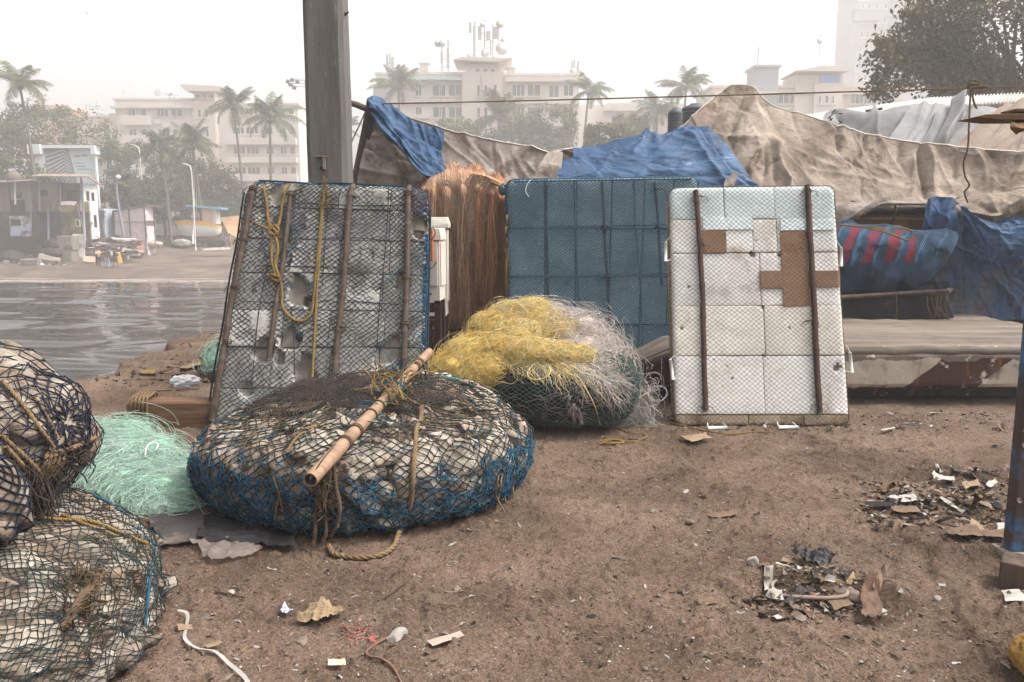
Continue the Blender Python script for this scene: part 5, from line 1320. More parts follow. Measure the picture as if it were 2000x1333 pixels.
q=MB();q.bx((-1.05,8.9,-0.05),(0.15,11.5,0.42));q.bx((-1.4,9.6,0.425),(0.15,11.5,0.55))
tag(q.build('stone_steps',m_redpaint,origin=(-0.4,9.5,0),smooth=False,bevel=0.02),'dull red painted steps under the hanging brown net','steps')
tarp('tarpaulin','cream canvas edge rolled over the boat rim with a knotted twist',[PL([(1600,396,9.55),(1660,396,9.5),(1700,394,9.48),(1725,388,9.45),(1750,392,9.46),(1800,394,9.48),(1835,394,9.48)]),PL([(1600,404,9.42),(1660,405,9.38),(1700,402,9.36),(1726,394,9.36),(1750,396,9.42),(1800,398,9.44),(1835,398,9.44)]),PL([(1600,425,9.38),(1650,424,9.34),(1688,414,9.32),(1718,400,9.34),(1748,399,9.42),(1800,400,9.46),(1835,400,9.46)]),PL([(1600,440,9.4),(1640,436,9.36),(1672,428,9.35),(1706,408,9.37),(1746,402,9.46),(1800,402,9.5),(1835,402,9.5)])],m_canvas2,wr=0.025,wscale=6,seed=41,nu=110,nv=40,sign=-1,lines=[(0.55,0.1,0.15,0.9,0.05,0.03),(0.52,0.3,0.3,0.98,-0.04,0.03)])
tarp('tarpaulin','dirty rolled canvas bulging over the boat rim at the right edge',[PL([(1822,396,9.5),(1870,388,9.5),(1920,380,9.5),(1970,373,9.5),(2040,366,9.5),(2150,362,9.5)]),PL([(1826,404,9.3),(1870,400,9.25),(1920,396,9.22),(1970,388,9.22),(2040,382,9.22),(2150,378,9.2)]),PL([(1832,412,9.26),(1875,416,9.18),(1925,418,9.15),(1970,408,9.16),(2040,400,9.16),(2150,396,9.15)]),PL([(1842,420,9.3),(1885,428,9.24),(1940,436,9.22),(1980,430,9.22),(2040,424,9.22),(2150,415,9.2)])],m_canvas,wr=0.045,wscale=4.5,seed=43,nu=110,nv=50,sign=-1,lines=[(0.36,0.75,0.2,0.2,-0.05,0.03),(0.36,0.75,0.30,0.1,0.05,0.03),(0.36,0.75,0.45,0.1,-0.05,0.03),(0.36,0.75,0.55,0.3,0.05,0.03),(0.36,0.75,0.15,0.6,0.05,0.03)])
tarp('tarpaulin','grubby blue tarpaulin hanging from the boat rim down to the white hull',[PL([(1812,392,9.28),(1832,386,9.26),(1856,390,9.24),(1876,398,9.2),(1900,415,9.2),(1930,425,9.2),(1965,426,9.2),(2010,420,9.2),(2120,415,9.2)]),PL([(1804,430,9.2),(1832,428,9.14),(1858,430,9.14),(1880,440,9.16),(1905,458,9.2),(1932,462,9.2),(1968,460,9.2),(2010,455,9.2),(2120,450,9.2)]),PL([(1792,500,9.35),(1830,495,9.25),(1860,500,9.22),(1888,505,9.22),(1912,510,9.24),(1940,510,9.25),(1972,508,9.25),(2010,505,9.25),(2120,500,9.25)]),PL([(1780,560,9.45),(1830,560,9.35),(1862,560,9.32),(1890,562,9.3),(1915,562,9.3),(1944,562,9.3),(1976,562,9.3),(2010,560,9.3),(2120,560,9.3)]),PL([(1775,625,9.42),(1830,625,9.36),(1862,625,9.34),(1890,625,9.32),(1915,625,9.32),(1944,625,9.32),(1976,625,9.32),(2010,625,9.32),(2120,625,9.32)])],m_bluetarp2,rnd=(80,70,40,70,0.03,3),wr=0.03,wscale=4.2,seed=47,nu=170,nv=120,big=0.05,sign=-1,lines=[(0.13,0.02,0.10,0.5,0.07,0.02),(0.2,0.02,0.3,0.6,-0.06,0.025),(0.08,0.02,0.04,0.6,-0.05,0.02),(0.3,0.05,0.5,0.25,0.06,0.025),(0.35,0.4,0.2,0.95,0.05,0.02),(0.6,0.5,0.45,0.98,0.05,0.02),(0.75,0.5,0.7,0.98,-0.05,0.02)])
tarp('tarpaulin','ragged brighter blue flap with frayed fringe draped over the grubby tarpaulin',[PL([(1868,398,9.12),(1890,414,9.1),(1925,432,9.08),(1960,436,9.08),(2010,424,9.08),(2120,415,9.08)]),PL([(1888,428,9.05),(1908,446,9.03),(1935,462,9.02),(1965,466,9.02),(2010,456,9.02),(2120,445,9.02)]),PL([(1908,470,9.06),(1922,484,9.05),(1942,494,9.04),(1970,494,9.03),(2010,486,9.02),(2120,475,9.02)])],m_bluetarp,wr=0.03,wscale=7,seed=49,nu=110,nv=40,sign=-1,lines=[(0.05,0.1,0.4,0.4,0.05,0.05),(0.3,0.2,0.35,0.9,0.04,0.03),(0.1,0.2,0.12,0.95,-0.04,0.02)])
q=MB();rg=np.random.default_rng(9)
for k in range(130):
 px=rg.uniform(1908,2010);py=478+14*math.sin((px-1905)/36.0)+rg.uniform(-6,2)
 a=P(px,py,9.03);L_=rg.uniform(0.05,0.16)
 q.tube(cr([a,a+(rg.normal(0,0.015),-0.01,-L_*0.5),a+(rg.normal(0,0.03),-0.01,-L_)],5),0.0035,3,caps=False)
tag(q.build('tarpaulin_fringe',m_bluetarp,origin=P(1950,490,9.03)),'frayed blue threads hanging below the ragged flap','fringe')
m_stripe=bpy.data.materials.new('striped_woven_net');m_stripe.use_nodes=True
nt=m_stripe.node_tree;N,L=nt.nodes,nt.links;bs=N['Principled BSDF'];bs.inputs['Roughness'].default_value=0.85;bs.inputs['Specular IOR Level'].default_value=0.15
at=N.new('ShaderNodeAttribute');at.attribute_name='Col';L.new(at.outputs['Color'],bs.inputs['Base Color'])
ck=N.new('ShaderNodeTexNoise');ck.inputs['Scale'].default_value=90;bmp=N.new('ShaderNodeBump');bmp.inputs['Strength'].default_value=0.8;bmp.inputs['Distance'].default_value=0.01
tc=N.new('ShaderNodeTexCoord');L.new(tc.outputs['Object'],ck.inputs['Vector']);L.new(ck.outputs['Fac'],bmp.inputs['Height']);L.new(bmp.outputs['Normal'],bs.inputs['Normal'])
m_attr=m_stripe
SK=thing('net_sack','stuffed blue net sack with red stripes lying on the black crate','sack',P(1745,570,9.1))
nu,nv=90,64
U,V=np.meshgrid(np.linspace(0,1,nu),np.linspace(0,2*math.pi,nv,endpoint=False),indexing='ij')
axis=cr(PL([(1560,520,9.0),(1640,510,9.0),(1740,510,9.0),(1810,500,9.0),(1850,480,9.0),(1866,466,9.0)]),nu)
rad=np.interp(np.linspace(0,1,nu),[0,0.1,0.3,0.55,0.75,0.9,0.97,1],[0.2,0.36,0.385,0.365,0.30,0.17,0.07,0.03])
pp_=axis[:,None]+np.stack([0*V,-np.cos(V)*rad[:,None]*0.8,np.sin(V)*rad[:,None]],-1)
pp_=pp_+0.06*(2*fbm(pp_*5,3,7)[...,None]-1)
ccol=np.zeros((nu,nv,3));ccol[:]=S(56,84,112)
sv=np.sin(V);up=sv>-0.05
ns=fbm(pp_*14,2,3)
stripes=((U*15+np.cos(V)*1.3-sv*0.9+0.7*(ns-0.5))%2.0)
ccol[(stripes<0.8)&up&(U<0.66)]=S(176,24,36)
ccol[(stripes>1.0)&(stripes<1.35)&up]=S(96,138,176)
ccol[(stripes>0.8)&(stripes<1.0)&up]=S(44,48,62)
ccol=ccol*(0.55+0.8*ns)[...,None]
q=MB();q.grid(pp_,cv=True,c=ccol);q.build('sack_cloth',m_attr,SK,col=True)
i2,j2=76,54
def sackp(a,b):
 k=np.clip(a,0,1)*(nu-1);kk=np.clip(k.astype(int),0,nu-2);f_=(k-kk)[:,None]
 ax_=axis[kk]*(1-f_)+axis[kk+1]*f_;rr_=np.interp(np.clip(a,0,1),np.linspace(0,1,nu),rad)+0.022
 return ax_+np.stack([0*b,-np.cos(b)*rr_*0.8,np.sin(b)*rr_],-1)
E0,E1=[],[]
for i in range(i2*2):
 for j in range(j2):
  if True:
   a0,b0=i/(i2*2.0),(j+0.5*(i%2))/j2*2*math.pi
   for sg in(0.5,-0.5):
    E0.append((a0,b0));E1.append(((i+1)/(i2*2.0),b0+sg/j2*2*math.pi))
E0,E1=np.array(E0),np.array(E1)
p0,p1=sackp(E0[:,0],E0[:,1]),sackp(E1[:,0],E1[:,1])
dsp=lambda p:p+0.06*(2*fbm(p*5,3,7)[...,None]-1)
q=MB();q.segs(dsp(p0),dsp(p1),0.0028,3);q.build('net',mat('blue_grey_twine',[S(34,52,70),S(60,84,106)],scale=6,rough=0.9,bump=0),SK)
q=MB();rope(q,PL([(1640,440,8.85),(1690,445,8.72),(1740,458,8.65),(1775,470,8.66),(1782,455,8.68),(1765,446,8.7),(1740,448,8.72)]),0.009)
rope(q,PL([(1690,442,8.72),(1720,448,8.68),(1752,462,8.64),(1770,452,8.67)]),0.007);q.build('orange_cord',m_ropegold,SK)
q=MB()
for k in range(90):
 a=P(rg.uniform(1815,1866),rg.uniform(455,470),8.98);e=unit(rg.normal(0,1,3)+(0.7,0,0.2))*rg.uniform(0.03,0.08)
 q.tube([a,a+e*0.5+(0,0,0.01),a+e],0.003,3,caps=False)
q.build('frayed_end',m_bluetarp,SK)
CR=thing('crate','black mesh crate with a grey wooden top rail, resting on the white hull','crate',P(1760,628,9.1))
m_blackmesh=mat('black_crate_mesh',[S(20,20,22),S(34,33,34)],scale=8,rough=0.8,bump=0.6,bscale=120,dirt=(S(70,64,60),5,0.6,0.7))
a,b,c,e=P(1560,584,8.7),P(1846,569,8.7),P(1866,622,8.7),P(1560,634,8.7)
q=MB();q.prism([a,b,c,e],(0.0,0.75,0));q.build('mesh_box',m_blackmesh,CR,smooth=False,bevel=0.02)
q=MB();q.tube(PL([(1550,586,8.66),(1700,578,8.66),(1850,569,8.66)]),0.035,8,flat=0.7);q.tube([P(1848,570,8.67),P(1858,566,9.4)],0.03,8);q.build('top_rail',m_oldwood,CR)
q=MB()
for k in range(7):
 a=P(1812+6*k,570,8.64);rope(q,cr([a,a+(0.03*math.sin(k),-0.02,-0.15),a+(0.06+0.05*math.sin(2*k),-0.02,-0.28)],10),0.006)
rope(q,PL([(1749,574,8.62),(1752,600,8.6),(1750,624,8.62)]),0.007)
q.build('twine_tangle',m_ropedark,CR,kind='stuff')
m_whull=bpy.data.materials.new('chipped_hull_paint');m_whull.use_nodes=True
nt=m_whull.node_tree;N,L=nt.nodes,nt.links;bs=N['Principled BSDF'];bs.inputs['Roughness'].default_value=0.75;bs.inputs['Specular IOR Level'].default_value=0.2
at=N.new('ShaderNodeAttribute');at.attribute_name='Col'
tc=N.new('ShaderNodeTexCoord')
def nz_(sc,det=8,st=None,rough_=0.65):
 n=N.new('ShaderNodeTexNoise');n.inputs['Scale'].default_value=sc;n.inputs['Detail'].default_value=det;n.inputs['Roughness'].default_value=rough_
 if st:
  mp=N.new('ShaderNodeMapping');mp.inputs['Scale'].default_value=st;L.new(tc.outputs['Object'],mp.inputs['Vector']);L.new(mp.outputs[0],n.inputs['Vector'])
 else:L.new(tc.outputs['Object'],n.inputs['Vector'])
 return n.outputs['Fac']
def mr_(f,lo,hi):
 r=N.new('ShaderNodeMapRange');r.inputs[1].default_value=lo;r.inputs[2].default_value=hi;L.new(f,r.inputs[0]);return r.outputs[0]
def mx_(f,a,b,mode='MIX'):
 x=N.new('ShaderNodeMix');x.data_type='RGBA';x.blend_type=mode;L.new(f,x.inputs[0])if not isinstance(f,float)else setattr(x.inputs[0],'default_value',f)
 for s,qq in((6,a),(7,b)):
  if isinstance(qq,tuple):x.inputs[s].default_value=c4(qq)
  else:L.new(qq,x.inputs[s])
 return x.outputs[2]
col=mx_(mr_(nz_(9),0.60,0.66),at.outputs['Color'],S(170,160,150))
col=mx_(mr_(nz_(2.2,8,(3.5,1,0.5)),0.56,0.70),col,S(112,76,48))
col=mx_(mr_(nz_(5,8),0.58,0.70),col,S(70,60,54))
L.new(col,bs.inputs['Base Color'])
bmp=N.new('ShaderNodeBump');bmp.inputs['Strength'].default_value=0.4;bmp.inputs['Distance'].default_value=0.01;L.new(nz_(18),bmp.inputs['Height']);L.new(bmp.outputs['Normal'],bs.inputs['Normal'])
NBt=thing('boat_hull','long low white hull with brown diagonal bands and a flat weathered deck','boat',(3.2,8.0,0))
nx=150
xs_=np.linspace(1.05,5.2,nx)
rows_=[];colr=[]
w_white,w_brown,w_dirt=np.array(S(156,145,132)),np.array(S(58,34,26)),np.array(S(70,60,52))
for x in xs_:
 s=(x-1.05)
 yf=7.06+0.30*math.exp(-s/0.25)
 zt_=0.50*(1-math.exp(-(s+0.02)/0.28))**0.55+0.0
 zt_=0.24+0.26*min(1,s/0.4)**0.6
 zt_=zt_-0.03*max(0,1-s/1.0)
 zb_=0.03
 prof=[(yf+0.45,zb_),(yf+0.12,zb_+0.01),(yf+0.05,zb_+0.09),(yf,zb_+0.12)]+[(yf-0.02+0.0*k,zb_+0.12+(zt_-0.10-zb_-0.12)*k/9.0)for k in range(1,10)]
 prof+=[(yf-0.02,zt_-0.075),(yf+0.015,zt_-0.03),(yf+0.10,zt_)]
 rows_.append([(x,a,b)for a,b in prof])
hp=np.array(rows_);hp[:,4:]+=0.012*(2*fbm(hp[:,4:]*5,2,4)[...,None]-1)
zz=hp[...,2];xx=hp[...,0]
diag=(xx*1.0-zz*1.25)
band=((diag-3.15)%1.75)<0.78
colr=np.where(band[...,None],w_brown,w_white)
colr=np.where((xx<1.75)[...,None],w_brown,colr)
colr=np.where(((xx>1.52)&(xx<1.85)&(zz<0.30)&(xx-zz*0.3>1.5))[...,None],w_white,colr)
colr=np.where((zz<0.14)[...,None],np.array(S(40,32,28)),colr)
colr=np.where(((zz>np.max(zz,1)[:,None]-0.10))[...,None],w_dirt*1.5,colr)
def refine(a,n0,n1):
 i=np.linspace(0,a.shape[0]-1,n0);j=np.linspace(0,a.shape[1]-1,n1)
 a1=np.stack([np.stack([np.interp(i,np.arange(a.shape[0]),a[:,k,c_])for k in range(a.shape[1])],1)for c_ in range(3)],-1)
 return np.stack([np.stack([np.interp(j,np.arange(a.shape[1]),a1[k,:,c_])for k in range(n0)],0)for c_ in range(3)],-1)
hp2=refine(hp,420,90)
zz=hp2[...,2];xx=hp2[...,0];nn_=0.05*(2*fbm(hp2*6,3,9)-1)
zmax=np.max(zz,1)[:,None]
diag=xx-zz*1.15+nn_*0.5
band=((diag-3.28)%1.9)<0.62
c2=np.where(band[...,None],w_brown,w_white)
c2=np.where(((xx+nn_)<1.60)[...,None],w_brown,c2)
c2=np.where((((xx+nn_*0.3)>1.44+(0.28-zz)*0.35*0)&((xx+nn_)<1.75)&(zz+nn_<0.30)&(xx>1.37+zz*0.35))[...,None],w_white,c2)
c2=np.where(((zz+nn_*0.4)<0.15)[...,None],np.array(S(38,30,26)),c2)
c2=np.where(((zz+nn_)>zmax-0.10)[...,None]&((xx>1.7)[...,None]),np.array(S(96,88,80)),c2)
q=MB();q.grid(hp2,c=c2);e_=hp2[0];q.grid(np.stack([e_,e_*(0,0,1)+(1.06,7.75,0)],1),c=np.repeat(c2[0][:,None],2,1));q.build('hull_side',m_whull,NBt,col=True)
m_deckw=mat('weathered_grey_deck',[S(74,66,58),S(106,96,86),S(136,125,114)],scale=1.6,stretch=(0.22,4.0,4),detail=12,rough=0.95,bump=0.6,bscale=30,bdist=0.01,dirt=(S(84,76,70),0.8,0.54,0.68),dirt2=(S(150,140,130),3,0.6,0.7),fine=(0.3,50))
top=hp[:,-1]
yb=np.interp(xs_,[1.05,1.5,2.3,3.2,5.2],[7.75,7.8,7.95,9.55,9.7])
vv=np.linspace(0,1,40)
dk=top[:,None]*(1-vv)[None,:,None]+np.stack([xs_,yb,top[:,2]+0.02],-1)[:,None]*vv[None,:,None]
dk[...,2]+=0.045*np.sin(math.pi*vv)[None]*np.minimum(1,(xs_-1.05))[:,None]+0.014*(2*fbm(dk*np.array((1,5,1)),3,3)-1)
q=MB();q.grid(dk);q.build('deck',m_deckw,NBt)
q=MB();q.tube(np.stack([xs_,top[:,1]-0.075,top[:,2]-0.035],-1)[6:],0.042,10);q.build('gunwale',m_deckw,NBt)
bk=np.stack([dk[:,-1],dk[:,-1]*np.array((1,1,0.5)),dk[:,-1]*np.array((1,1,0))+(0,-0.1,0.03)],1);q=MB();q.grid(bk);q.build('hull_far_side',m_hully,NBt)
q=MB();rope(q,cr(PL([(744,203,9.4),(900,200,9.3),(1150,194,9.0),(1400,187,8.7),(1650,180,8.4),(1890,173,8.1),(2060,167,7.9),(2300,160,7.6)]),40),0.008,n=500)
tag(q.build('rope_line',m_ropetan,origin=P(1400,187,8.7)),'tan rope line strung across from the blue strip to the right edge','rope')
q=MB();c=P(1900,172,8.08)
rope(q,cr([c+np.array((0.06*math.cos(t),-0.02+0.02*math.sin(2*t),0.03*math.sin(t)+0.06*t/12))for t in np.linspace(0,12,20)],60),0.009)
rope(q,PL([(1900,173,8.06),(1900,190,8.05),(1903,202,8.05),(1908,213,8.05)]),0.010)
rope(q,PL([(1902,172,8.08),(1918,170,8.05),(1930,170,8.04),(1924,177,8.04),(1912,179,8.04)]),0.009)
tag(q.build('rope_knot',m_ropetan,origin=c),'knot with a hanging tail on the rope line near the right edge','knot')
q=MB();rope(q,PL([(1896,174,8.1),(1893,230,8.2),(1890,290,8.3),(1882,318,8.4),(1885,345,8.5),(1893,362,8.6),(1884,375,8.8),(1890,396,9.15)]),0.009)
tag(q.build('hanging_cord',m_ropetan,origin=P(1890,290,8.3)),'thin cord dangling from the rope knot down to the canvas roll','cord')
m_bpost=mat('chipped_blue_steel',[S(44,92,132),S(56,108,148)],scale=1.6,rough=0.6,spec=0.3,bump=0.3,bscale=40,bdist=0.004,dirt=(S(64,50,43),1.6,0.43,0.49),dirt2=(S(48,40,37),2.6,0.48,0.58),metal=0.0)
b=gz(1967,1083)
t=thing('steel_post','chipped blue and rusty steel post at the right picture edge','post',b)
q=MB();q.bx((b[0],b[1]-0.02,b[2]-0.02),(b[0]+0.15,b[1]+0.05,2.3));q.build('post_shaft',m_bpost,t,smooth=False,bevel=0.012)
q=MB();q.bx((b[0]-0.03,b[1]-0.06,b[2]-0.02),(b[0]+0.22,b[1]+0.09,b[2]+0.012));q.build('base_plate',m_corr,t,smooth=False,bevel=0.003)
q=MB()
for z in(0.55,0.62,0.28):
 q.tube([(b[0]+0.02,b[1]-0.03,z),(b[0]+0.02,b[1]-0.018,z)],0.012,8)
q.build('rivet',m_corr,t)
q=MB();a=np.array((P(1904,229,3.75)[0],3.75,P(1904,229,3.75)[2]));q.prism([a,a+(0.05,0,0.012),a+(0.9,0,0.035),a+(0.9,0,-0.004),a+(0.12,0,-0.012)],(0,0.16,0));tag(q.build('plank',m_wood,origin=a,smooth=False,bevel=0.003),'pointed wooden plank sticking in from the upper right edge','plank')
q=MB();a=P(1985,218,3.76);q.bx(a,a+(0.7,0.12,0.012));tag(q.build('batten',m_wood,origin=a,smooth=False),'thin batten lying on the pointed plank','batten')
q=MB();q.grid(cloth([[a_ for a_ in PL([(1982,236,3.8),(2000,235,3.78),(2060,234,3.78)])],PL([(1972,248,3.74),(1998,250,3.72),(2060,250,3.72)]),PL([(1984,264,3.76),(2004,258,3.75),(2060,262,3.75)])],40,24,0.02,10,3,sign=-1));tag(q.build('leather_rag',mat('brown_rag',[S(92,68,50),S(120,92,68)],scale=8,rough=0.8),origin=P(1995,250,3.75)),'brown rag hanging under the pointed plank','rag')
b=gz(1946,1150)
q=MB();q.box(b+np.array((0.30,-0.12,0.05)),(0.62,0.16,0.15),rotm(0,0.02,-0.62));tag(q.build('timber_beam',m_oldwood,origin=b,smooth=False,bevel=0.008),'brown timber lying beside the steel post base','timber')
m_foamC=mat('white_foam',[S(212,209,203),S(235,232,227),S(244,242,238)],scale=2.5,detail=10,rough=0.85,spec=0.15,bump=0.5,bscale=120,bdist=0.004,dirt=(S(168,152,132),3.0,0.54,0.72),dirt2=(S(104,88,72),14,0.64,0.70),rand=0.05)
m_foamY=mat('yellowed_foam',[S(210,206,194),S(231,227,216),S(240,236,228)],scale=2.5,detail=10,rough=0.85,spec=0.15,bump=0.5,bscale=120,bdist=0.004,dirt=(S(170,155,130),2.4,0.53,0.70),dirt2=(S(112,96,76),16,0.65,0.71),rand=0.05)
m_foamD=mat('grimy_foam',[S(150,132,108),S(184,170,148)],scale=4,rough=0.9,bump=0.5,bscale=90,bdist=0.004,dirt=(S(104,84,64),5,0.5,0.66))
m_foamB=mat('bluish_white_foam',[S(190,206,208),S(208,220,220),S(222,230,230)],scale=2.5,detail=10,rough=0.85,spec=0.15,bump=0.5,bscale=120,bdist=0.004,dirt=(S(160,166,160),3.0,0.6,0.76),rand=0.04)
m_foamBr=mat('brown_foam_board',[S(126,98,77),S(144,114,91)],scale=4,rough=0.9,bump=0.4,bscale=90,bdist=0.003,dirt=(S(120,88,64),5,0.58,0.7))
m_foamG=mat('grey_dirty_foam',[S(142,140,135),S(162,159,153),S(180,177,171)],scale=2.2,detail=12,rough=0.9,spec=0.12,bump=0.8,bscale=70,bdist=0.008,dirt=(S(96,92,86),2.6,0.50,0.66),dirt2=(S(74,66,60),9,0.60,0.68),rand=0.05)
m_foamRaw=mat('broken_foam',[S(100,95,88),S(132,125,116)],scale=14,rough=0.95,spec=0.1,bump=1.0,bscale=140,bdist=0.008,dirt=(S(92,82,72),22,0.66,0.72),dirt2=(S(146,130,112),3,0.56,0.7))
m_foamBl=mat('blue_foam',[S(118,144,154),S(142,166,174),S(158,178,184)],scale=2.5,detail=10,rough=0.85,spec=0.15,bump=0.4,bscale=90,bdist=0.004,dirt=(S(104,126,136),2.2,0.54,0.7),rand=0.06)
m_core=mat('raft_core',[S(60,54,48),S(80,72,64)],scale=6,rough=0.95,bump=0.6)
m_netblk=mat('dark_twine',[S(20,26,30),S(34,42,46),S(24,40,52)],scale=3.0,rough=0.85,bump=0)
m_netbrn=mat('brownish_twine',[S(62,52,42),S(90,76,60)],scale=3.0,rough=0.85,bump=0,dirt=(S(150,128,84),1.5,0.60,0.72))
m_netblu=mat('dense_blue_twine',[S(38,64,80),S(50,76,92),S(60,84,98)],scale=2.0,rough=0.85,bump=0)
m_netnavy=mat('navy_twine',[S(15,18,27),S(22,26,40),S(27,25,26)],scale=4.0,rough=0.8,bump=0)
m_netgrn=mat('dark_green_blue_twine',[S(18,24,22),S(28,36,32),S(22,42,46),S(34,32,28)],scale=3.5,rough=0.85,bump=0,lo=0.36,hi=0.62)
m_netteal=mat('bright_blue_twine',[S(18,50,66),S(24,72,96),S(34,92,116)],scale=8,rough=0.85,bump=0)
m_bamboo=mat('grey_brown_bamboo',[S(50,41,35),S(70,58,49),S(86,73,62)],scale=5,stretch=(6,6,0.5),rough=0.7,spec=0.25,bump=0.4,bscale=30,bdist=0.003)
m_bamboo2=mat('dark_brown_bamboo',[S(44,30,25),S(62,43,35),S(74,53,43)],scale=5,stretch=(6,6,0.5),rough=0.65,spec=0.25,bump=0.4,bscale=30,bdist=0.003)
m_bamboo3=mat('pale_bamboo_pole',[S(106,82,64),S(134,107,86),S(152,125,102)],scale=4,stretch=(1,3,1),rough=0.6,spec=0.3,bump=0.3,bscale=40,bdist=0.003,dirt=(S(116,84,64),4,0.56,0.68))
m_pvc=mat('white_plastic_pipe',[S(206,204,200),S(222,220,216)],scale=4,rough=0.5,bump=0)
class Raft:
 def __init__(self,name,label,cat,px,depths,T,rc,re):
  tl,tr,br,bl=[P(a,b,d)for(a,b),d in zip(px,depths)]
  self.c=(tl,tr,br,bl)
  self.W=(np.linalg.norm(tr-tl)+np.linalg.norm(br-bl))/2
  self.H=(np.linalg.norm(bl-tl)+np.linalg.norm(br-tr))/2
  n=np.cross(tr-tl,bl-tl);n=n/np.linalg.norm(n)
  if n[1]>0:n=-n
  self.n=n;self.T=T;self.rc=rc;self.re=re
  self.root=thing(name,label,cat,tuple((bl+br)/2-n*T*0.5))
  self.holes=[]
 def uv(self,px,py):
  """panel coordinates (metres a, b) seen under a pixel"""
  r=ray(px,py);o=np.array((0,0,CAMZ));tl,tr,br,bl=self.c
  t=(tl-o).dot(self.n)/r.dot(self.n);p=o+r*t
  u,v=0.5,0.5
  for _ in range(12):
   f=tl*(1-u)*(1-v)+tr*u*(1-v)+br*u*v+bl*(1-u)*v-p
   fu=(tr-tl)*(1-v)+(br-bl)*v;fv=(bl-tl)*(1-u)+(br-tr)*u
   A=np.stack([fu,fv],1);s,*_=np.linalg.lstsq(A,-f,rcond=None);u+=s[0];v+=s[1]
  return u*self.W,v*self.H
 def rnd(self,a,b):
  W,H,r=self.W,self.H,self.rc
  cx=np.clip(a,r,W-r);cy=np.clip(b,r,H-r)
  dx,dy=a-cx,b-cy;L_=np.hypot(dx,dy)
  k=np.where(L_>r,r/np.maximum(L_,1e-9),1)
  d=r-np.minimum(L_,r)
  inside=np.minimum(np.minimum(a,W-a),np.minimum(b,H-b))
  return cx+dx*k,cy+dy*k,np.where(L_>1e-6,np.minimum(d,np.maximum(inside,0)if True else d),np.maximum(inside,0))
 def at(self,a,b,w):
  tl,tr,br,bl=self.c
  u=(a/self.W)[...,None];v=(b/self.H)[...,None]
  return tl*(1-u)*(1-v)+tr*u*(1-v)+br*u*v+bl*(1-u)*v+self.n*np.asarray(w)[...,None]
 def prof(self,d):
  r=self.re;x=np.clip(r-d,0,r)
  return-(r-np.sqrt(np.maximum(r*r-x*x,0)))
 def dent(self,a,b):
  z=np.zeros(np.shape(a))
  for(ha,hb,hr,hd)in self.holes:
   q=np.stack([a*9,b*9,a*0+ha],-1)
   dd=np.hypot(a-ha,(b-hb)*0.85)/hr+0.9*(2*fbm(q*0.8,3,5)-1)
   z=z-hd*(1-smooth01(dd,0.75,1.0))
  return z
 def block(self,a0,b0,a1,b1,m,gap=0.0018,rough=0.004,n=None,off=0.0,seed=0,name='foam_block'):
  a0,b0,a1,b1=a0+gap,b0+gap,a1-gap,b1-gap
  bev=0.007
  na=n or max(6,int((a1-a0)/0.022));nb=n or max(6,int((b1-b0)/0.022))
  av=np.concatenate([[a0,a0,a0+bev*0.4],np.linspace(a0+bev,a1-bev,na),[a1-bev*0.4,a1,a1]])
  bv=np.concatenate([[b0,b0,b0+bev*0.4],np.linspace(b0+bev,b1-bev,nb),[b1-bev*0.4,b1,b1]])
  A,B=np.meshgrid(av,bv,indexing='ij')
  side=np.zeros(A.shape,bool);side[0]=side[-1]=True;side[:,0]=side[:,-1]=True
  e=np.minimum(np.minimum(A-a0,a1-A),np.minimum(B-b0,b1-B))
  x=np.clip(bev-e,0,bev);w=-(bev-np.sqrt(np.maximum(bev*bev-x*x,0)))
  A2,B2,dd=self.rnd(A,B)
  w=w+self.prof(dd)+off
  q=np.stack([A*3,B*3,A*0+seed*3.1],-1)
  w=w+rough*2*(2*fbm(q*2,3,seed)-1)+self.dent(A,B)
  w=np.where(side,-self.T+off*0.5,w)
  mb=MB();mb.grid(self.at(A2,B2,w))
  dmg=self.dent((A[1:,1:]+A[:-1,:-1])/2,(B[1:,1:]+B[:-1,:-1])/2)<-0.008
  mb.m[0]=dmg.reshape(-1).astype(int)
  return mb.build(name,[m,m_foamRaw],self.root,autosmooth=45)
 def core(self,m=None):
  mb=MB();A,B=np.meshgrid(np.linspace(0.02,self.W-0.02,30),np.linspace(0.02,self.H-0.02,40),indexing='ij')
  A2,B2,dd=self.rnd(A,B)
  mb.grid(self.at(A2,B2,self.prof(dd)-0.07));mb.grid(self.at(A2,B2,0*A2-self.T+0.01)[::-1])
  ring=[(A2[i,0],B2[i,0])for i in range(30)]+[(A2[-1,j],B2[-1,j])for j in range(40)]+[(A2[29-i,-1],B2[29-i,-1])for i in range(30)]+[(A2[0,39-j],B2[0,39-j])for j in range(40)]
  ra=np.array(ring);wv=np.linspace(-self.re*0.9,-self.T+0.012,5)
  sw=np.stack([self.at(ra[:,0],ra[:,1],np.full(len(ra),w_))for w_ in wv],1)
  mb.grid(sw,cu=True)
  return mb.build('raft_core',m or m_core,self.root)
 def surf(self,a,b,lift):
  """net surface: follows the face and wraps round the edges"""
  W,H=self.W,self.H
  ac,bc=np.clip(a,0,W),np.clip(b,0,H)
  over=np.maximum(np.maximum(-a,a-W),np.maximum(np.maximum(-b,b-H),0))
  A2,B2,dd=self.rnd(ac,bc)
  out=1+np.where(over>0,0.008,0.004)
  A2=(A2-W/2)*out+W/2;B2=(B2-H/2)*out+H/2
  w=self.prof(dd)-over+lift
  return self.at(A2,B2,w)
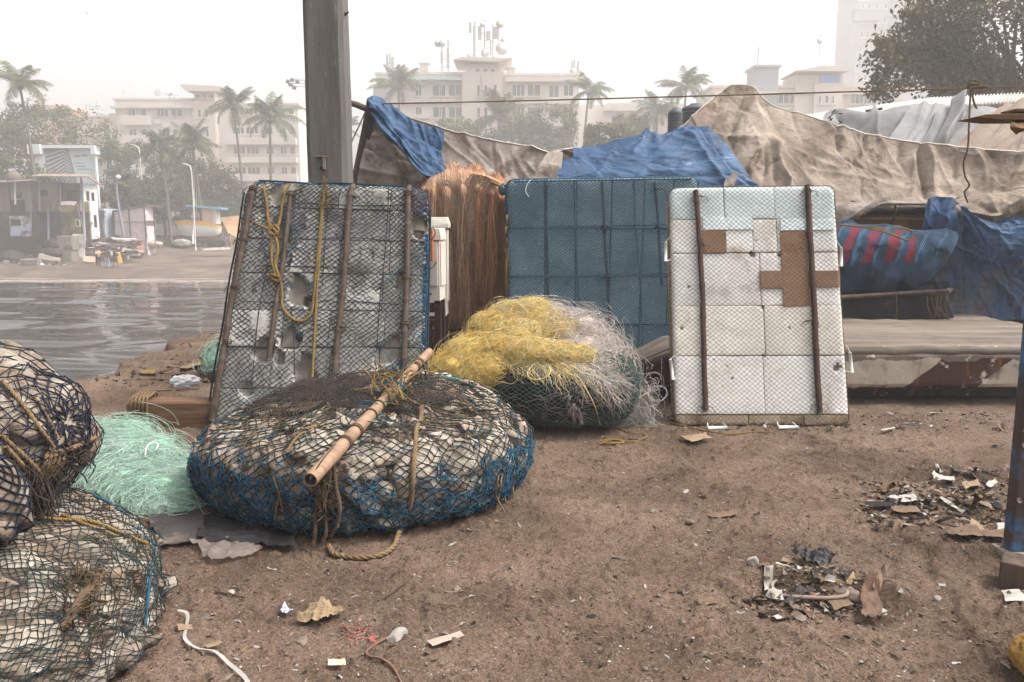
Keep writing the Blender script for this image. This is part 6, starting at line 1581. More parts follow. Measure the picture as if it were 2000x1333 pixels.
 def net(self,cw,ch,r,m,wrap=0.12,jit=0.12,seed=0,torn=True,lift=0.006,warp=0.02,sides=3,keep=None,name='net'):
  W,H=self.W,self.H
  ni=int((W+2*wrap)/cw*2);nj=int((H+2*wrap)/ch*2)
  I,J=np.meshgrid(np.arange(ni+1),np.arange(nj+1),indexing='ij')
  a=-wrap+(W+2*wrap)*I/ni;b=-wrap+(H+2*wrap)*J/nj
  rgn=np.random.default_rng(seed)
  a=a+rgn.normal(0,jit*cw*0.5,a.shape);b=b+rgn.normal(0,jit*ch*0.5,b.shape)
  q=np.stack([a*1.7,b*1.7,a*0+seed],-1)
  a=a+warp*(2*fbm(q,3,seed)-1);b=b+warp*(2*fbm(q+9,3,seed+1)-1)
  p=self.surf(a,b,lift)
  A0,B0=[],[]
  I_,J_=I[:-1,:-1],J[:-1,:-1]
  ev=((I+J)%2==0)
  s0=ev[:-1,:-1]
  s1=ev[1:,:-1]
  p0=np.concatenate([p[:-1,:-1][s0],p[1:,:-1][s1]]);p1=np.concatenate([p[1:,1:][s0],p[:-1,1:][s1]])
  ma=np.concatenate([a[:-1,:-1][s0],a[1:,:-1][s1]]);mb_=np.concatenate([b[:-1,:-1][s0],b[1:,:-1][s1]])
  k=np.ones(len(p0),bool)
  if torn and self.holes:k&=self.dent(ma,mb_)>-0.012
  if keep is not None:k&=keep(ma,mb_)
  k&=rgn.uniform(0,1,len(k))>0.004
  mb=MB();mb.segs(p0[k],p1[k],r,sides)
  kn=np.concatenate([p[ev]])
  if r>0.0024:
   v,f=ico(1);idx=rgn.choice(len(kn),min(len(kn),6000),replace=False)
   am=a[ev][idx];bmn=b[ev][idx]
   ok=np.ones(len(idx),bool)
   if torn and self.holes:ok&=self.dent(am,bmn)>-0.012
   if keep is not None:ok&=keep(am,bmn)
   kk=kn[idx][ok]
   mb.add((kk[:,None]+v[None]*r*1.75).reshape(-1,3),(np.arange(len(kk))[:,None,None]*len(v)+f[None]).reshape(-1,3))
  return mb.build(name,m,self.root)
 def strip(self,pts,w0,m,lift=0.012,name='bamboo_strip',nodes=4,seed=0,flat=0.55):
  ab=np.array([self.uv(*q)for q in pts]);ab=np.stack([np.interp(np.linspace(0,1,26),np.linspace(0,1,len(ab)),ab[:,i])for i in range(2)],-1)
  A2,B2,dd=self.rnd(ab[:,0],ab[:,1])
  p=self.at(A2,B2,self.prof(dd)+lift+w0*flat*0.6)
  rgn=np.random.default_rng(seed)
  t=np.linspace(0,1,26);w=np.full(26,w0)
  for k in range(nodes):
   c=(k+0.5+rgn.uniform(-0.2,0.2))/nodes;w=w+w0*0.16*np.exp(-((t-c)/0.018)**2)
  p=np.stack([np.interp(np.linspace(0,1,120),t,p[:,i])for i in range(3)],-1);w2=np.full(120,w0)
  tt=np.linspace(0,1,120)
  for k in range(nodes):
   c=(k+0.5+rgn.uniform(-0.2,0.2))/nodes;w2=w2+w0*0.22*np.exp(-((tt-c)/0.008)**2)
  p=p+0.004*(2*fbm(np.stack([tt*6,tt*0+seed,tt*0],-1),2,seed)[:,None]-1)*np.array((1,0,0))
  mb=MB();mb.tube(p,w2,10,flat=1.0)
  o=mb.build(name,m,self.root)
  return p
 def tie(self,pts,r,m,name='lashing'):
  for(px,py,wd)in pts:
   mb=MB();a,b=self.uv(px,py)
   c=self.at(np.array(a),np.array(b),np.array(0.03))
   ex=unit(self.c[1]-self.c[0]);ez=unit(self.c[3]-self.c[0])
   for s in range(3):
    th=np.linspace(-0.3,math.pi+0.3,10)
    mb.tube(c+ex*(wd*np.cos(th))[:,None]+self.n*(0.028*np.sin(th)-0.012)[:,None]+ez*(s-1)*r*2.2+ez*0.006*math.sin(px+s),r,5)
   for s in range(2):
    e=c+ex*wd*(1 if s else-1)
    mb.tube(cr([e,e+ex*(0.03*(1 if s else-1))+ez*0.01+self.n*0.01,e+ex*0.05*(1 if s else-1)+ez*0.05],6),r*0.8,4)
   mb.build(name,m,self.root)
 def grow(self,pts,r,m,lift=0.02,name='rope',sag=None):
  ab=[self.uv(*q[:2])for q in pts]
  p=[]
  for(a,b),q in zip(ab,pts):
   a2,b2,dd=self.rnd(np.array(a),np.array(b))
   p.append(self.at(a2,b2,self.prof(dd)+lift+(q[2]if len(q)>2 else 0)))
  mb=MB();rope(mb,cr(p,max(20,len(p)*8)),r)
  return mb.build(name,m,self.root)
RA=Raft('foam_raft','grey broken foam raft in dark net, golden ropes hanging on its face','foam raft',[(480,350),(836,362),(826,838),(397,842)],[6.95,6.95,6.22,6.2],0.26,0.14,0.09)
for(px,py,r_,dp)in[(545,468,0.135,0.035),(556,378,0.10,0.03),(585,570,0.10,0.05),(604,588,0.05,0.06),(818,440,0.075,0.06),(816,456,0.04,0.10),(785,545,0.07,0.03),(565,662,0.085,0.045),(584,658,0.03,0.07),(508,690,0.10,0.05),(762,690,0.10,0.04),(590,720,0.10,0.05),(545,700,0.06,0.05),(480,760,0.05,0.03)]:
 a,b=RA.uv(px,py);RA.holes.append((a,b,r_,dp))
RA.core()
rows_=[0,0.115,0.245,0.385,0.535,0.68,0.84,1.0]
cols_=[[0,.30,.52,.80,1],[0,.28,.56,.80,1],[0,.30,.55,.81,1],[0,.26,.56,.78,1],[0,.30,.53,.80,1],[0,.27,.55,.78,1],[0,.3,.56,.8,1]]
k=0
for j in range(7):
 for i in range(4):
  k+=1
  RA.block(cols_[j][i]*RA.W,rows_[j]*RA.H,cols_[j][i+1]*RA.W,rows_[j+1]*RA.H,m_foamG,seed=k,rough=0.007,off=random.uniform(-0.008,0.004))
RA.net(0.050,0.042,0.0031,m_netblk,wrap=0.2,jit=0.2,seed=2,warp=0.06)
RA.net(0.050,0.042,0.0026,m_netteal,wrap=0.2,jit=0.4,seed=5,warp=0.05,lift=0.010,keep=lambda a,b:(((a>RA.W*0.955)|(b<RA.H*0.02))&(fbm(np.stack([a*5,b*5,a*0],-1),2,3)>0.35))|((RA.dent(a,b)>-0.02)&(sum(np.exp(-((np.hypot(a-h[0],b-h[1])-h[2]*1.1)/0.02)**2)for h in RA.holes[:11:2])>0.5)),name='blue_mending_net')
a_,b_=RA.uv(828,400)
q=MB()
RA.net(0.055,0.045,0.0042,mat('purple_twine',[S(52,40,52),S(74,58,70)],scale=5,rough=0.85,bump=0),wrap=0.1,jit=0.3,seed=9,lift=0.012,keep=lambda a,b:(a>RA.W*0.90)&(b<RA.H*0.14)&(b>0.02),name='purple_net_patch')
bb=np.linspace(0.2*RA.H,0.97*RA.H,90)
off=0.012*(2*fbm(np.stack([bb*3,bb*0,bb*0],-1),3,2)-1)
q.grid(np.stack([RA.at(np.full(90,RA.W)-0.025+off,bb,-0.03+off*0.5),RA.at(np.full(90,RA.W)+0.012,bb,-0.075+off),RA.at(np.full(90,RA.W)+0.016,bb,np.full(90,-0.17)),RA.at(np.full(90,RA.W)+0.01,bb,np.full(90,-0.26))],1))
q.build('blue_edge_cloth',m_bluetarp,RA.root)
q=MB()
edge=[(b,0.018*math.sin(i*1.3))for i,b in enumerate(np.linspace(0.1*RA.H,0.96*RA.H,40))]
rope(q,np.array([RA.at(np.array(RA.W+0.02),np.array(b),np.array(-0.05+0.3*o))for b,o in edge]),0.008)
rope(q,np.array([RA.at(np.array(a),np.array(-0.006),np.array(-0.05+0.01*math.sin(a*9)))for a in np.linspace(0.1,RA.W-0.1,30)]),0.008)
rope(q,np.array([RA.at(np.array(-0.01),np.array(b),np.array(-0.05+0.01*math.sin(b*9)))for b in np.linspace(0.1,RA.H-0.1,30)]),0.008)
q.build('edge_rope',m_netgrn,RA.root)
RA.strip([(498,353),(478,470),(455,570),(438,690),(416,822)],0.026,m_bamboo,nodes=7,seed=1)
RA.strip([(569,376),(561,450),(551,540),(538,610),(526,705)],0.020,m_bamboo,nodes=5,seed=2)
RA.strip([(689,354),(679,450),(672,560),(662,650),(654,742)],0.026,m_bamboo,nodes=6,seed=3)
RA.strip([(798,362),(797,450),(795,560),(792,640),(789,735)],0.025,m_bamboo,nodes=6,seed=4)
RA.tie([(495,371,0.03),(478,470,0.03),(462,562,0.034),(446,668,0.03),(567,382,0.026),(687,385,0.032),(675,525,0.032),(668,640,0.032),(797,380,0.032),(795,545,0.034),(792,632,0.036)],0.0045,m_ropedark)
RA.grow([(597,346,0.0),(606,345,0.02)],0.012,m_ropetan)
RA.grow([(516,348,-0.02),(517,372),(522,400),(524,425),(530,445,0.01),(538,462,0.025),(533,480,0.02),(533,510,0.015),(541,540,0.02)],0.0125,m_ropegold,name='hanging_rope')
RA.grow([(562,346,-0.02),(558,372),(552,400),(548,430),(543,448,0.02),(530,456,0.035),(540,466,0.03),(545,490,0.02),(540,520,0.02),(548,545,0.02),(552,575),(552,597),(562,615),(578,627),(594,628),(608,615),(613,590),(617,550),(622,500),(627,440),(631,395),(638,352,0.0)],0.0125,m_ropegold,name='hanging_rope')
RA.grow([(497,436),(512,444,0.01),(528,452,0.03)],0.012,m_ropegold,name='rope_tail')
RA.grow([(527,540),(535,548,0.02),(547,553,0.03),(550,546,0.03),(538,542,0.03),(532,538,0.02)],0.012,m_ropegold,name='rope_knot')
RA.grow([(528,448,0.02),(541,446,0.035),(548,455,0.035),(540,464,0.04),(530,460,0.035),(534,450,0.04),(545,460,0.04)],0.013,m_ropegold,name='rope_knot')
RA.grow([(634,350,-0.01),(634,380),(630,430),(626,480),(622,540),(619,590),(616,650),(613,700),(611,738)],0.011,m_ropegold,name='hanging_rope')
q=MB()
for k in range(160):
 a,b=RA.uv(rng.normal(636,4),rng.uniform(350,412));c=RA.at(np.array(a),np.array(b),np.array(0.03));q.tube([c,c+rng.normal(0,0.02,3)],0.002,3,caps=False)
q.build('frayed_fibres',m_ropegold,RA.root)
RA.grow([(594,349,-0.03),(597,332,-0.05),(606,325,-0.06),(616,329,-0.06),(620,349,-0.05)],0.013,mat('greenish_rope',[S(110,102,66),S(136,126,86)],scale=10,rough=0.9,bump=0.3),name='rope_loop')
q=MB()
for(pts)in([(560,397),(640,400),(700,403),(790,402)],[(640,466),(700,466),(760,472)],[(500,520),(600,522),(690,524)],[(470,590),(540,592)],[(680,588),(720,592),(780,596)],[(760,365),(757,430),(752,500),(742,600),(736,690)],[(523,520),(505,620),(494,740)],[(642,402),(636,470),(630,560)],[(648,640),(700,640)],[(668,610),(655,690)],[(570,600),(573,640),(577,740)]):
 ab=[RA.uv(*s_)for s_ in pts];q.tube(cr([RA.at(np.array(a),np.array(b),np.array(0.012))for a,b in ab],24),0.0035,4)
q.build('binding_cord',m_netblk,RA.root)
RC=Raft('foam_raft','clean white foam raft with two dark bamboo strips and a brown cross shape','foam raft',[(1309,366),(1630,362),(1660,832),(1320,832)],[6.85,6.85,6.3,6.3],0.20,0.065,0.028)
for(px,py,r_,dp)in[(1418,430,.02,.015),(1470,498,.025,.018),(1525,500,.02,.015),(1636,718,.03,.012),(1490,600,.018,.02),(1330,640,.02,.012),(1492,694,.016,.02),(1545,640,.012,.01),(1430,740,.012,.01),(1345,560,.016,.01)]:
 a,b=RC.uv(px,py);RC.holes.append((a,b,r_,dp))
RC.core(m_foamY)
def zc(a):return(a-76)/(900.0-76)
VR=[0,.142,.285,.508,.716,.955,1.0]
ROWS=[([0,.325,.63,1],m_foamB),([0,.49,.635,1],m_foamC),([0,.525,1],m_foamC),([0,.533,1],m_foamY),([0,.517,1],m_foamC),([0,.42,.74,1],m_foamD)]
k=50
for j,(cs_,m_)in enumerate(ROWS):
 for i in range(len(cs_)-1):
  k+=1
  RC.block(cs_[i]*RC.W,VR[j]*RC.H,cs_[i+1]*RC.W,VR[j+1]*RC.H,m_,seed=k,gap=0.003,rough=0.004,off=random.uniform(-0.009,0.005))
def inset(px0,py0,px1,py1,m,nm,seed):
 a0,b0=RC.uv(px0,py0);a1,b1=RC.uv(px1,py1)
 la=np.linspace(a0,a1,24);lb=np.linspace(b0,b1,24);A,B=np.meshgrid(np.r_[a0,la,a1],np.r_[b0,lb,b1],indexing='ij')
 A2,B2,dd=RC.rnd(A,B);w=RC.prof(dd)+0.0115+0.0006*seed+0.002*(2*fbm(np.stack([A*8,B*8,A*0],-1),3,seed)-1)
 e=np.zeros(A.shape,bool);e[0]=e[-1]=True;e[:,0]=e[:,-1]=True
 w=np.where(e,w-0.016,w)
 mb=MB();mb.grid(RC.at(A2,B2,w));return mb.build(nm,m,RC.root,autosmooth=40)
inset(1372,451,1419,494,m_foamBr,'brown_board',1)
inset(1523,452,1582,599,m_foamBr,'brown_board',2)
inset(1484,530,1528,563,m_foamBr,'brown_board',3)
inset(1576,530,1641,561,m_foamBr,'brown_board',4)
inset(1372,427,1470,449,m_foamB,'bluish_foam_sheet',5)
inset(1523,428,1628,450,m_foamB,'bluish_foam_sheet',6)
RC.net(0.0425,0.037,0.0019,m_netbrn,torn=False,wrap=0.16,jit=0.12,seed=12,warp=0.02,lift=0.016)
RC.strip([(1357,374),(1366,480),(1371,580),(1374,690),(1377,805)],0.021,m_bamboo2,nodes=6,seed=11,lift=0.018)
RC.strip([(1576,364),(1580,470),(1587,580),(1593,700),(1599,808)],0.023,m_bamboo2,nodes=6,seed=12,lift=0.018)
RC.tie([(1365,386,0.022),(1368,480,0.022),(1376,795,0.024),(1579,628,0.026),(1598,790,0.026),(1577,375,0.024)],0.0035,m_ropedark)
q=MB()
for(ab0,ab1)in(((0.0,0),(0.0,1)),((1.0,0),(1.0,1))):
 pts=[RC.at(np.array((-0.012 if ab0[0]==0 else RC.W+0.012)),np.array(b),np.array(-0.06+0.012*math.sin(b*11)))for b in np.linspace(0.08,RC.H-0.05,50)]
 rope(q,np.array(pts),0.006)
rope(q,np.array([RC.at(np.array(a),np.array(RC.H+0.01),np.array(-0.08+0.01*math.sin(a*9)))for a in np.linspace(0.06,RC.W-0.06,40)]),0.007)
q.build('yellow_edge_rope',m_ropegold,RC.root)
for(px,py,tilt)in((1300,492,0.02),(1312,722,0.16),(1662,708,0.15),(1643,502,0.06)):
 c=P(px,py,6.62 if py<600 else 6.36);L_=0.075 if py<600 else 0.08
 q=MB();q.tube([c+(-tilt*L_,0,L_),c+(tilt*L_,0,-L_)],0.012,10)
 q.tube(cr([c+(-tilt*L_,0,L_),c+(0.04 if px<1400 else-0.04,0.0,L_+0.05)],6),0.0025,4);q.tube(cr([c+(tilt*L_,0,-L_),c+(0.045 if px<1400 else-0.045,0.0,-L_+0.01)],6),0.004,4)
 q.build('pipe_handle',m_pvc,RC.root)
for(px,py)in((1402,835),(1540,838)):
 c=P(px,py,6.18);c[2]=quay_z(c[0],c[1])+0.016
 q=MB();q.tube([c+(-0.075,0,0),c+(0.075,0,0)],0.014,10)
 q.tube(cr([c+(-0.075,0,0),c+(-0.06,0.09,0.02)],5),0.004,4);q.tube(cr([c+(0.075,0,0),c+(0.06,0.09,0.02)],5),0.004,4);q.build('pipe_handle',m_pvc,RC.root)
RB=Raft('foam_raft','blue foam raft wrapped in dense blue net, standing behind the yellow net heap','foam raft',[(988,349),(1366,343),(1340,742),(996,748)],[8.5,8.5,8.05,8.05],0.26,0.10,0.06)
RB.core(m_netblu)
vr=[0,.245,.485,.73,1.0];uc=[[0,.075,.355,.56,.74,.93,1],[0,.08,.36,.56,.75,.93,1],[0,.085,.37,.57,.76,.93,1],[0,.09,.38,.58,.76,.93,1]]
cc_=[0,.2,.365,.55,.72,.87,1]
k=90
for j in range(4):
 for i in range(6):
  k+=1;RB.block(cc_[i]*RB.W,vr[j]*RB.H,cc_[i+1]*RB.W,vr[j+1]*RB.H,m_foamBl,gap=0.006,seed=k,rough=0.008,off=random.uniform(-0.012,0.0))
RB.net(0.034,0.028,0.0036,m_netblu,wrap=0.14,jit=0.16,seed=22,warp=0.07,lift=0.017)
for k,pts in enumerate(([(1066,362),(1067,450),(1070,540),(1072,640)],[(1176,355),(1180,440),(1186,540),(1192,650),(1196,705)],[(1278,356),(1286,440),(1290,520),(1293,560)])):
 RB.strip(pts,0.013,m_bamboo2,nodes=5,seed=30+k,lift=-0.004)
q=MB()
for pts in([(1122,355),(1124,447),(1128,540),(1132,640)],[(1000,447),(1122,446),(1240,446),(1330,448)],[(1000,541),(1128,540),(1248,539),(1315,541)],[(1000,636),(1130,634),(1250,633),(1316,634)],[(1238,352),(1242,446),(1250,540),(1254,640),(1256,720)],[(1004,356),(1120,354),(1240,352),(1350,351)]):
 ab=[RB.uv(*s_)for s_ in pts];rope(q,cr([RB.at(np.array(a),np.array(b),np.array(0.012))for a,b in ab],50),0.009)
for(aa)in(-0.004,RB.W+0.004):rope(q,np.array([RB.at(np.array(aa),np.array(b),np.array(-0.04))for b in np.linspace(0.06,RB.H-0.05,40)]),0.012)
q.build('binding_rope',m_netblu,RB.root)
RB.grow([(1040,347,-0.01),(1034,355),(1028,366),(1027,376),(1033,386)],0.004,m_pvc,name='white_cord')
RB.tie([(1284,372,0.03),(1285,446,0.03),(1180,446,0.03),(1187,540,0.03)],0.004,m_netblk)
q=MB()
for k in range(5):
 c=P(990-2*(k%2),430+22*k,8.4);q.box(c,(0.02,0.05,0.10),rotm(0,0.1*(k%3),0))
for k in range(4):rope(q,cr(PL([(993,480+14*k,8.32),(988,520+12*k,8.3),(994,570+10*k,8.28)]),20),0.005)
q.build('yellow_edge_twine',m_ropegold,RB.root)
m_lump=mat('dirty_white_foam_lump',[S(116,107,96),S(147,138,126),S(172,163,152)],scale=4.5,detail=10,rough=0.92,spec=0.1,bump=0.9,bscale=75,bdist=0.009,dirt=(S(112,90,71),5.0,0.48,0.68),dirt2=(S(70,58,50),13,0.645,0.70),rand=0.12)
m_lump2=mat('brown_stained_foam_lump',[S(98,86,75),S(128,115,102),S(154,141,128)],scale=5,detail=10,rough=0.92,spec=0.1,bump=0.9,bscale=75,bdist=0.009,dirt=(S(110,84,66),5.0,0.50,0.66),dirt2=(S(62,52,46),12,0.64,0.70),rand=0.12)
m_fill=mat('dark_packing',[S(72,61,52),S(112,98,85)],scale=9,rough=0.95,bump=0.8,bscale=40,bdist=0.02)
class Bundle:
 """a super-ellipsoid of packed lumps; c centre, r radii, pw squareness, yaw; warp = lumpy outline"""
 def __init__(self,root,c,r,pw=2.4,yaw=0.0,seed=0,floor=None,warp=0.06,tilt=(0,0)):
  self.root,self.c,self.r,self.pw,self.seed=root,np.array(c,float),np.array(r,float),pw,seed
  self.M=rotm(tilt[0],tilt[1],yaw);self.floor=floor;self.warp=warp
 def s(self,d,k=1.0):
  d=unit(d);l=d@self.M
  t=(np.abs(l/self.r)**self.pw).sum(-1)**(-1.0/self.pw)
  t=t*(1+self.warp*(2*fbm(d*1.9+self.seed,2,self.seed)-1))
  p=self.c+d*(t*k)[...,None]
  if self.floor is not None:p[...,2]=np.maximum(p[...,2],self.floor)
  return p
 def fill(self,n,size,mats,flat=0.6,power=3.0,amp=0.22,keep=100,view=np.array((0,0,CAMZ)),cuts=7,size_fn=None,elong=(1.6,1.0),axis=None,sub=3,k=0.94,zmin=-9):
  rgn=np.random.default_rng(self.seed+5)
  i=np.arange(n*3)+0.5
  ph=np.arccos(1-2*i/(n*3));th=math.pi*(1+5**0.5)*i
  d=np.stack([np.cos(th)*np.sin(ph),np.sin(th)*np.sin(ph),np.cos(ph)],-1)+rgn.normal(0,0.05,(n*3,3))
  d=unit(unit(d)*self.r@self.M.T)
  p=self.s(d);order=rgn.permutation(len(p));sel=[]
  mind=size*1.05
  for o in order:
   if len(sel)>=n:break
   if p[o][2]<zmin:continue
   if not sel or((p[sel]-p[o])**2).sum(1).min()>mind*mind:sel.append(o)
  e=0.02
  lumps=[]
  v,f=ico(sub)
  for o in sel:
   dd=d[o];t1=unit(np.cross(dd,(0.3,0.2,0.9)));t2=np.cross(dd,t1)
   pa=self.s(np.array([dd+e*t1,dd-e*t1,dd+e*t2,dd-e*t2]))
   nn=unit(np.cross(pa[0]-pa[1],pa[2]-pa[3]));
   if nn.dot(dd)<0:nn=-nn
   if axis is None:ang=rgn.uniform(0,6.28)
   ta=unit(np.cross(nn,(0.31,0.95,0.1)))
   if axis is not None:
    ta=np.array(axis)-nn*np.dot(axis,nn);ta=unit(ta);ang=rgn.normal(0,0.35)
   tb=np.cross(nn,ta)
   u=ta*math.cos(ang)+tb*math.sin(ang);w_=-ta*math.sin(ang)+tb*math.cos(ang)
   sz=size*rgn.uniform(0.7,1.35)*(size_fn(p[o])if size_fn else 1)
   rx,ry,rz=sz*rgn.uniform(0.8,elong[0]),sz*rgn.uniform(0.65,elong[1]),sz*flat*rgn.uniform(0.8,1.3)
   pwr=rgn.uniform(2.2,power+1.5)
   s_=(np.abs(v)**pwr).sum(1)**(-1.0/pwr)
   sh=v*s_[:,None]
   no=fbm(v*1.3+o*3.7,3,o%977)
   for c_ in range(cuts):
    pl=unit(rgn.normal(0,1,3));h_=rgn.uniform(0.45,0.85)
    ex=np.maximum(sh@pl-h_,0);sh=sh-ex[:,None]*pl*0.9
   sh=sh*(1+amp*(2*no-1))[:,None]*np.array((rx,ry,rz))
   tl_=rgn.normal(0,0.18)
   nn2=unit(nn+u*tl_+w_*rgn.normal(0,0.15));u2=unit(u-nn2*u.dot(nn2));w2=np.cross(nn2,u2)
   cen=self.c+(p[o]-self.c)*k-nn*rz*0.85
   if self.floor is not None:cen[2]=max(cen[2],self.floor+rz*0.7)
   q=cen+sh[:,:1]*u2+sh[:,1:2]*w2+sh[:,2:]*nn2
   if self.floor is not None:q[:,2]=np.maximum(q[:,2],self.floor)
   vd=view-cen;dist=np.linalg.norm(vd)
   score=max(0,nn.dot(vd/dist))*rx*ry/dist**2
   lumps.append((score,q))
  lumps.sort(key=lambda t:-t[0])
  allmb=MB()
  rest=MB()
  for j,(sc_,q)in enumerate(lumps):
   allmb.add(q,f)
   mi=int(rgn.uniform()<0.35)
   if j<keep and sc_>0:
    b=MB();b.add(q,f);b.build('foam_lump',mats[mi],self.root)
   else:rest.add(q,f,mi)
  if rest.n:rest.build('foam_lumps',mats,self.root,kind='stuff')
  core=MB();vv,ff=ico(4);cp_=self.s(vv,0.90)
  core.add(cp_,ff);core.build('packing',m_fill,self.root)
  allmb.add(cp_,ff)
  self.bvh=BVHTree.FromPolygons([tuple(x)for x in np.vstack(allmb.v)],allmb.polys())
 def cast(self,d,lift=0.006):
  d=unit(d);sh_=d.shape[:-1];dd=d.reshape(-1,3)
  out=np.zeros(len(dd));base=np.linalg.norm(self.s(dd)-self.c,axis=1)
  for i,x in enumerate(dd):
   o=self.c+x*(base[i]*1.6)
   h=self.bvh.ray_cast(Vector(o),Vector(-x),base[i]*1.4)
   out[i]=(np.array(h[0])-self.c).dot(x)if h[0]is not None else base[i]*0.92
  return out.reshape(sh_)+lift
 def netgrid(self,dirs,taut=3,lift=0.006):
  """dirs (ni,nj,3) directions -> net points stretched over the lumps"""
  r0=self.cast(dirs,lift);r=r0.copy()
  for _ in range(taut):
   a=r.copy();a[1:-1]=(r[:-2]+r[2:])/2;b=r.copy();b[:,1:-1]=(r[:,:-2]+r[:,2:])/2
   r=np.maximum(r0,0.55*np.maximum(a,b)+0.45*np.minimum(a,b)-0.002)
  p=self.c+unit(dirs)*r[...,None]
  if self.floor is not None:p[...,2]=np.maximum(p[...,2],self.floor+0.004)
  return p
def diamond(mb,p,r,keep=None,knots=True,wrapj=False,seed=0,m=0):
 ni,nj=p.shape[:2]
 I,J=np.meshgrid(np.arange(ni),np.arange(nj),indexing='ij');ev=(I+J)%2==0
 s0=ev[:-1,:-1];s1=ev[1:,:-1]
 p0=np.concatenate([p[:-1,:-1][s0],p[1:,:-1][s1]]);p1=np.concatenate([p[1:,1:][s0],p[:-1,1:][s1]])
 k=np.random.default_rng(seed).uniform(0,1,len(p0))>0.01
 k&=np.linalg.norm(p1-p0,axis=1)<0.4
 if keep is not None:k&=keep((p0+p1)/2)
 mb.segs(p0[k],p1[k],r,4,m)
 if knots:
  kk=p[ev]
  if keep is not None:kk=kk[keep(kk)]
  v,f=ico(1)
  mb.add((kk[:,None]+v[None]*r*1.9).reshape(-1,3),(np.arange(len(kk))[:,None,None]*len(v)+f[None]).reshape(-1,3),m)
def sph(theta,phi):
 return np.stack([np.cos(theta)*np.cos(phi),np.sin(theta)*np.cos(phi),np.sin(phi)],-1)
c0=np.array((-0.885,4.90,0.27))
RBd=thing('net_bundle','big round netted foam bundle with a bamboo pole across its top','net bundle',(c0[0],c0[1],0))
bd=Bundle(RBd,c0,(1.02,1.02,0.30),2.5,0.0,seed=3,floor=0.015,warp=0.05)
def _shape(d,k=1.0):
 d=unit(d);h=np.hypot(d[...,0]/1.015,d[...,1]/1.02);zz_=np.abs(d[...,2])/0.30
 e=np.where(d[...,2]>0,3.0,9.0)
 t=(h**e+zz_**e)**(-1/e)
 t=t*(1+0.05*(2*fbm(d*1.9+3,2,3)-1))
 p=c0+d*(t*k)[...,None];p[...,2]=np.maximum(p[...,2],0.015)
 dx,dy=p[...,0]-c0[0],p[...,1]-c0[1]
 up=smooth01(p[...,2],0.25,0.55)
 p[...,2]=p[...,2]+up*(0.02+0.05*dy)
 p[...,2]=p[...,2]-0.09*smooth01(-dx,0.1,0.95)*smooth01(p[...,2],0.08,0.4)-0.05*smooth01(dx,0.5,1.0)*smooth01(p[...,2],0.08,0.4)
 low=smooth01(0.26-p[...,2],0.0,0.26)
 f_=1-0.05*low**2
 p[...,0]=c0[0]+dx*f_;p[...,1]=c0[1]+dy*f_
 return p
bd.s=_shape
def szf(p):return 0.75 if p[2]>0.48 else(1.35 if(p[2]>0.2 and p[1]<4.7)else 0.95)
bd.fill(560,0.064,[m_lump,m_lump2],flat=0.6,power=3.6,amp=0.2,size_fn=szf,k=0.97,elong=(1.8,1.4),keep=99)
ni,nj=188,50
TH,PH=np.meshgrid(np.linspace(0,2*math.pi,ni+1),np.concatenate([np.linspace(-0.55,0.9,31),np.linspace(0.9,1.5,9)[1:]])if False else np.linspace(-0.62,1.45,nj+1),indexing='ij')
lat=np.interp(np.linspace(0,1,nj+1),[0,0.12,0.45,0.7,1.0],[-0.30,-0.2,0.18,0.38,1.35])
PH=np.repeat(lat[None],ni+1,0)
rgn=np.random.default_rng(4)
jt=rgn.normal(0,0.008,TH.shape);jp=rgn.normal(0,0.006,TH.shape);jt[-1]=jt[0];jp[-1]=jp[0]
wv_=0.05*(2*fbm(sph(TH,PH)*2.2,3,6)-1);wv2=0.03*(2*fbm(sph(TH,PH)*2.6+4,3,7)-1)
dirs=sph(TH+jt+wv_,PH+jp+wv2)
npnts=bd.netgrid(dirs,taut=4)
q=MB();diamond(q,npnts,0.0027,seed=1)
q.build('net',m_netgrn,RBd)
q=MB();rg=np.random.default_rng(8)
ni2=260;lat2=np.linspace(-0.34,0.05,15)
TH2,PH2=np.meshgrid(np.linspace(0,2*math.pi,ni2+1),lat2,indexing='ij')
TH2=TH2+rg.normal(0,0.012,TH2.shape);PH2=PH2+rg.normal(0,0.016,PH2.shape)
pb=bd.netgrid(sph(TH2,PH2),taut=6,lift=0.014)
def keepblue(p):
 x=p[:,0]-c0[0];n_=fbm(p*4.0,3,5)
 top=0.32+0.03*np.sin(x*7)
 left=(x<-0.15)&(p[:,2]<top+0.02)
 right=(x>0.72)&(p[:,2]<0.34)
 mid=(p[:,2]<0.19)|(n_>0.62)
 return(left|right|mid)&(n_>0.22)
diamond(q,pb,0.0036,keep=keepblue,knots=False,seed=2)
q.build('blue_net_rim',m_netteal,RBd)
q=MB()
def onb(th,ph,lift=0.015):
 return bd.netgrid(sph(np.array([[th]]),np.array([[ph]])),taut=0,lift=lift)[0,0]
for k in range(240):
 th=rg.uniform(math.pi+0.05,2*math.pi-0.02);ph=rg.normal(-0.02,0.13)
 pts=[]
 for s in range(5):
  pts.append(onb(th,ph,0.012+0.02*rg.random()));th+=rg.normal(0,0.035);ph+=rg.normal(-0.01,0.03)
 q.tube(cr(pts,9),0.0022,3,caps=False)
q.build('loose_blue_threads',m_netteal,RBd,kind='stuff')
q=MB()
for k in range(230):
 th=rg.uniform(math.pi+0.02,2*math.pi-0.02);ph=rg.uniform(0.1,0.9)
 pts=[]
 for s in range(6):
  pts.append(onb(th,ph,0.01+0.012*rg.random()));th+=rg.normal(0,0.04)/max(0.4,math.cos(ph));ph+=rg.normal(-0.012,0.035)
 q.tube(cr(pts,11),0.0019,3,caps=False)
q.build('loose_brown_threads',m_ropetan,RBd,kind='stuff')
ni3,nj3=124,52
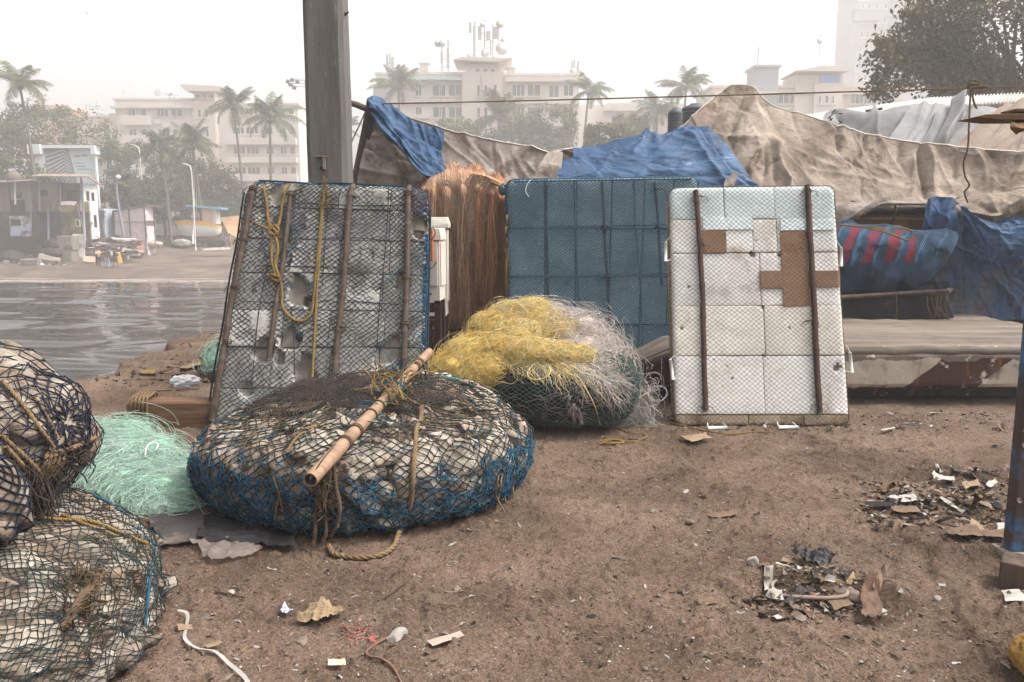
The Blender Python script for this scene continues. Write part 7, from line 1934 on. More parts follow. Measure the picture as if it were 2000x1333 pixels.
X3,Y3=np.meshgrid(np.linspace(-0.74,0.62,ni3+1),np.linspace(-0.40,0.62,nj3+1),indexing='ij')
X3=X3+0.06*(2*fbm(np.stack([X3*3,Y3*3,X3*0],-1),3,4)-1);Y3=Y3+0.09*(2*fbm(np.stack([X3*2.4+7,Y3*2.4,X3*0],-1),3,8)-1)+0.10*np.abs(X3)
X3+=rg.normal(0,0.0018,X3.shape);Y3+=rg.normal(0,0.0022,Y3.shape)
tz=np.zeros(X3.shape)
for i in range(X3.shape[0]):
 for j in range(X3.shape[1]):
  h=bd.bvh.ray_cast(Vector((c0[0]+X3[i,j],c0[1]+Y3[i,j],2.0)),Vector((0,0,-1)))
  tz[i,j]=h[0][2]if h[0]is not None else 0.2
for _ in range(10):
 a=tz.copy();a[1:-1,1:-1]=(tz[:-2,1:-1]+tz[2:,1:-1]+tz[1:-1,:-2]+tz[1:-1,2:])/4;tz=np.maximum(tz,a-0.0004)
p3=np.stack([c0[0]+X3,c0[1]+Y3,tz+0.016+0.012*(ridged(np.stack([X3*4,Y3*7,X3*0],-1),3,5)-0.5)],-1)
q=MB();diamond(q,p3,0.0023,knots=False,seed=5,keep=lambda p:(np.hypot((p[:,0]-c0[0]+0.05)/0.68,(p[:,1]-c0[1]-0.02)/0.52)+0.25*(fbm(p*6,2,3)-0.5)<1.0)&(p[:,2]>0.3))
q.build('fine_net_patch',mat('grey_brown_fine_twine',[S(46,39,34),S(70,60,52)],scale=5,rough=0.9,bump=0),RBd)
q=MB();diamond(q,p3[::1]+(0.008,0.004,0.012),0.0021,knots=False,seed=6,keep=lambda p:(fbm(p*2.6,2,13)>0.46)&(np.hypot((p[:,0]-c0[0]+0.05)/0.66,(p[:,1]-c0[1]-0.02)/0.5)<1.0)&(p[:,2]>0.3))
q.build('fine_net_patch',mat('dark_fine_twine',[S(38,33,30),S(54,47,42)],scale=5,rough=0.9,bump=0),RBd)
pa,pb_=P(606,938,3.60),P(838,688,5.42)
pth=cr([pa,pb_],90)
q=MB();tt=np.linspace(0,1,90);rad=np.interp(tt,[0,0.6,1],[0.035,0.031,0.027])
for c_ in(0.14,0.34,0.55,0.78):rad=rad+0.004*np.exp(-((tt-c_)/0.008)**2)
q.tube(pth,rad,14,caps=False)
ringi=np.linspace(0,2*math.pi,14,endpoint=False)
t0=unit(pth[1]-pth[0]);aa=unit(np.cross(t0,(0,0,1)));b2=np.cross(t0,aa)
q.tube(np.array([pth[0]+t0*0.001,pth[0]+t0*0.06]),[0.028,0.02],12,1,caps=True)
rim=lambda r_,o:pth[0]+t0*o+r_*(np.cos(ringi)[:,None]*aa+np.sin(ringi)[:,None]*b2)
q.grid(np.stack([rim(0.035,0),rim(0.025,0.0015)],1),0,cu=True)
v_,f_=ico(2);q.add(v_*0.028+pth[-1],f_)
bp=q.build('bamboo_pole',[m_bamboo3,m_dark],RBd)
q=MB();side=unit(np.cross(t0,(0,0,1)))
q.tube(cr([pth[0]+(0.006,-0.036,0.012),pth[6]+(0.004,-0.022,0.036),pth[15]+(-0.004,-0.01,0.040)],14),np.linspace(0.004,0.001,14),5);q.build('crack',m_dark,bp)
def ringtie(mb,i,r,n=3):
 t=unit(pth[min(i+1,89)]-pth[i-1]);a=unit(np.cross(t,(0,0,1)));b=np.cross(t,a);th=np.linspace(0,2*math.pi,18)
 for k in range(n):
  mb.tube(pth[i]+t*(k*r*2+0.004*math.sin(i+k))+(rad[i]+r*0.6)*(np.cos(th)[:,None]*a+np.sin(th)[:,None]*b),r,5,caps=False)
q=MB()
for i,n_ in((19,2),(26,3),(37,1),(43,1),(74,3),(78,2)):
 ringtie(q,i,0.0055,n_);q.build('pole_lashing',m_ropedark,RBd);q=MB()
for(i,dz)in((74,-0.14),(78,-0.14)):rope(q,cr([pth[i]+(0.03,0,0),pth[i]+(0.045,0,dz*0.5),pth[i]+(0.05,0.02,dz)],10),0.007)
q.build('lashing_tail',m_ropedark,RBd)
q=MB()
for k in range(26):
 i=rg.integers(44,62);c=pth[i]
 pts=[c+rg.normal(0,0.055,3)+(0.02,-0.02,0.02)]
 for s in range(4):pts.append(pts[-1]+rg.normal(0,0.05,3))
 pts=[np.array((a,b,max(z,c[2]-0.05)))for a,b,z in pts]
 rope(q,cr(pts,16),0.0055)if k%2 else q.tube(cr(pts,16),0.0035,4)
q.build('pole_knot',m_ropegold,RBd)
q=MB()
for k in range(14):
 i=rg.integers(40,60);c=pth[i]+(0,0,0.03);pts=[c+rg.normal(0,0.04,3)]
 for s in range(4):pts.append(pts[-1]+rg.normal(0,0.05,3))
 q.tube(cr([np.array((a,b,max(z,c[2]-0.05)))for a,b,z in pts],14),0.003,4)
q.build('blue_knot_threads',m_netteal,RBd)
def surfpt(px,py,lift=0.02):
 r=ray(px,py);h=bd.bvh.ray_cast(Vector((0,0,CAMZ)),Vector(unit(r)))
 if h[0]is None:return None
 return np.array(h[0])-unit(r)*lift
def surfline(pts,lift=0.02):
 o=[surfpt(a,b,lift)for a,b in pts];return np.array([x for x in o if x is not None])
q=MB()
l1=surfline([(690,764),(735,758),(765,754),(790,758),(803,768),(815,780),(823,800),(822,818),(814,838),(812,870),(808,905),(806,935),(804,965),(799,995)],0.022)
end=[gz(790,1040,0.06),gz(778,1058,0.02),gz(770,1075,0.015),gz(745,1092,0.015),gz(700,1097,0.015),gz(655,1090,0.015),gz(642,1074,0.02)]
rope(q,cr(np.vstack([l1,end]),160),0.0135)
rope(q,cr(surfline([(680,752),(700,748),(730,750),(745,760),(720,766),(690,762),(682,754),(720,744),(758,742)],0.03),60),0.012)
rope(q,cr(surfline([(745,748),(725,754),(715,760),(738,764),(752,756),(735,750),(722,757)],0.045),50),0.011)
q.build('long_rope',m_ropetan,RBd)
q=MB()
for(pts,ex)in(([(640,900),(628,925),(622,955),(620,985),(616,1010)],[(616,1040),(612,1070)]),([(642,880),(644,920),(640,960),(638,1000)],[(636,1045),(632,1085)]),([(634,905),(636,940),(630,975),(644,1005)],[(652,1035),(648,1078)]),([(650,870),(652,910),(656,950)],[(664,990),(658,1030)])):
 s_=surfline(pts,0.03)
 e_=[P(a,b,s_[-1][1]-0.05)for a,b in ex];e_=[np.array((x,y,max(z,0.02)))for x,y,z in e_]
 rope(q,cr(np.vstack([s_,e_]),60),0.010);q.build('dangling_rope',m_ropedark,RBd);q=MB()
for k in range(40):
 s_=surfpt(rg.normal(632,8),rg.uniform(920,1000),0.03)
 if s_ is not None:q.tube(cr([s_,s_+rg.normal(0,0.02,3)+(0,-0.01,-0.03),s_+rg.normal(0,0.03,3)+(0,-0.01,-0.07)],6),0.003,3,caps=False)
q.build('frayed_fibres',m_ropedark,RBd,kind='stuff')
q=MB()
for(x0,x1,yb)in((968,985,1058),(985,988,1068),(998,1004,1010),(1010,1012,1020),(975,970,1000)):
 s_=surfline([(x0+6,925),(x0+3,945),(x0,965),(x0+2,985)],0.03)
 if len(s_)>1:
  e_=P(x1,yb,s_[-1][1]-0.03);e_[2]=max(e_[2],0.02);q.tube(cr(np.vstack([s_,[e_]]),24),0.0055,5);q.build('pale_cord',m_ropetan,RBd);q=MB()
for(pts)in([(548,960),(540,990),(536,1015)],[(532,930),(545,965),(552,1000)]):
 s_=surfline(pts,0.03)
 if len(s_)>1:q.tube(cr(s_,16),0.005,5);q.build('pale_cord',m_ropetan,RBd);q=MB()
q=MB()
rope(q,cr(surfline([(545,850),(575,842),(600,838),(620,832)],0.02),24),0.010);rope(q,cr(surfline([(560,885),(575,860),(592,845)],0.02),24),0.008)
q.build('frayed_rope',m_ropetan,RBd)
q=MB()
for k in range(60):
 p_=surfpt(rg.uniform(800,1000),rg.uniform(738,800),0.01)
 if p_ is None:continue
 q.blob(p_,(rg.uniform(0.008,0.03),rg.uniform(0.008,0.02),0.006),1,0.4,seed=k)
q.build('loose_scraps',m_lump,RBd)
q=MB()
rope(q,cr([x for x in[surfpt(830,742,0.02),surfpt(870,738,0.02),surfpt(920,752,0.02),surfpt(980,778,0.02),surfpt(1015,808,0.02),surfpt(1035,845,0.02),surfpt(1040,880,0.02)]if x is not None],70),0.011)
q.build('green_edge_rope',mat('green_rope',[S(52,92,80),S(80,122,106)],scale=8,rough=0.9,bump=0.3),RBd)
c1=np.array((-2.14,2.80,0.15))
LB=thing('net_bundle','large netted bundle of white foam pieces at the lower left corner','net bundle',(c1[0],c1[1],0))
b1=Bundle(LB,c1,(0.80,1.02,0.42),2.3,0.0,seed=14,floor=0.012,warp=0.05,tilt=(0,0.10))
b1.fill(1000,0.036,[m_lump,m_lump2],flat=0.8,power=2.8,amp=0.2,cuts=2,k=0.92,elong=(2.3,1.35),axis=(0.85,0.5,0),keep=99)
q=MB()
ni,nj=104,160
U_,V_=np.meshgrid(np.linspace(-0.95,1.75,ni+1),np.linspace(-1.5,1.5,nj+1),indexing='ij')
A_=0.35+U_;
dirs=np.stack([np.sin(A_+0.0)*np.cos(V_)*0.80,np.sin(V_)*1.12*1.0,np.cos(A_)*np.cos(V_)*0.42],-1)
rgn=np.random.default_rng(5);dirs=dirs+rgn.normal(0,0.004,dirs.shape)+0.035*(2*np.stack([fbm(dirs*3+s*5,3,30+s)for s in range(3)],-1)-1)
pn_=b1.netgrid(dirs,taut=5)
diamond(q,pn_,0.0016,seed=3,keep=lambda p:p[:,2]>0.015)
q.build('net',m_netgrn,LB)
q=MB();rg=np.random.default_rng(17)
def onb1(x,y):
 h=b1.bvh.ray_cast(Vector((x,y,1.5)),Vector((0,0,-1)));return np.array((x,y,h[0][2]+0.016))if h[0]is not None else None
def ray1(px,py,lift=0.016):
 r=unit(ray(px,py));h=b1.bvh.ray_cast(Vector((0,0,CAMZ)),Vector(r));return None if h[0]is None else np.array(h[0])-r*lift
def line1(pts,lift=0.016):
 o=[ray1(*s_,lift)for s_ in pts];return np.array([x for x in o if x is not None])
rope(q,cr(line1([(60,1010),(120,1015),(175,1018),(230,1038),(270,1055),(295,1068),(285,1072)]),60),0.007)
rope(q,cr(line1([(120,1005),(170,1025),(215,1042),(255,1060)]),40),0.006)
q.build('golden_rope',m_ropegold,LB)
q=MB()
for off in(-5,0,5):
 l_=line1([(198+off,1118),(185+off,1140),(165+off,1160),(150+off,1185),(135+off,1210),(125+off,1228)])
 if len(l_)>2:rope(q,cr(l_,40),0.009)
for k in range(120):
 p_=ray1(rg.normal(160,22),rg.uniform(1110,1230),0.012)
 if p_ is not None:q.tube(cr([p_,p_+rg.normal(0,0.02,3),p_+rg.normal(0,0.03,3)],6),0.0026,3,caps=False)
q.build('seam_cord',m_ropedark,LB)
q=MB()
for k in range(70):
 px,py=rg.uniform(5,310),rg.uniform(940,1325);pts=[]
 an=rg.uniform(-0.5,0.7)
 for s in range(7):
  x=ray1(px,py,0.012)
  if x is not None:pts.append(x)
  px+=14*math.cos(an);py+=14*math.sin(an);an+=rg.normal(0,0.2)
 if len(pts)>4:q.tube(cr(pts,14),0.0018,3,caps=False)
q.build('loose_threads',m_netblk,LB,kind='stuff')
q=MB()
for(pts)in([(205,960),(250,985),(285,1010),(300,1040),(305,1080),(300,1120)],[(120,945),(180,965),(240,1000),(275,1035)],[(300,1060),(292,1140),(283,1220),(276,1300)]):
 l_=line1(pts)
 if len(l_)>2:rope(q,cr(l_,60),0.006)
q.build('blue_edge_cord',m_netteal,LB)
c2_=np.array((-2.50,3.20,0.80))
UB=thing('net_bundle','bulging navy netted sack of white foam on top of the larger left bundle','net bundle',(c2_[0],c2_[1],0.45))
b2_=Bundle(UB,c2_,(0.72,0.60,0.37),2.2,0.1,seed=25,warp=0.07,tilt=(0,0.22))
b2_.fill(150,0.105,[m_lump,m_lump2],flat=0.7,power=2.8,amp=0.22,cuts=2,k=0.97,elong=(2.0,1.3),axis=(0.5,-0.4,-0.5),keep=80)
ni,nj=30,36
TH,PH=np.meshgrid(np.linspace(0,2*math.pi,ni+1),np.linspace(-1.35,1.5,nj+1),indexing='ij')
dirs=np.stack([np.sin(PH)*0.70,np.cos(PH)*np.cos(TH)*0.6,np.cos(PH)*np.sin(TH)*0.37],-1)
rgn=np.random.default_rng(6);jj=rgn.normal(0,0.008,dirs.shape);jj[-1]=jj[0]
dirs=dirs+jj+0.03*(2*np.stack([fbm(dirs*3+s*5,2,40+s)for s in range(3)],-1)-1)
q=MB();diamond(q,b2_.netgrid(dirs,taut=4),0.0027,seed=4);q.build('net',m_netnavy,UB)
TH,PH=np.meshgrid(np.linspace(0,2*math.pi,45),np.linspace(0.85,1.5,13),indexing='ij')
dirs=np.stack([np.sin(PH)*0.70,np.cos(PH)*np.cos(TH)*0.6,np.cos(PH)*np.sin(TH)*0.37],-1)+rgn.normal(0,0.012,TH.shape+(3,))
q=MB();diamond(q,b2_.netgrid(dirs,taut=4,lift=0.012),0.0024,seed=6);q.build('second_net_layer',m_netnavy,UB)
def ray2(px,py,lift=0.02):
 r=unit(ray(px,py));h=b2_.bvh.ray_cast(Vector((0,0,CAMZ)),Vector(r));return None if h[0]is None else np.array(h[0])-r*lift
def line2(pts,lift=0.02):
 o=[ray2(*s_,lift)for s_ in pts];return np.array([x for x in o if x is not None])
q=MB()
rope(q,cr(line2([(186,856),(160,868),(128,880),(100,885)]),30),0.010)
rope(q,cr(line2([(5,745),(45,790),(80,840),(105,875)]),40),0.008)
rope(q,cr(line2([(0,850),(40,885),(70,915),(85,940)]),40),0.009);rope(q,cr(line2([(10,872),(40,905),(60,930)]),40),0.009)
rope(q,cr(line2([(65,775),(95,820),(115,860)]),30),0.007)
for k in range(5):
 l_=line2([(128-9*k,880+k),(120-8*k,905),(108-8*k,925),(92-7*k,945)])
 if len(l_)>2:rope(q,cr(l_,24),0.008)
q.build('gather_rope',m_ropetan,UB)
q=MB();rg=np.random.default_rng(18)
for k in range(45):
 p_=ray2(rg.normal(140,22),rg.normal(885,14),0.015)
 if p_ is None:continue
 pts=[p_]
 for s in range(4):pts.append(pts[-1]+rg.normal(0,0.016,3)+(0.002,-0.003,-0.008))
 q.tube(cr(pts,10),0.0032,4,caps=False)
for k in range(60):
 p_=ray2(rg.normal(80,18),rg.normal(930,14),0.02)
 if p_ is None:continue
 q.tube(cr([p_,p_+rg.normal(0,0.02,3)+(0,-0.01,-0.06),p_+rg.normal(0,0.03,3)+(0,-0.02,-0.13)],10),0.003,4,caps=False)
q.build('tied_net_ends',mat('dark_tied_twine',[S(38,34,36),S(62,52,44)],scale=6,rough=0.9,bump=0),UB,kind='stuff')
c3_=P(-20,985,2.62)
b3_=Bundle(UB,c3_,(0.10,0.16,0.15),2.2,0.2,seed=31,warp=0.05)
b3_.fill(8,0.10,[m_lump,m_lump2],flat=0.6,power=2.4,amp=0.15,elong=(1.4,1.0),keep=8)
TH,PH=np.meshgrid(np.linspace(0,2*math.pi,19),np.linspace(-1.4,1.4,17),indexing='ij')
q=MB();diamond(q,b3_.netgrid(sph(TH,PH),taut=3),0.0036,seed=8);q.build('net',m_netnavy,UB)
c4_=np.array((0.36,6.55,0.30))
GB=thing('net_bundle','dark green netted bundle underneath the yellow net heap','net bundle',(c4_[0],c4_[1],0))
b4=Bundle(GB,c4_,(0.68,0.66,0.34),2.5,0,seed=44,floor=0.012,warp=0.06)
v,f=ico(5);pp4=b4.s(v);n4=fbm(pp4*6,4,2)
nn4=unit(pp4-c4_);pp4=pp4+nn4*(0.05*(n4-0.5)+0.02*(ridged(pp4*9,2,5)-0.6))[:,None]
pp4[:,2]=np.maximum(pp4[:,2],0.01)
q=MB();q.add(pp4,f);q.build('packed_net',mat('dark_green_packed_net',[S(24,32,30),S(40,50,46),S(58,68,62)],scale=5,detail=12,rough=0.9,spec=0.1,bump=1.0,bscale=90,bdist=0.02,dirt=(S(92,80,58),3.2,0.62,0.74),fine=(0.5,70)),GB)
b4.bvh=BVHTree.FromPolygons([tuple(x)for x in pp4],[tuple(int(i)for i in t)for t in f])
ni,nj=150,60
lat=np.interp(np.linspace(0,1,nj+1),[0,0.15,0.5,0.75,1.0],[-0.42,-0.3,0.2,0.5,1.4])
TH,PH=np.meshgrid(np.linspace(0,2*math.pi,ni+1),lat,indexing='ij')
rgn=np.random.default_rng(7);dd_=sph(TH,PH)+rgn.normal(0,0.006,TH.shape+(3,))+0.05*(2*np.stack([fbm(sph(TH,PH)*2.5+s*5,3,50+s)for s in range(3)],-1)-1)
q=MB();diamond(q,b4.netgrid(dd_,taut=3,lift=0.008),0.0023,seed=7,knots=False);q.build('net',mat('grey_green_twine',[S(62,76,72),S(90,104,98)],scale=4,rough=0.85,bump=0),GB)
q=MB();rg=np.random.default_rng(19)
def ray4(px,py,lift=0.02):
 r=unit(ray(px,py));h=b4.bvh.ray_cast(Vector((0,0,CAMZ)),Vector(r));return None if h[0]is None else np.array(h[0])-r*lift
for k in range(50):
 px,py=rg.uniform(930,1190),rg.uniform(720,850);pts=[]
 an=rg.uniform(-0.4,0.4)
 for s in range(8):
  x=ray4(px,py,0.014)
  if x is not None:pts.append(x)
  px+=12*math.cos(an);py+=12*math.sin(an);an+=rg.normal(0,0.4)
 if len(pts)>4:q.tube(cr(pts,16),0.003,4,caps=False)
for k in range(40):
 p_=ray4(rg.normal(1125,8),rg.normal(795,12),0.02)
 if p_ is not None:q.tube(cr([p_,p_+rg.normal(0,0.02,3),p_+rg.normal(0,0.03,3)+(0,0,-0.03)],6),0.005,4,caps=False)
q.build('tangled_twine',mat('grey_purple_twine',[S(92,86,84),S(120,108,104)],scale=4,rough=0.85,bump=0),GB)
def mstrand(name,rough=0.45,transl=0.35,cols=None):
 return mat(name,cols or[(0.75,0.75,0.75),(1,1,1)],scale=20,rough=rough,spec=0.35,attr=True,bump=0,transl=transl)
m_strand=mstrand('monofilament')
m_strandb=mstrand('twine_strands',0.85,0.08)
def wander(rgn,start,n,step,curl,c,r,lift,floor,pw=2.2):
 """many strands wandering over heaps at once: start (m,3), step/curl/lift (m,), c,r (m,3)"""
 m=len(start);p=start.copy();d=unit(rgn.normal(0,1,(m,3)));ax=unit(rgn.normal(0,1,(m,3)));out=[]
 for k in range(n):
  g=(p-c)/r;L_=(np.abs(g)**pw).sum(1)**(1/pw)+1e-9
  q=c+(p-c)/L_[:,None]*lift[:,None];q[:,2]=np.maximum(q[:,2],floor);out.append(q)
  d=unit(d+curl[:,None]*np.cross(d,ax)+rgn.normal(0,0.18,(m,3)))
  ch=rgn.uniform(0,1,m)<0.12;ax[ch]=unit(rgn.normal(0,1,(int(ch.sum()),3)))
  p=q*0.75+p*0.25+d*step[:,None]
 return np.stack(out,1)
def heap(name,label,lobes,n,step,rad,colours,seed,nseg=22,curl=0.25,base_m=None,base_k=0.9,cat='fishing net',fuzz=0.0,floor=0.01,spread=0.10,drift=None,mat_=None,base_noise=0.05):
 """lobes: (centre, radii, weight, colour index list)"""
 rgn=np.random.default_rng(seed)
 root=thing(name,label,cat,tuple(np.array(lobes[0][0])*(1,1,0)))
 if base_m is not None:
  b=MB()
  for(c,r,w_,ci)in lobes:
   v,f=ico(4);p=np.array(c)+v*np.array(r)*base_k;n_=fbm(p*5,3,seed)
   p=p+v*(base_noise*(2*n_-1))[:,None];p[:,2]=np.maximum(p[:,2],floor)
   b.add(p,f)
  b.build('net_mass',base_m,root)
 s=MB();ws=np.array([l[2]for l in lobes],float);ws/=ws.sum()
 li=rgn.choice(len(lobes),n,p=ws);C_=np.array([l[0]for l in lobes])[li];R_=np.array([l[1]for l in lobes],float)[li]
 d=unit(rgn.normal(0,1,(n,3)));d[:,2]=np.abs(d[:,2])*0.9-0.15
 lift=1+rgn.exponential(spread*0.4,n)-0.03+np.where(rgn.uniform(0,1,n)<fuzz,rgn.exponential(spread,n),0)
 pts=wander(rgn,C_+d*R_,nseg,step*rgn.uniform(0.7,1.3,n),curl*rgn.normal(0,1,n),C_,R_,lift,floor)
 cl_=np.array(colours)[np.array([lobes[i][3][rgn.integers(len(lobes[i][3]))]for i in li])]*rgn.uniform(0.6,1.15,n)[:,None]
 s.tubes(upsample(pts,2),rad*rgn.uniform(0.7,1.3,n),3,c=np.clip(cl_,0,1))
 s.build('strands',mat_ or m_strand,root,col=True)
 return root
yel=[S(255,226,140),S(255,234,168),S(250,212,112),S(255,242,200)]
pnk=[S(238,224,214),S(246,236,228),S(224,210,202),S(238,234,236)]
gry=[S(168,166,158),S(150,152,146),S(186,178,160)]
my=mat('yellow_net_mass',[S(216,174,84),S(238,200,108),S(246,216,138)],scale=9,detail=12,rough=0.7,spec=0.2,bump=1.0,bscale=55,bdist=0.03,transl=0.15,stretch=(1,1,2.2))
mp=mat('pink_net_mass',[S(176,160,150),S(208,192,182),S(226,212,204)],scale=9,detail=12,rough=0.7,spec=0.2,bump=1.0,bscale=55,bdist=0.03,transl=0.15)
def W(px,py,d):return P(px,py,d)
heap('fishing_net','tangled heap of bright yellow monofilament net on the dark green bundle',[(W(x_,y_,d_-0.2),(r_,r_*0.95,r_*k_),1,[0,1,2,3]if x_>985 else[0,1,2])for x_,y_,d_,r_,k_ in((885,722,6.5,.17,.75),(915,700,6.6,.21,.75),(950,722,6.38,.19,.7),(945,680,6.75,.2,.7),(985,690,6.5,.2,.7),(965,645,6.9,.2,.7),(1000,622,7.0,.19,.7),(1040,615,7.05,.18,.7),(1015,660,6.7,.21,.7),(1060,640,6.9,.2,.7),(1040,690,6.4,.19,.55),(1090,655,6.8,.18,.7),(1085,695,6.4,.18,.55),(1125,700,6.4,.15,.6),(925,738,6.32,.13,.6))],6500,0.028,0.0011,yel,61,nseg=24,base_m=my,base_k=0.55,fuzz=0.4,spread=0.10,base_noise=0.13)
heap('fishing_net','pale pink net sliding off the right side of the yellow heap',[(W(x_,y_,d_-0.2),(r_,r_,r_*k_),1,[0,1,2])for x_,y_,d_,r_,k_ in((1070,625,7.1,.17,.7),(1110,640,6.95,.2,.7),(1140,660,6.85,.2,.8),(1165,690,6.7,.2,.8),(1130,690,6.6,.17,.7),(1185,725,6.65,.2,1),(1205,765,6.6,.17,1),(1170,735,6.4,.15,.9),(1020,612,7.1,.13,.6),(1200,800,6.55,.14,.8))],2600,0.028,0.0012,pnk,62,nseg=24,base_m=mp,base_k=0.66,fuzz=0.6,spread=0.22,base_noise=0.13)
rgn=np.random.default_rng(63);s=MB()
for k in range(420):
 px,py=rgn.uniform(985,1190),0;py=np.interp(px,[985,1080,1190],[705,700,735])+rgn.uniform(-15,10)
 st=ray4(px,py,0.02)
 if st is None:st=P(px,py,6.4)
 tx=px+rgn.uniform(10,90)*(0.4+(px-985)/205.0);ty=py+rgn.uniform(20,110)*(0.35+0.65*(px-985)/205.0)
 pts=[st]
 for t in np.linspace(0.2,1,6):
  x=ray4(px+(tx-px)*t+rgn.normal(0,3),py+(ty-py)*t**1.3+rgn.normal(0,3),0.016+0.02*rgn.random())
  if x is not None:pts.append(x)
 if len(pts)>3:
  c_=(yel+gry)[rgn.integers(7)]if px<1120 else(gry+pnk[:2])[rgn.integers(5)]
  s.tube(cr(pts,16),0.0014,3,caps=False,c=np.array(c_)*rgn.uniform(0.7,1.1))
o=s.build('net_strands',m_strand,origin=W(1080,720,6.2),col=True);tag(o,'fine yellow and grey strands combed down over the green bundle','net strands')
s=MB()
for k in range(330):
 x0=P(rgn.uniform(1180,1236),rgn.uniform(745,790),6.4+rgn.normal(0,0.1));e=gz(rgn.uniform(1185,1290),rgn.uniform(815,838),0.008)
 m_=(x0+e)/2+(rgn.normal(0.03,0.06),rgn.normal(-0.02,0.05),rgn.normal(0.0,0.05))
 e2=e+(rgn.normal(0,0.08),rgn.normal(0,0.05),0.004)
 s.tube(cr([x0,m_,e,e2],16),0.0014,3,caps=False,c=np.array((gry+pnk[:1]+[S(150,166,176)])[rgn.integers(5)])*rgn.uniform(0.6,1.1))
for k in range(70):
 c_=P(rgn.uniform(1215,1290),rgn.uniform(740,815),6.5+rgn.normal(0,0.08));r_=rgn.uniform(0.03,0.09);th=np.linspace(0,rgn.uniform(4,9),22);ax=unit(rgn.normal(0,1,3)+(0,-1,0));a=unit(np.cross(ax,(0,0,1)));b=np.cross(ax,a)
 p_=c_+r_*(np.cos(th)[:,None]*a+np.sin(th)[:,None]*b)+ax*(0.003*th)[:,None];p_[:,2]=np.maximum(p_[:,2],0.012)
 s.tube(p_,0.0016,3,caps=False,c=np.array((pnk+gry)[rgn.integers(7)]))
o=s.build('net_strands',m_strand,origin=W(1220,800,6.5),col=True);tag(o,'grey curly strands spilling to the ground right of the green bundle','net strands')
q=MB()
for(pts)in([(1055,702),(1042,712),(1030,728),(1036,740),(1056,741),(1072,732),(1074,718),(1062,706),(1053,702)],[(1080,700),(1110,720),(1135,745),(1160,790),(1172,830),(1170,860)],[(1000,690),(1030,672),(1080,670),(1110,690)]):
 l_=np.array([x for x in[ray4(a,b,0.03)for a,b in pts]if x is not None]);
 if len(l_)>2:q.tube(cr(l_,50),0.004,6)
rng2=np.random.default_rng(4)
for(px,py)in((960,700),(1010,668),(1100,655),(940,668),(1130,680),(985,650)):
 c_=P(px,py,6.38);th=np.linspace(0,6.0,24);r_=0.06+0.03*rng2.random()
 q.tube(c_+np.stack([r_*np.cos(th)*1.2,-0.03+0.02*np.sin(th*2),0.6*r_*np.sin(th)],-1),0.003,5,caps=False)
o=q.build('pale_yellow_cord',mat('pale_yellow_cord',[S(176,156,100),S(192,174,122)],scale=6,rough=0.7,bump=0),origin=W(1060,715,6.2));tag(o,'pale yellow looped cord lying on the net heap','cord')
q=MB()
rope(q,cr([gz(1180,855,0.01),gz(1200,866,0.012),gz(1240,868,0.012),gz(1262,856,0.012),gz(1230,848,0.012),gz(1205,838,0.012),gz(1250,835,0.012),gz(1300,830,0.012),gz(1360,842,0.012),gz(1420,852,0.012),gz(1480,845,0.01),gz(1500,850,0.01)],120),0.006)
for k in range(3):rope(q,cr([gz(1172,866+2*k,0.012),gz(1200,864+2*k,0.02),gz(1218,869+k,0.014),gz(1195,874-k,0.018),gz(1175,868,0.014)],40),0.006)
o=q.build('yellow_rope',m_ropegold,origin=gz(1260,850));tag(o,'thin yellow rope snaking on the mud below the white raft','rope')
grn=[S(194,226,208),S(210,236,220),S(170,210,188),S(224,242,232)]
mg=mat('green_net_mass',[S(128,178,150),S(152,198,172),S(174,214,190)],scale=8,detail=12,rough=0.7,spec=0.2,bump=1.0,bscale=45,bdist=0.03,transl=0.15)
heap('fishing_net','loose pile of pale green monofilament net between the left bundles and the round bundle',[(gz(a_,b_,0.02),(r1*0.9,r1*0.85,h_*0.58),w_,[0,1,2,3])for a_,b_,r1,h_,w_ in((190,880,0.30,0.24,1),(235,862,0.26,0.20,1),(215,910,0.30,0.22,1),(265,895,0.27,0.18,1.1),(300,920,0.24,0.15,1),(255,940,0.28,0.16,1),(310,965,0.24,0.12,1),(345,945,0.16,0.08,0.7),(335,990,0.18,0.09,0.7),(285,970,0.24,0.14,1),(350,915,0.14,0.05,0.4))],3600,0.03,0.0013,grn,71,nseg=24,base_m=mg,base_k=0.76,fuzz=0.5,spread=0.2,base_noise=0.14,curl=0.35)
q=MB();q.tube(cr([gz(287,940,0.16),gz(290,926,0.18),gz(302,918,0.19),gz(312,920,0.18),(gz(308,929,0.17))],20),0.004,6);tag(q.build('white_cord_loop',m_pvc,origin=gz(300,930,0.18)),'small white cord loop on the pale green net','cord')
heap('fishing_net','wisp of green net at the quay edge behind the grey raft',[(P(425,690,8.6)*(1,1,0)+(0,0,0.1),(0.11,0.24,0.2),1.0,[0,1,2])],260,0.03,0.0022,grn,72,nseg=18,base_m=mg,base_k=0.85,fuzz=0.5,spread=0.2)
brn=[S(196,144,108),S(212,168,132),S(172,126,96),S(194,168,144),S(202,184,166),S(200,142,94),S(178,154,132)]
BN=thing('fishing_net','thick brown net hung over the bow of the big boat beside the blue raft','fishing net',tuple(P(905,600,9.0)))
rgn=np.random.default_rng(81);s=MB()
topx=[820,840,870,905,945,975,995];topy=[372,348,335,331,340,352,372]
def topline(px,dd):return P(px,np.interp(px,topx,topy),dd)
def hangcol(px):
 if px<862:return[0,1,2,6]
 if px<925:return[0,3,6,1,2]
 if px<962:return[5,0,1,2,0]
 return[0,0,2,5]
n_=4200;px=rgn.uniform(826,992,n_);swing=rgn.normal(0,5,n_)+8*np.sin(px*0.09)
botm=np.interp(px,[826,850,862,880,915,935,950,980,992],[440,600,640,645,640,560,600,600,570])-np.abs(rgn.normal(0,22,n_))
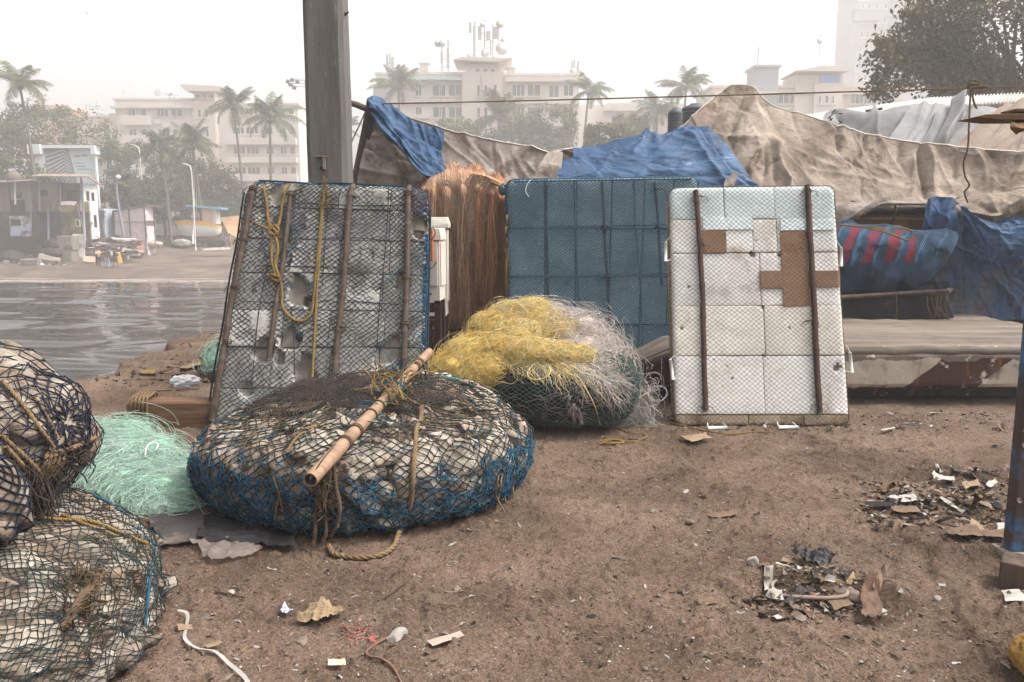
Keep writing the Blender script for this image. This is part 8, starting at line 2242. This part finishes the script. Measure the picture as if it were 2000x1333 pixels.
dd=8.95-0.16*rgn.uniform(0,1,n_)-0.06*np.sin(px*0.21);y0=np.interp(px,topx,topy);wv=rgn.uniform(2,6,n_);ph=rgn.uniform(0,6.28,n_);fq=rgn.uniform(4,9,n_)
def PV(px,py,d):
 cx,cy=(px-1000)/FPX,(666.5-py)/FPX;r=np.stack([cx,cp+cy*sp,-sp+cy*cp],-1)
 return np.array((0,0,CAMZ))+r*(d/r[...,1])[...,None]
def tl_(px,d):return PV(px,np.interp(px,topx,topy),d)
z_=lambda a:np.stack([0*a,0*a,a],-1)
pts=[tl_(px+rgn.normal(0,14,n_),9.75+0*px)-z_(0.12*rgn.uniform(0,1,n_)),tl_(px+rgn.normal(0,4,n_),9.4+0*px)+z_(0.09*rgn.uniform(0,1,n_)**2-0.04+0.05*np.sin(px*0.13)),tl_(px,9.08+0*px)-z_(0.05*rgn.uniform(0,1,n_))]
for t in np.linspace(0.12,1,9):pts.append(PV(px+swing*t+wv*np.sin(ph+t*fq),y0+(botm-y0)*t,dd+0.03*np.sin(t*7+ph)))
cl_=np.array([brn[rgn.choice(hangcol(x+rgn.normal(0,6)))]for x in px])*rgn.uniform(0.65,1.2,n_)[:,None]
s.tubes(upsample(np.stack(pts,1),2),0.0030*rgn.uniform(0.6,1.3,n_),3,c=cl_)
for k in range(500):
 x0,x1=rgn.uniform(850,900),rgn.uniform(925,975);y0=rgn.uniform(345,420);dep=rgn.uniform(40,150);up=rgn.uniform(-50,-10)
 t=np.linspace(0,1,9);px=x0+(x1-x0)*t+rgn.normal(0,2,9);py=y0+dep*t*(1-t)*2.2*(1-0.3*t)+up*t*t
 py=np.maximum(py,np.interp(px,topx,topy)+4)
 s.tube(cr([P(a,b,8.76+0.04*rgn.random())for a,b in zip(px,py)],20),0.0028,3,caps=False,c=np.array(brn[[3,4,6,1][rgn.integers(4)]])*rgn.uniform(0.7,1.1))
s.build('strands',m_strandb,BN,col=True)
b=MB();rows_=[np.array([topline(px,9.7)+(0,0,-0.06)for px in range(824,998,8)]),np.array([topline(px,9.2)+(0,0,-0.05)for px in range(824,998,8)]),np.array([topline(px,9.0)+(0,0,-0.16)for px in range(824,998,8)]),np.array([P(px,480,8.98)for px in range(824,998,8)]),np.array([P(px,np.interp(px,[826,860,915,935,992],[560,640,636,560,575]),9.0)for px in range(824,998,8)])]
b.grid(cloth(rows_,90,70,0.015,5,4,aniso=(2,0.5),sign=-1)+np.array((0,0.07,-0.02)));b.build('net_mass',mat('brown_net_mass',[S(116,86,66),S(144,110,86),S(164,134,110)],scale=5,stretch=(5,5,0.6),detail=12,rough=0.95,bump=1.0,bscale=50,bdist=0.03),BN)
q=MB();q.tube(cr([P(948,350,8.7),P(935,370,8.68),P(925,400,8.68),P(926,420,8.7)],20),0.006,5);rope(q,cr([P(946,348,8.8),P(965,358,8.75),P(985,368,8.72)],20),0.014);q.build('head_rope',m_ropegold,BN)
q=MB();c_=P(982,370,8.75);q.blob(c_,(0.05,0.04,0.07),2,0.3);tag(q.build('dark_float',m_netblu,origin=c_),'dark blue green float at the corner of the blue raft and brown net','float')
m_cab=mat('dirty_white_enamel',[S(186,178,166),S(206,199,188)],scale=3,rough=0.55,spec=0.35,bump=0.1,dirt=(S(150,130,108),2.2,0.56,0.72),dirt2=(S(120,92,66),9,0.68,0.72))
m_stand=mat('dark_red_brown_steel',[S(42,28,26),S(60,42,38)],scale=4,rough=0.6,bump=0.3,dirt=(S(88,62,52),4,0.58,0.7))
def cabinet(lab,px0,px1,pyt,pyb,d,dep,roof_px,legs,yaw):
 a,b=P(px0,pyb,d),P(px1,pyb,d);zt_=P(px0,pyt,d)[2]
 wd=b[0]-a[0];root=thing('cabinet',lab,'cabinet',(a[0]+wd/2,d,0),None)
 h0,h1=a[2],zt_
 def bx_(mb,x0,x1,y0,y1,z0,z1,m=0):
  o=np.array(root.location);mb.bx(o+(x0,y0,z0),o+(x1,y1,z1),m)
 q=MB();bx_(q,-wd/2,wd/2,0,dep,h0,h1);q.build('body',m_cab,root,smooth=False,bevel=0.004)
 rp=roof_px/1600*d
 q=MB();o=np.array(root.location);rh=0.11
 q.prism([o+(-wd/2-rp,-rp,h1+0.003),o+(wd/2+rp,-rp,h1+0.003),o+(wd/2+rp,-rp,h1+0.045),o+(wd/2+rp*0.2,-rp*0.2,h1+rh),o+(-wd/2-rp*0.2,-rp*0.2,h1+rh),o+(-wd/2-rp,-rp,h1+0.045)],(0,dep+rp,0));q.build('roof',m_cab,root,smooth=False,bevel=0.003)
 q=MB();bx_(q,wd/2+0.002,wd/2+0.012,0.02,dep-0.02,h0+0.14,h1-0.02);bx_(q,-wd/2+0.02,wd/2-0.02,-0.012,-0.002,h0+0.14,h1-0.02);dr=q.build('door',m_cab,root,smooth=False,bevel=0.003)
 q=MB();q.tube([o+(wd*0.15,-0.03,h0+0.065),o+(wd*0.15,-0.004,h0+0.065)],0.012,8);q.tube([o+(wd*0.15,-0.028,h0+0.065),o+(wd*0.15-0.05,-0.028,h0+0.072)],0.008,6);q.build('handle',m_dark,root)
 q=MB()
 for k in range(3):
  q.tube([o+(wd*0.1,-0.03,h1-0.13-0.085*k),o+(wd*0.1,-0.012,h1-0.13-0.085*k)],0.016,8)
 q.build('hinge',m_ropegold,root)
 for sx in(-1,1):
  for sy in(0,1):
   q=MB();x=sx*(wd/2-0.03);y=0.02+sy*(dep-0.07)
   bx_(q,x-0.028,x+0.028,y,y+0.05,0.0,h0-0.003);q.build('leg',m_stand,root,smooth=False)
 q=MB();bx_(q,-wd/2,wd/2,0.015,0.045,h0-0.11,h0-0.02);q.build('stand_rail',m_stand,root,smooth=False)
 root.rotation_euler=(0,0,yaw)
 return root
cabinet('taller white electrical cabinet with a wide pitched cap behind the grey raft',828,872,446,618,8.35,0.30,6,0,R(0))
cabinet('smaller cream cabinet standing on dark legs right behind the grey raft edge',806,860,470,588,7.6,0.26,3,0,R(-6))
q=MB();a=P(834,448,7.5);q.bx(a,a+(0.05,0.05,-0.29));tag(q.build('orange_box',mat('orange_red_plastic',[S(168,82,46),S(184,96,58)],scale=4,rough=0.6,bump=0.1),origin=a,smooth=False,bevel=0.006),'narrow orange red strip between the grey raft and the cream cabinet','strip')
q=MB();q.tube(cr(PL([(828,440,7.45),(838,452,7.4),(845,445,7.4),(850,458,7.42),(842,470,7.44)]),20),0.006,5);q.tube(cr(PL([(834,530,7.5),(846,522,7.5),(852,512,7.5)]),12),0.006,5);tag(q.build('wire_bits',m_ropetan,origin=P(840,450,7.4)),'bits of twisted wire on the cabinets','wire')
b0=gz(250,838);e0=gz(412,836)
ln=np.linalg.norm((e0-b0)[:2])+0.25
q=MB();xs_=np.linspace(0,ln,60);sec=np.array([(0,0),(0,0.21),(0.02,0.225),(0.20,0.225),(0.22,0.21),(0.22,0)])
g=np.array([[(b0[0]+x,b0[1]+y_+0.03*x,b0[2]-0.02+z_+0.006*math.sin(x*5))for(y_,z_)in sec]for x in xs_]);g+=0.006*(2*fbm(g*np.array((3,14,14)),3,4)[...,None]-1)
q.grid(g,cv=True);q.f.append(np.array([[q.n-360+i for i in range(6)]]));q.m.append(np.array([0]));q.f.append(np.array([[q.n-6+i for i in range(6)]]));q.m.append(np.array([0]))
tag(q.build('timber_beam',m_wood,origin=b0,autosmooth=40),'thick square brown timber beam with rope wound at its end, left of the grey raft','timber')
q=MB()
for k in range(5):
 x=0.03+0.03*k;rr_=[(x,-0.012,-0.01),(x+0.01,-0.012,0.12),(x+0.02,-0.012,0.235),(x,0.1,0.24),(x-0.01,0.235,0.235),(x,0.235,0.1),(x,0.235,-0.01)]
 rope(q,cr(np.array(rr_)+b0,30),0.011)
for k in range(4):
 rope(q,cr(np.array([(0.1,-0.01,0.1),(0.0-0.03*k,-0.03,0.12),(-0.05-0.01*k,-0.03,0.05),(-0.08,-0.05-0.02*k,0.015),(-0.02+0.05*k,-0.10,0.012)])+b0,24),0.009)
tag(q.build('rope_coil',m_ropetan,origin=b0),'old rope wound around the end of the brown beam','rope')
q=MB();v,f=ico(4);c_=gz(345,812)+np.array((0.0,0.22,0.24));pv_=v*np.array((0.13,0.08,0.06));pv_=pv_*(0.7+0.9*(ridged(v*2.2,4,3)-0.4))[:,None];q.add(pv_+c_,f);tag(q.build('plastic_bag',mat('white_plastic_film',[S(214,214,214),S(234,234,234)],scale=6,rough=0.4,spec=0.4,bump=0.3,bscale=20,transl=0.3),origin=c_),'crumpled white plastic bag lying on the brown beam','bag')
q=MB();c_=gz(390,815)+np.array((0,0.3,0.22));q.tube(cr(np.array([(-0.12,0,0),(-0.06,0,0.05),(0.02,0.01,0.09),(0.06,0,0.02),(0.1,0,0.12)])+c_,20),0.006,5);q.blob(c_+(0.05,0.1,0.04),(0.12,0.08,0.07),2,0.4);tag(q.build('driftwood',m_oldwood,origin=c_),'dark driftwood and wire behind the beam by the grey raft','driftwood')
def gsheet(name,label,corners,m,nu=50,nv=40,wr=0.012,wscale=9,seed=1,lift=0.012,cat='sheet',big=0.0):
 cs_=[gz(*c)for c in corners]
 U_,V_=np.meshgrid(np.linspace(0,1,nu),np.linspace(0,1,nv),indexing='ij')
 p=(cs_[0]*((1-U_)*(1-V_))[...,None]+cs_[1]*(U_*(1-V_))[...,None]+cs_[2]*(U_*V_)[...,None]+cs_[3]*((1-U_)*V_)[...,None])
 n_=fbm(p*7,2,seed+3);p[...,0]+=0.05*(n_-0.5);p[...,1]+=0.06*(fbm(p*6+3,2,seed)-0.5)
 z=quay_base(p[...,0],p[...,1]);z=np.maximum(0.35*z+0.65*z.mean(),z+0.004)
 p[...,2]=z+lift+wr*(ridged(p*wscale,3,seed)**2)*1.5+big*fbm(p*3,2,seed)
 q=MB();q.grid(p);o=q.build(name,m,origin=cs_[0]*0.5+cs_[2]*0.5)
 return tag(o,label,cat)
gsheet('dark_sheet','dark grey rubber sheet on the mud left of the round bundle',[(292,1020),(405,1000),(398,1062),(312,1076)],mat('dark_rubber_sheet',[S(44,42,43),S(64,60,59)],scale=5,rough=0.9,spec=0.1,bump=0.4,bscale=40,dirt=(S(104,92,82),4,0.56,0.68)),wr=0.03,wscale=5,seed=3,lift=0.015)
gsheet('dark_sheet','second dark folded sheet tucked under the left foot of the round bundle',[(395,1010),(560,1040),(590,1085),(390,1066)],mat('dark_film',[S(30,29,31),S(48,46,47)],scale=5,rough=0.8,spec=0.15,bump=0.4,bscale=40),wr=0.03,wscale=6,seed=4,lift=0.012)
m_clear=mat('dusty_clear_plastic',[S(104,93,86),S(130,119,111)],scale=9,rough=0.35,spec=0.5,bump=0.3,bscale=40,dirt=(S(128,66,62),7,0.63,0.66),alpha=0.72)
gsheet('clear_plastic_sheet','crumpled dusty clear plastic sheet with red print before the round bundle',[(370,1064),(490,1060),(512,1086),(420,1109)],m_clear,wr=0.02,wscale=12,seed=5,lift=0.014)
gsheet('dark_sheet','grey torn net cloth between the beam and the round bundle',[(352,882),(402,870),(405,905),(350,905)],mat('grey_rag',[S(74,66,60),S(100,90,82)],scale=8,rough=0.95,bump=0.6),wr=0.03,wscale=8,seed=6)
m_card=mat('brown_cardboard',[S(88,71,57),S(110,91,74)],scale=6,rough=0.95,bump=0.4,bscale=60,bdist=0.003,dirt=(S(76,62,50),5,0.55,0.68))
m_cardl=mat('pale_cardboard',[S(114,96,75),S(138,118,94)],scale=6,rough=0.95,bump=0.4,bscale=60,bdist=0.003,dirt=(S(132,108,84),5,0.58,0.7))
m_pap=mat('white_paper',[S(138,133,127),S(164,159,153)],scale=9,rough=0.9,bump=0.1,dirt=(S(160,146,132),6,0.62,0.72))
m_pebl=mat('dusty_pebble',[S(92,80,70),S(124,110,99)],scale=9,rough=0.95,bump=0.5,bscale=40)
m_wstone=mat('pale_stone',[S(128,121,114),S(156,149,143)],scale=7,rough=0.9,bump=0.6,bscale=40,dirt=(S(140,124,110),5,0.56,0.68))
gsheet('crumpled_cardboard','torn crumpled piece of pale cardboard on the open mud',[(578,1222),(632,1190),(668,1205),(622,1230)],m_cardl,wr=0.03,wscale=14,seed=7,lift=0.012,cat='cardboard')
gsheet('flat_board','flat grey scrap of board lying near the white stone',[(833,1258),(897,1245),(908,1256),(842,1272)],mat('grey_board',[S(140,126,114),S(160,146,134)],scale=9,rough=0.95,bump=0.4),wr=0.003,seed=8,lift=0.014,cat='board')
gsheet('wrapper','small crumpled blue and white wrapper on the mud',[(549,1198),(562,1188),(578,1203),(560,1206)],mat('blue_white_wrapper',[S(84,88,160),S(170,170,200),S(222,200,120)],scale=22,rough=0.4,spec=0.5,bump=0.2),nu=16,nv=14,wr=0.02,wscale=30,seed=9,cat='wrapper')
gsheet('wrapper','small white and orange wrapper near the bottom edge',[(640,1301),(673,1300),(671,1311),(638,1309)],mat('white_orange_wrapper',[S(224,216,200),S(222,210,150),S(206,110,90)],scale=26,rough=0.4,spec=0.5,bump=0.2),nu=16,nv=14,wr=0.006,wscale=30,seed=10,cat='wrapper')
gsheet('paper_scrap','yellow brown paper scrap beside the pale strap',[(348,1231),(380,1230),(386,1237),(354,1241)],m_cardl,nu=16,nv=14,wr=0.006,wscale=20,seed=11,cat='paper')
gsheet('paper_scrap','small tan cardboard scrap below the pale strap bend',[(405,1270),(432,1262),(440,1267),(412,1277)],m_cardl,nu=16,nv=14,wr=0.006,wscale=20,seed=12,cat='cardboard')
gsheet('paper_sheet','folded white paper lying by the timber at the right edge',[(1956,1164),(1990,1160),(2002,1180),(1966,1182)],m_pap,nu=20,nv=16,wr=0.004,wscale=14,seed=13,cat='paper')
def stone(label,px,py,r_,m,seed=0,name='stone'):
 b=gz(px,py);q=MB();v,f=ico(3);rs=np.random.default_rng(seed);v=v.copy()
 for _ in range(9):
  pl=unit(rs.normal(0,1,3));v=v-np.maximum(v@pl-rs.uniform(0.45,0.8),0)[:,None]*pl
 q.add((v*(1+0.1*(2*fbm(v*3,2,seed)-1))[:,None]*np.array(r_))@rotm(0.1,0.1,seed*1.3).T+b+(0,0,r_[2]*0.4),f);return tag(q.build(name,m,origin=b,autosmooth=50),label,'stone')
stone('sharp whitish stone on the open mud, where the brown cable ends',774,1248,(0.052,0.032,0.032),m_wstone,3)
stone('brown round stone left of the sharp whitish stone',588,1258,(0.035,0.026,0.018),m_pebl,4)
stone('small tan pebble above the flat grey scrap',868,1243,(0.018,0.013,0.011),m_pebl,5)
stone('tan stone right of the round bundle, alone on the mud',892,1150,(0.024,0.02,0.016),m_pebl,6)
stone('tan cube like stone left of the pothole',1348,1024,(0.028,0.024,0.022),m_pebl,7)
stone('pale flat pebble between the white raft and the open mud',1340,961,(0.03,0.02,0.010),m_wstone,8)
stone('long oval tan stone in the middle of the pothole',1652,1170,(0.082,0.042,0.028),m_pebl,9)
stone('pale upright stone at the left rim of the pothole',1468,1128,(0.032,0.024,0.042),m_wstone,10)
stone('tan flat stone at the lower rim of the pothole',1562,1210,(0.05,0.032,0.02),m_pebl,11)
stone('pale pebble at the lower right, below the lip of concrete',1830,1172,(0.02,0.016,0.014),m_wstone,12)
q=MB();pl=[gz(348,1201,0.02),gz(366,1208,0.012),gz(364,1235,0.012),gz(362,1256,0.015),gz(385,1275,0.012),gz(420,1282,0.014),gz(448,1305,0.012),gz(476,1332,0.012),gz(486,1345,0.012)]
p_=cr(pl,70);t_=unit(np.gradient(p_,axis=0));sd_=unit(np.cross(t_,(0,0,1)));tw_=0.35*np.sin(np.linspace(0,9,70))[:,None]
q.grid(np.stack([p_-sd_*0.007+np.array((0,0,1))*tw_*0.007,p_+sd_*0.007-np.array((0,0,1))*tw_*0.007],1));tag(q.build('packing_strap',m_pap,origin=pl[3]),'pale flat packing strap lying bent at the lower left','strap')
q=MB();q.tube(cr([gz(760,1247,0.01),gz(735,1262,0.01),gz(716,1278,0.01),gz(722,1290,0.01),gz(745,1298,0.01),gz(768,1312,0.01),gz(784,1338,0.01),gz(788,1350,0.01)],70),0.0055,6);tag(q.build('cable',mat('brown_cable',[S(92,66,54),S(112,84,70)],scale=6,rough=0.7),origin=gz(740,1290)),'thin brown cable curling from the whitish stone to the bottom edge','cable')
q=MB()
for k in range(16):
 px,py=rgn.uniform(670,750),rgn.uniform(1228,1255);pts=[gz(px,py,0.008)]
 for s_ in range(3):px+=rgn.normal(0,10);py+=rgn.normal(0,5);pts.append(gz(px,py,0.008))
 q.tube(cr(pts,10),0.0022,3,caps=False)
tag(q.build('red_threads',mat('dull_red_thread',[S(150,92,84)],scale=6,rough=0.9,bump=0),origin=gz(710,1240)),'tangle of dull red threads left of the whitish stone','threads')
q=MB();rope(q,cr([gz(430,1162-2,0.01),gz(420,1163,0.012),gz(450,1164,0.01),gz(478,1170,0.01)],20),0.004);tag(q.build('twig',m_oldwood,origin=gz(440,1163)),'thin dry twig on the mud at the left, below the dark sheets','twig');q=MB();rope(q,cr([gz(748,1175,0.01),gz(770,1160,0.012),gz(795,1140,0.012)],20),0.004)
tag(q.build('twig',m_oldwood,origin=gz(770,1160)),'dry twig on the mud in front of the round bundle','twig')
c_=gz(1585,1165)
gsheet('black_plastic_clump','crumpled black plastic clump at the upper rim of the pothole',[(1545,1098),(1600,1088),(1632,1106),(1570,1116)],mat('black_plastic_film',[S(22,21,22),S(40,37,37)],scale=8,rough=0.5,spec=0.35,bump=0.4,bscale=40),nu=50,nv=40,wr=0.05,wscale=13,seed=77,lift=0.005,cat='plastic')
th=np.linspace(0,2*math.pi,40,endpoint=False);b=gz(1580,1160,0.03)
b[2]=gz(1580,1175)[2]+0.022
fr_=np.stack([0.16*np.sign(np.cos(th))*np.abs(np.cos(th))**0.6,0.075*np.sign(np.sin(th))*np.abs(np.sin(th))**0.6,0.012*np.cos(th)],-1)@rotm(0.1,0.03,-0.1).T+b
q=MB();sec=np.linspace(0,2*math.pi,6,endpoint=False)
nr=unit(fr_-b);g=fr_[:,None]+0.009*(np.cos(sec)[None,:,None]*nr[:,None]+np.sin(sec)[None,:,None]*np.array((0,0,1.0)));q.grid(g,cu=True,cv=True);tag(q.build('metal_ring',m_corr,origin=b),'thin rounded rectangular metal frame lying in the pothole','metal frame')
gsheet('torn_boot_leather','flattened brown leather boot shaft at the right end of the pothole',[(1672,1172),(1700,1166),(1728,1218),(1692,1226)],mat('brown_leather',[S(78,60,47),S(102,80,64)],scale=7,rough=0.8,bump=0.5),wr=0.014,wscale=9,seed=21,lift=0.02,cat='leather',big=0.02)
for k,(cs_,m_,nm,lab)in enumerate([([(1515,1110),(1555,1114),(1556,1122),(1516,1120)],m_pap,'paper_scrap','long white paper scrap at the top of the pothole'),([(1526,1122),(1585,1125),(1590,1135),(1528,1133)],m_cardl,'cardboard_piece','pale cardboard flap in the upper part of the pothole'),([(1488,1152),(1502,1151),(1504,1163),(1489,1163)],m_pap,'paper_scrap','square white paper at the left side of the pothole'),([(1500,1170),(1520,1168),(1530,1180),(1510,1181)],m_pap,'paper_scrap','slanted white paper strip below the square white paper'),([(1715,1198),(1734,1200),(1738,1210),(1722,1210)],m_pap,'paper_scrap','white paper tucked beside the leather boot'),([(1610,1176),(1650,1172),(1668,1190),(1625,1200)],m_card,'cardboard_piece','reddish brown cardboard below the long oval stone'),([(1478,1118),(1500,1120),(1504,1150),(1490,1150)],m_card,'cardboard_piece','narrow brown strip beside the upright stone'),([(1365,1180),(1395,1176),(1398,1186),(1368,1189)],m_card,'cardboard_piece','small brown scrap left of the pothole'),([(1380,1008),(1440,1000),(1445,1008),(1388,1014)],m_card,'cardboard_piece','faint flattened scrap in the middle of the open mud')]):
 gsheet(nm,lab,cs_,m_,nu=20,nv=16,wr=0.008,wscale=16,seed=30+k,lift=0.012 if k<7 else 0.004,cat='paper' if nm=='paper_scrap' else 'cardboard')
rr=random.Random(9)
LIT=[((1820,932),(1862,940),(1866,952),(1826,948),'m_pap','white crumpled paper at the upper left of the rubbish drift'),((1884,955),(1905,945),(1912,960),(1890,968),'m_cardl','yellow edged pale card in the rubbish drift'),((1928,948),(1940,945),(1946,960),(1934,964),'m_pap','small upright white card in the rubbish drift'),((1690,990),(1740,992),(1742,1002),(1695,1000),'m_dark','dark flat rubber piece at the left of the rubbish drift'),((1740,995),(1790,1000),(1800,1012),(1745,1010),'m_card','brown folded cardboard at the left of the rubbish drift'),((1755,985),(1785,982),(1792,992),(1762,994),'m_pap','white paper tilted above the brown folded cardboard'),((1840,1045),(1900,1040),(1920,1058),(1850,1058),'m_card','long brown board at the lower edge of the rubbish drift'),((1900,1032),(1928,1040),(1920,1050),(1896,1045),'m_cardl','pale card on top of the long brown board'),((1915,1050),(1968,1048),(1966,1064),(1930,1062),'m_card','greyish board beside the steel post'),((1940,1038),(1960,1036),(1962,1044),(1944,1046),'m_pap','small white paper near the steel post'),((1905,985),(1935,990),(1930,1002),(1908,998),'m_pebl','grey slab in the middle of the rubbish drift'),((1936,990),(1962,1000),(1968,1012),(1940,1010),'m_dark','dark bent sheet right of the grey slab'),((1710,968),(1735,962),(1750,966),(1725,972),'m_card','thin brown strip above the white tilted paper'),((1722,846),(1745,842),(1748,847),(1726,850),'m_pap','white paper strip on the mud before the white hull'),((1330,862),(1375,855),(1392,866),(1350,872),'m_cardl','flat pale scrap lying below the white raft')]
for k,(a,b,c,d_,m_,lab)in enumerate(LIT):
 gsheet('litter_piece',lab,[a,b,c,d_],globals()[m_],nu=20,nv=16,wr=0.012,wscale=11,seed=50+k,lift=0.014,cat='litter',big=0.02)
q=MB();v,f=ico(5);b=gz(2042,1322);pv_=v*np.array((0.10,0.13,0.09));pv_=pv_*(1+0.35*(ridged(v*np.array((4.5,4.5,1.6)),4,4)-0.6))[:,None];pv_[:,2]=np.maximum(pv_[:,2],-0.02);q.add(pv_+b+(0.0,0.0,0.05),f)
tag(q.build('cloth_bundle',mat('mustard_cloth',[S(118,88,42),S(144,112,58),S(160,130,78)],scale=7,rough=0.9,bump=0.5,bscale=40,dirt=(S(112,84,50),5,0.55,0.68)),origin=b),'mustard yellow cloth bundle in the lower right corner','cloth')
def scatter(name,label,n,area,mats,size,seed,kinds='mix',dens=None):
 rgn=np.random.default_rng(seed);q=MB();v,f=ico(1);pq_=np.array([area(rgn)for _ in range(n)]);bb=gzs(pq_[:,0],pq_[:,1]);ee=edge_x(bb[:,1])
 for k in range(n):
  b=bb[k]
  if b[0]<ee[k]-0.05:continue
  s_=size*rgn.lognormal(0,0.5);m_=int(rgn.integers(len(mats)))
  if rgn.uniform()<(0.5 if kinds=='mix' else 0.2):
   q.add(v*np.array((s_,s_*rgn.uniform(0.5,1),s_*rgn.uniform(0.3,0.7)))*(1+0.3*rgn.normal(0,1,(len(v),1))*0.5)@rotm(0,0,rgn.uniform(0,6)).T+b+(0,0,s_*0.2),f,m_)
  else:
   l_=s_*rgn.uniform(1,3.2);w_=s_*rgn.uniform(0.4,1.3);r_=rotm(rgn.normal(0,0.25),rgn.normal(0,0.25),rgn.uniform(0,6.28))
   u=np.linspace(-1,1,4);g=np.stack(np.meshgrid(u*l_,u[:3]*w_,indexing='ij'),-1);g=np.concatenate([g,(s_*0.35*rgn.normal(0,1,g.shape[:2]))[...,None]],-1)
   q.grid(g@r_.T+b+(0,0,s_*0.35),m_)
 return tag(q.build(name,mats,kind='stuff',smooth=False),label,'litter')
def wide(r):
 py=735+598*r.uniform()**1.15;return r.uniform(-40,2040),py
def near_(r):return r.uniform(280,2040),r.uniform(900,1345)
scatter('pebbles','scattered small pebbles, chips and crumbs on the mud',5200,wide,[m_pebl,m_pebl,m_card,m_wstone,m_stone,m_stone,m_pebl],0.0042,91)
scatter('pebbles','tiny white and brown crumbs trodden into the mud',5200,near_,[m_pebl,m_stone,m_card,m_stone,m_pebl,m_wstone],0.0027,92)
def drift(r):
 while True:
  px,py=r.normal(1900,75),r.normal(975,40)
  if r.uniform()<0.35:px,py=r.normal(1755,35),r.normal(990,18)
  if px<2040 and 915<py<1075:return px,py
scatter('rubbish_drift','drift of small paper, shell and cardboard scraps at the right',1000,drift,[m_card,m_card,m_cardl,m_pebl,m_stone,m_pap,m_stone,m_pebl,m_card,m_stone],0.0105,93,kinds='flat')
def hole_(r):return 1585+105*r.normal()*0.55,1165+38*r.normal()*0.6
scatter('pothole_litter','scraps, shells and crumbs lying in the pothole',480,hole_,[m_card,m_pebl,m_cardl,m_stone,m_pap,m_stone,m_pebl],0.009,94,kinds='flat')
def bank_(r):return r.uniform(190,420),r.uniform(655,760)
scatter('bank_litter','twigs and shreds washed up along the quay edge',300,bank_,[m_oldwood,m_card,m_stone,m_pebl],0.011,95,kinds='flat')
def under_(r):return r.uniform(1270,2000),808+40*r.uniform()**1.5
scatter('gravel','dark grit and shell chips along the foot of the white hull',1100,under_,[m_pebl,m_stone,m_wstone,m_stone,m_pebl],0.006,96)
q=MB()
for(pts)in([(240,745),(300,742),(370,744),(420,742)],[(270,768),(330,764),(390,766)],[(420,715),(350,720),(310,728)]):
 rope(q,cr([gz(a,b,0.012)for a,b in pts],40),0.009)
tag(q.build('mooring_line',m_ropetan,origin=gz(330,745)),'old mooring lines lying along the quay edge','rope')
gsheet('yellow_strip','yellow strip of sacking on the quay edge beside the grey raft',[(352,722),(415,708),(418,714),(356,727)],m_cardl,nu=24,nv=8,wr=0.02,wscale=8,seed=80,lift=0.02)
gsheet('yellow_strip','short yellow scrap on the quay edge left of the sacking strip',[(270,730),(300,727),(306,735),(276,738)],m_ropegold,nu=14,nv=8,wr=0.02,wscale=8,seed=81,lift=0.015)
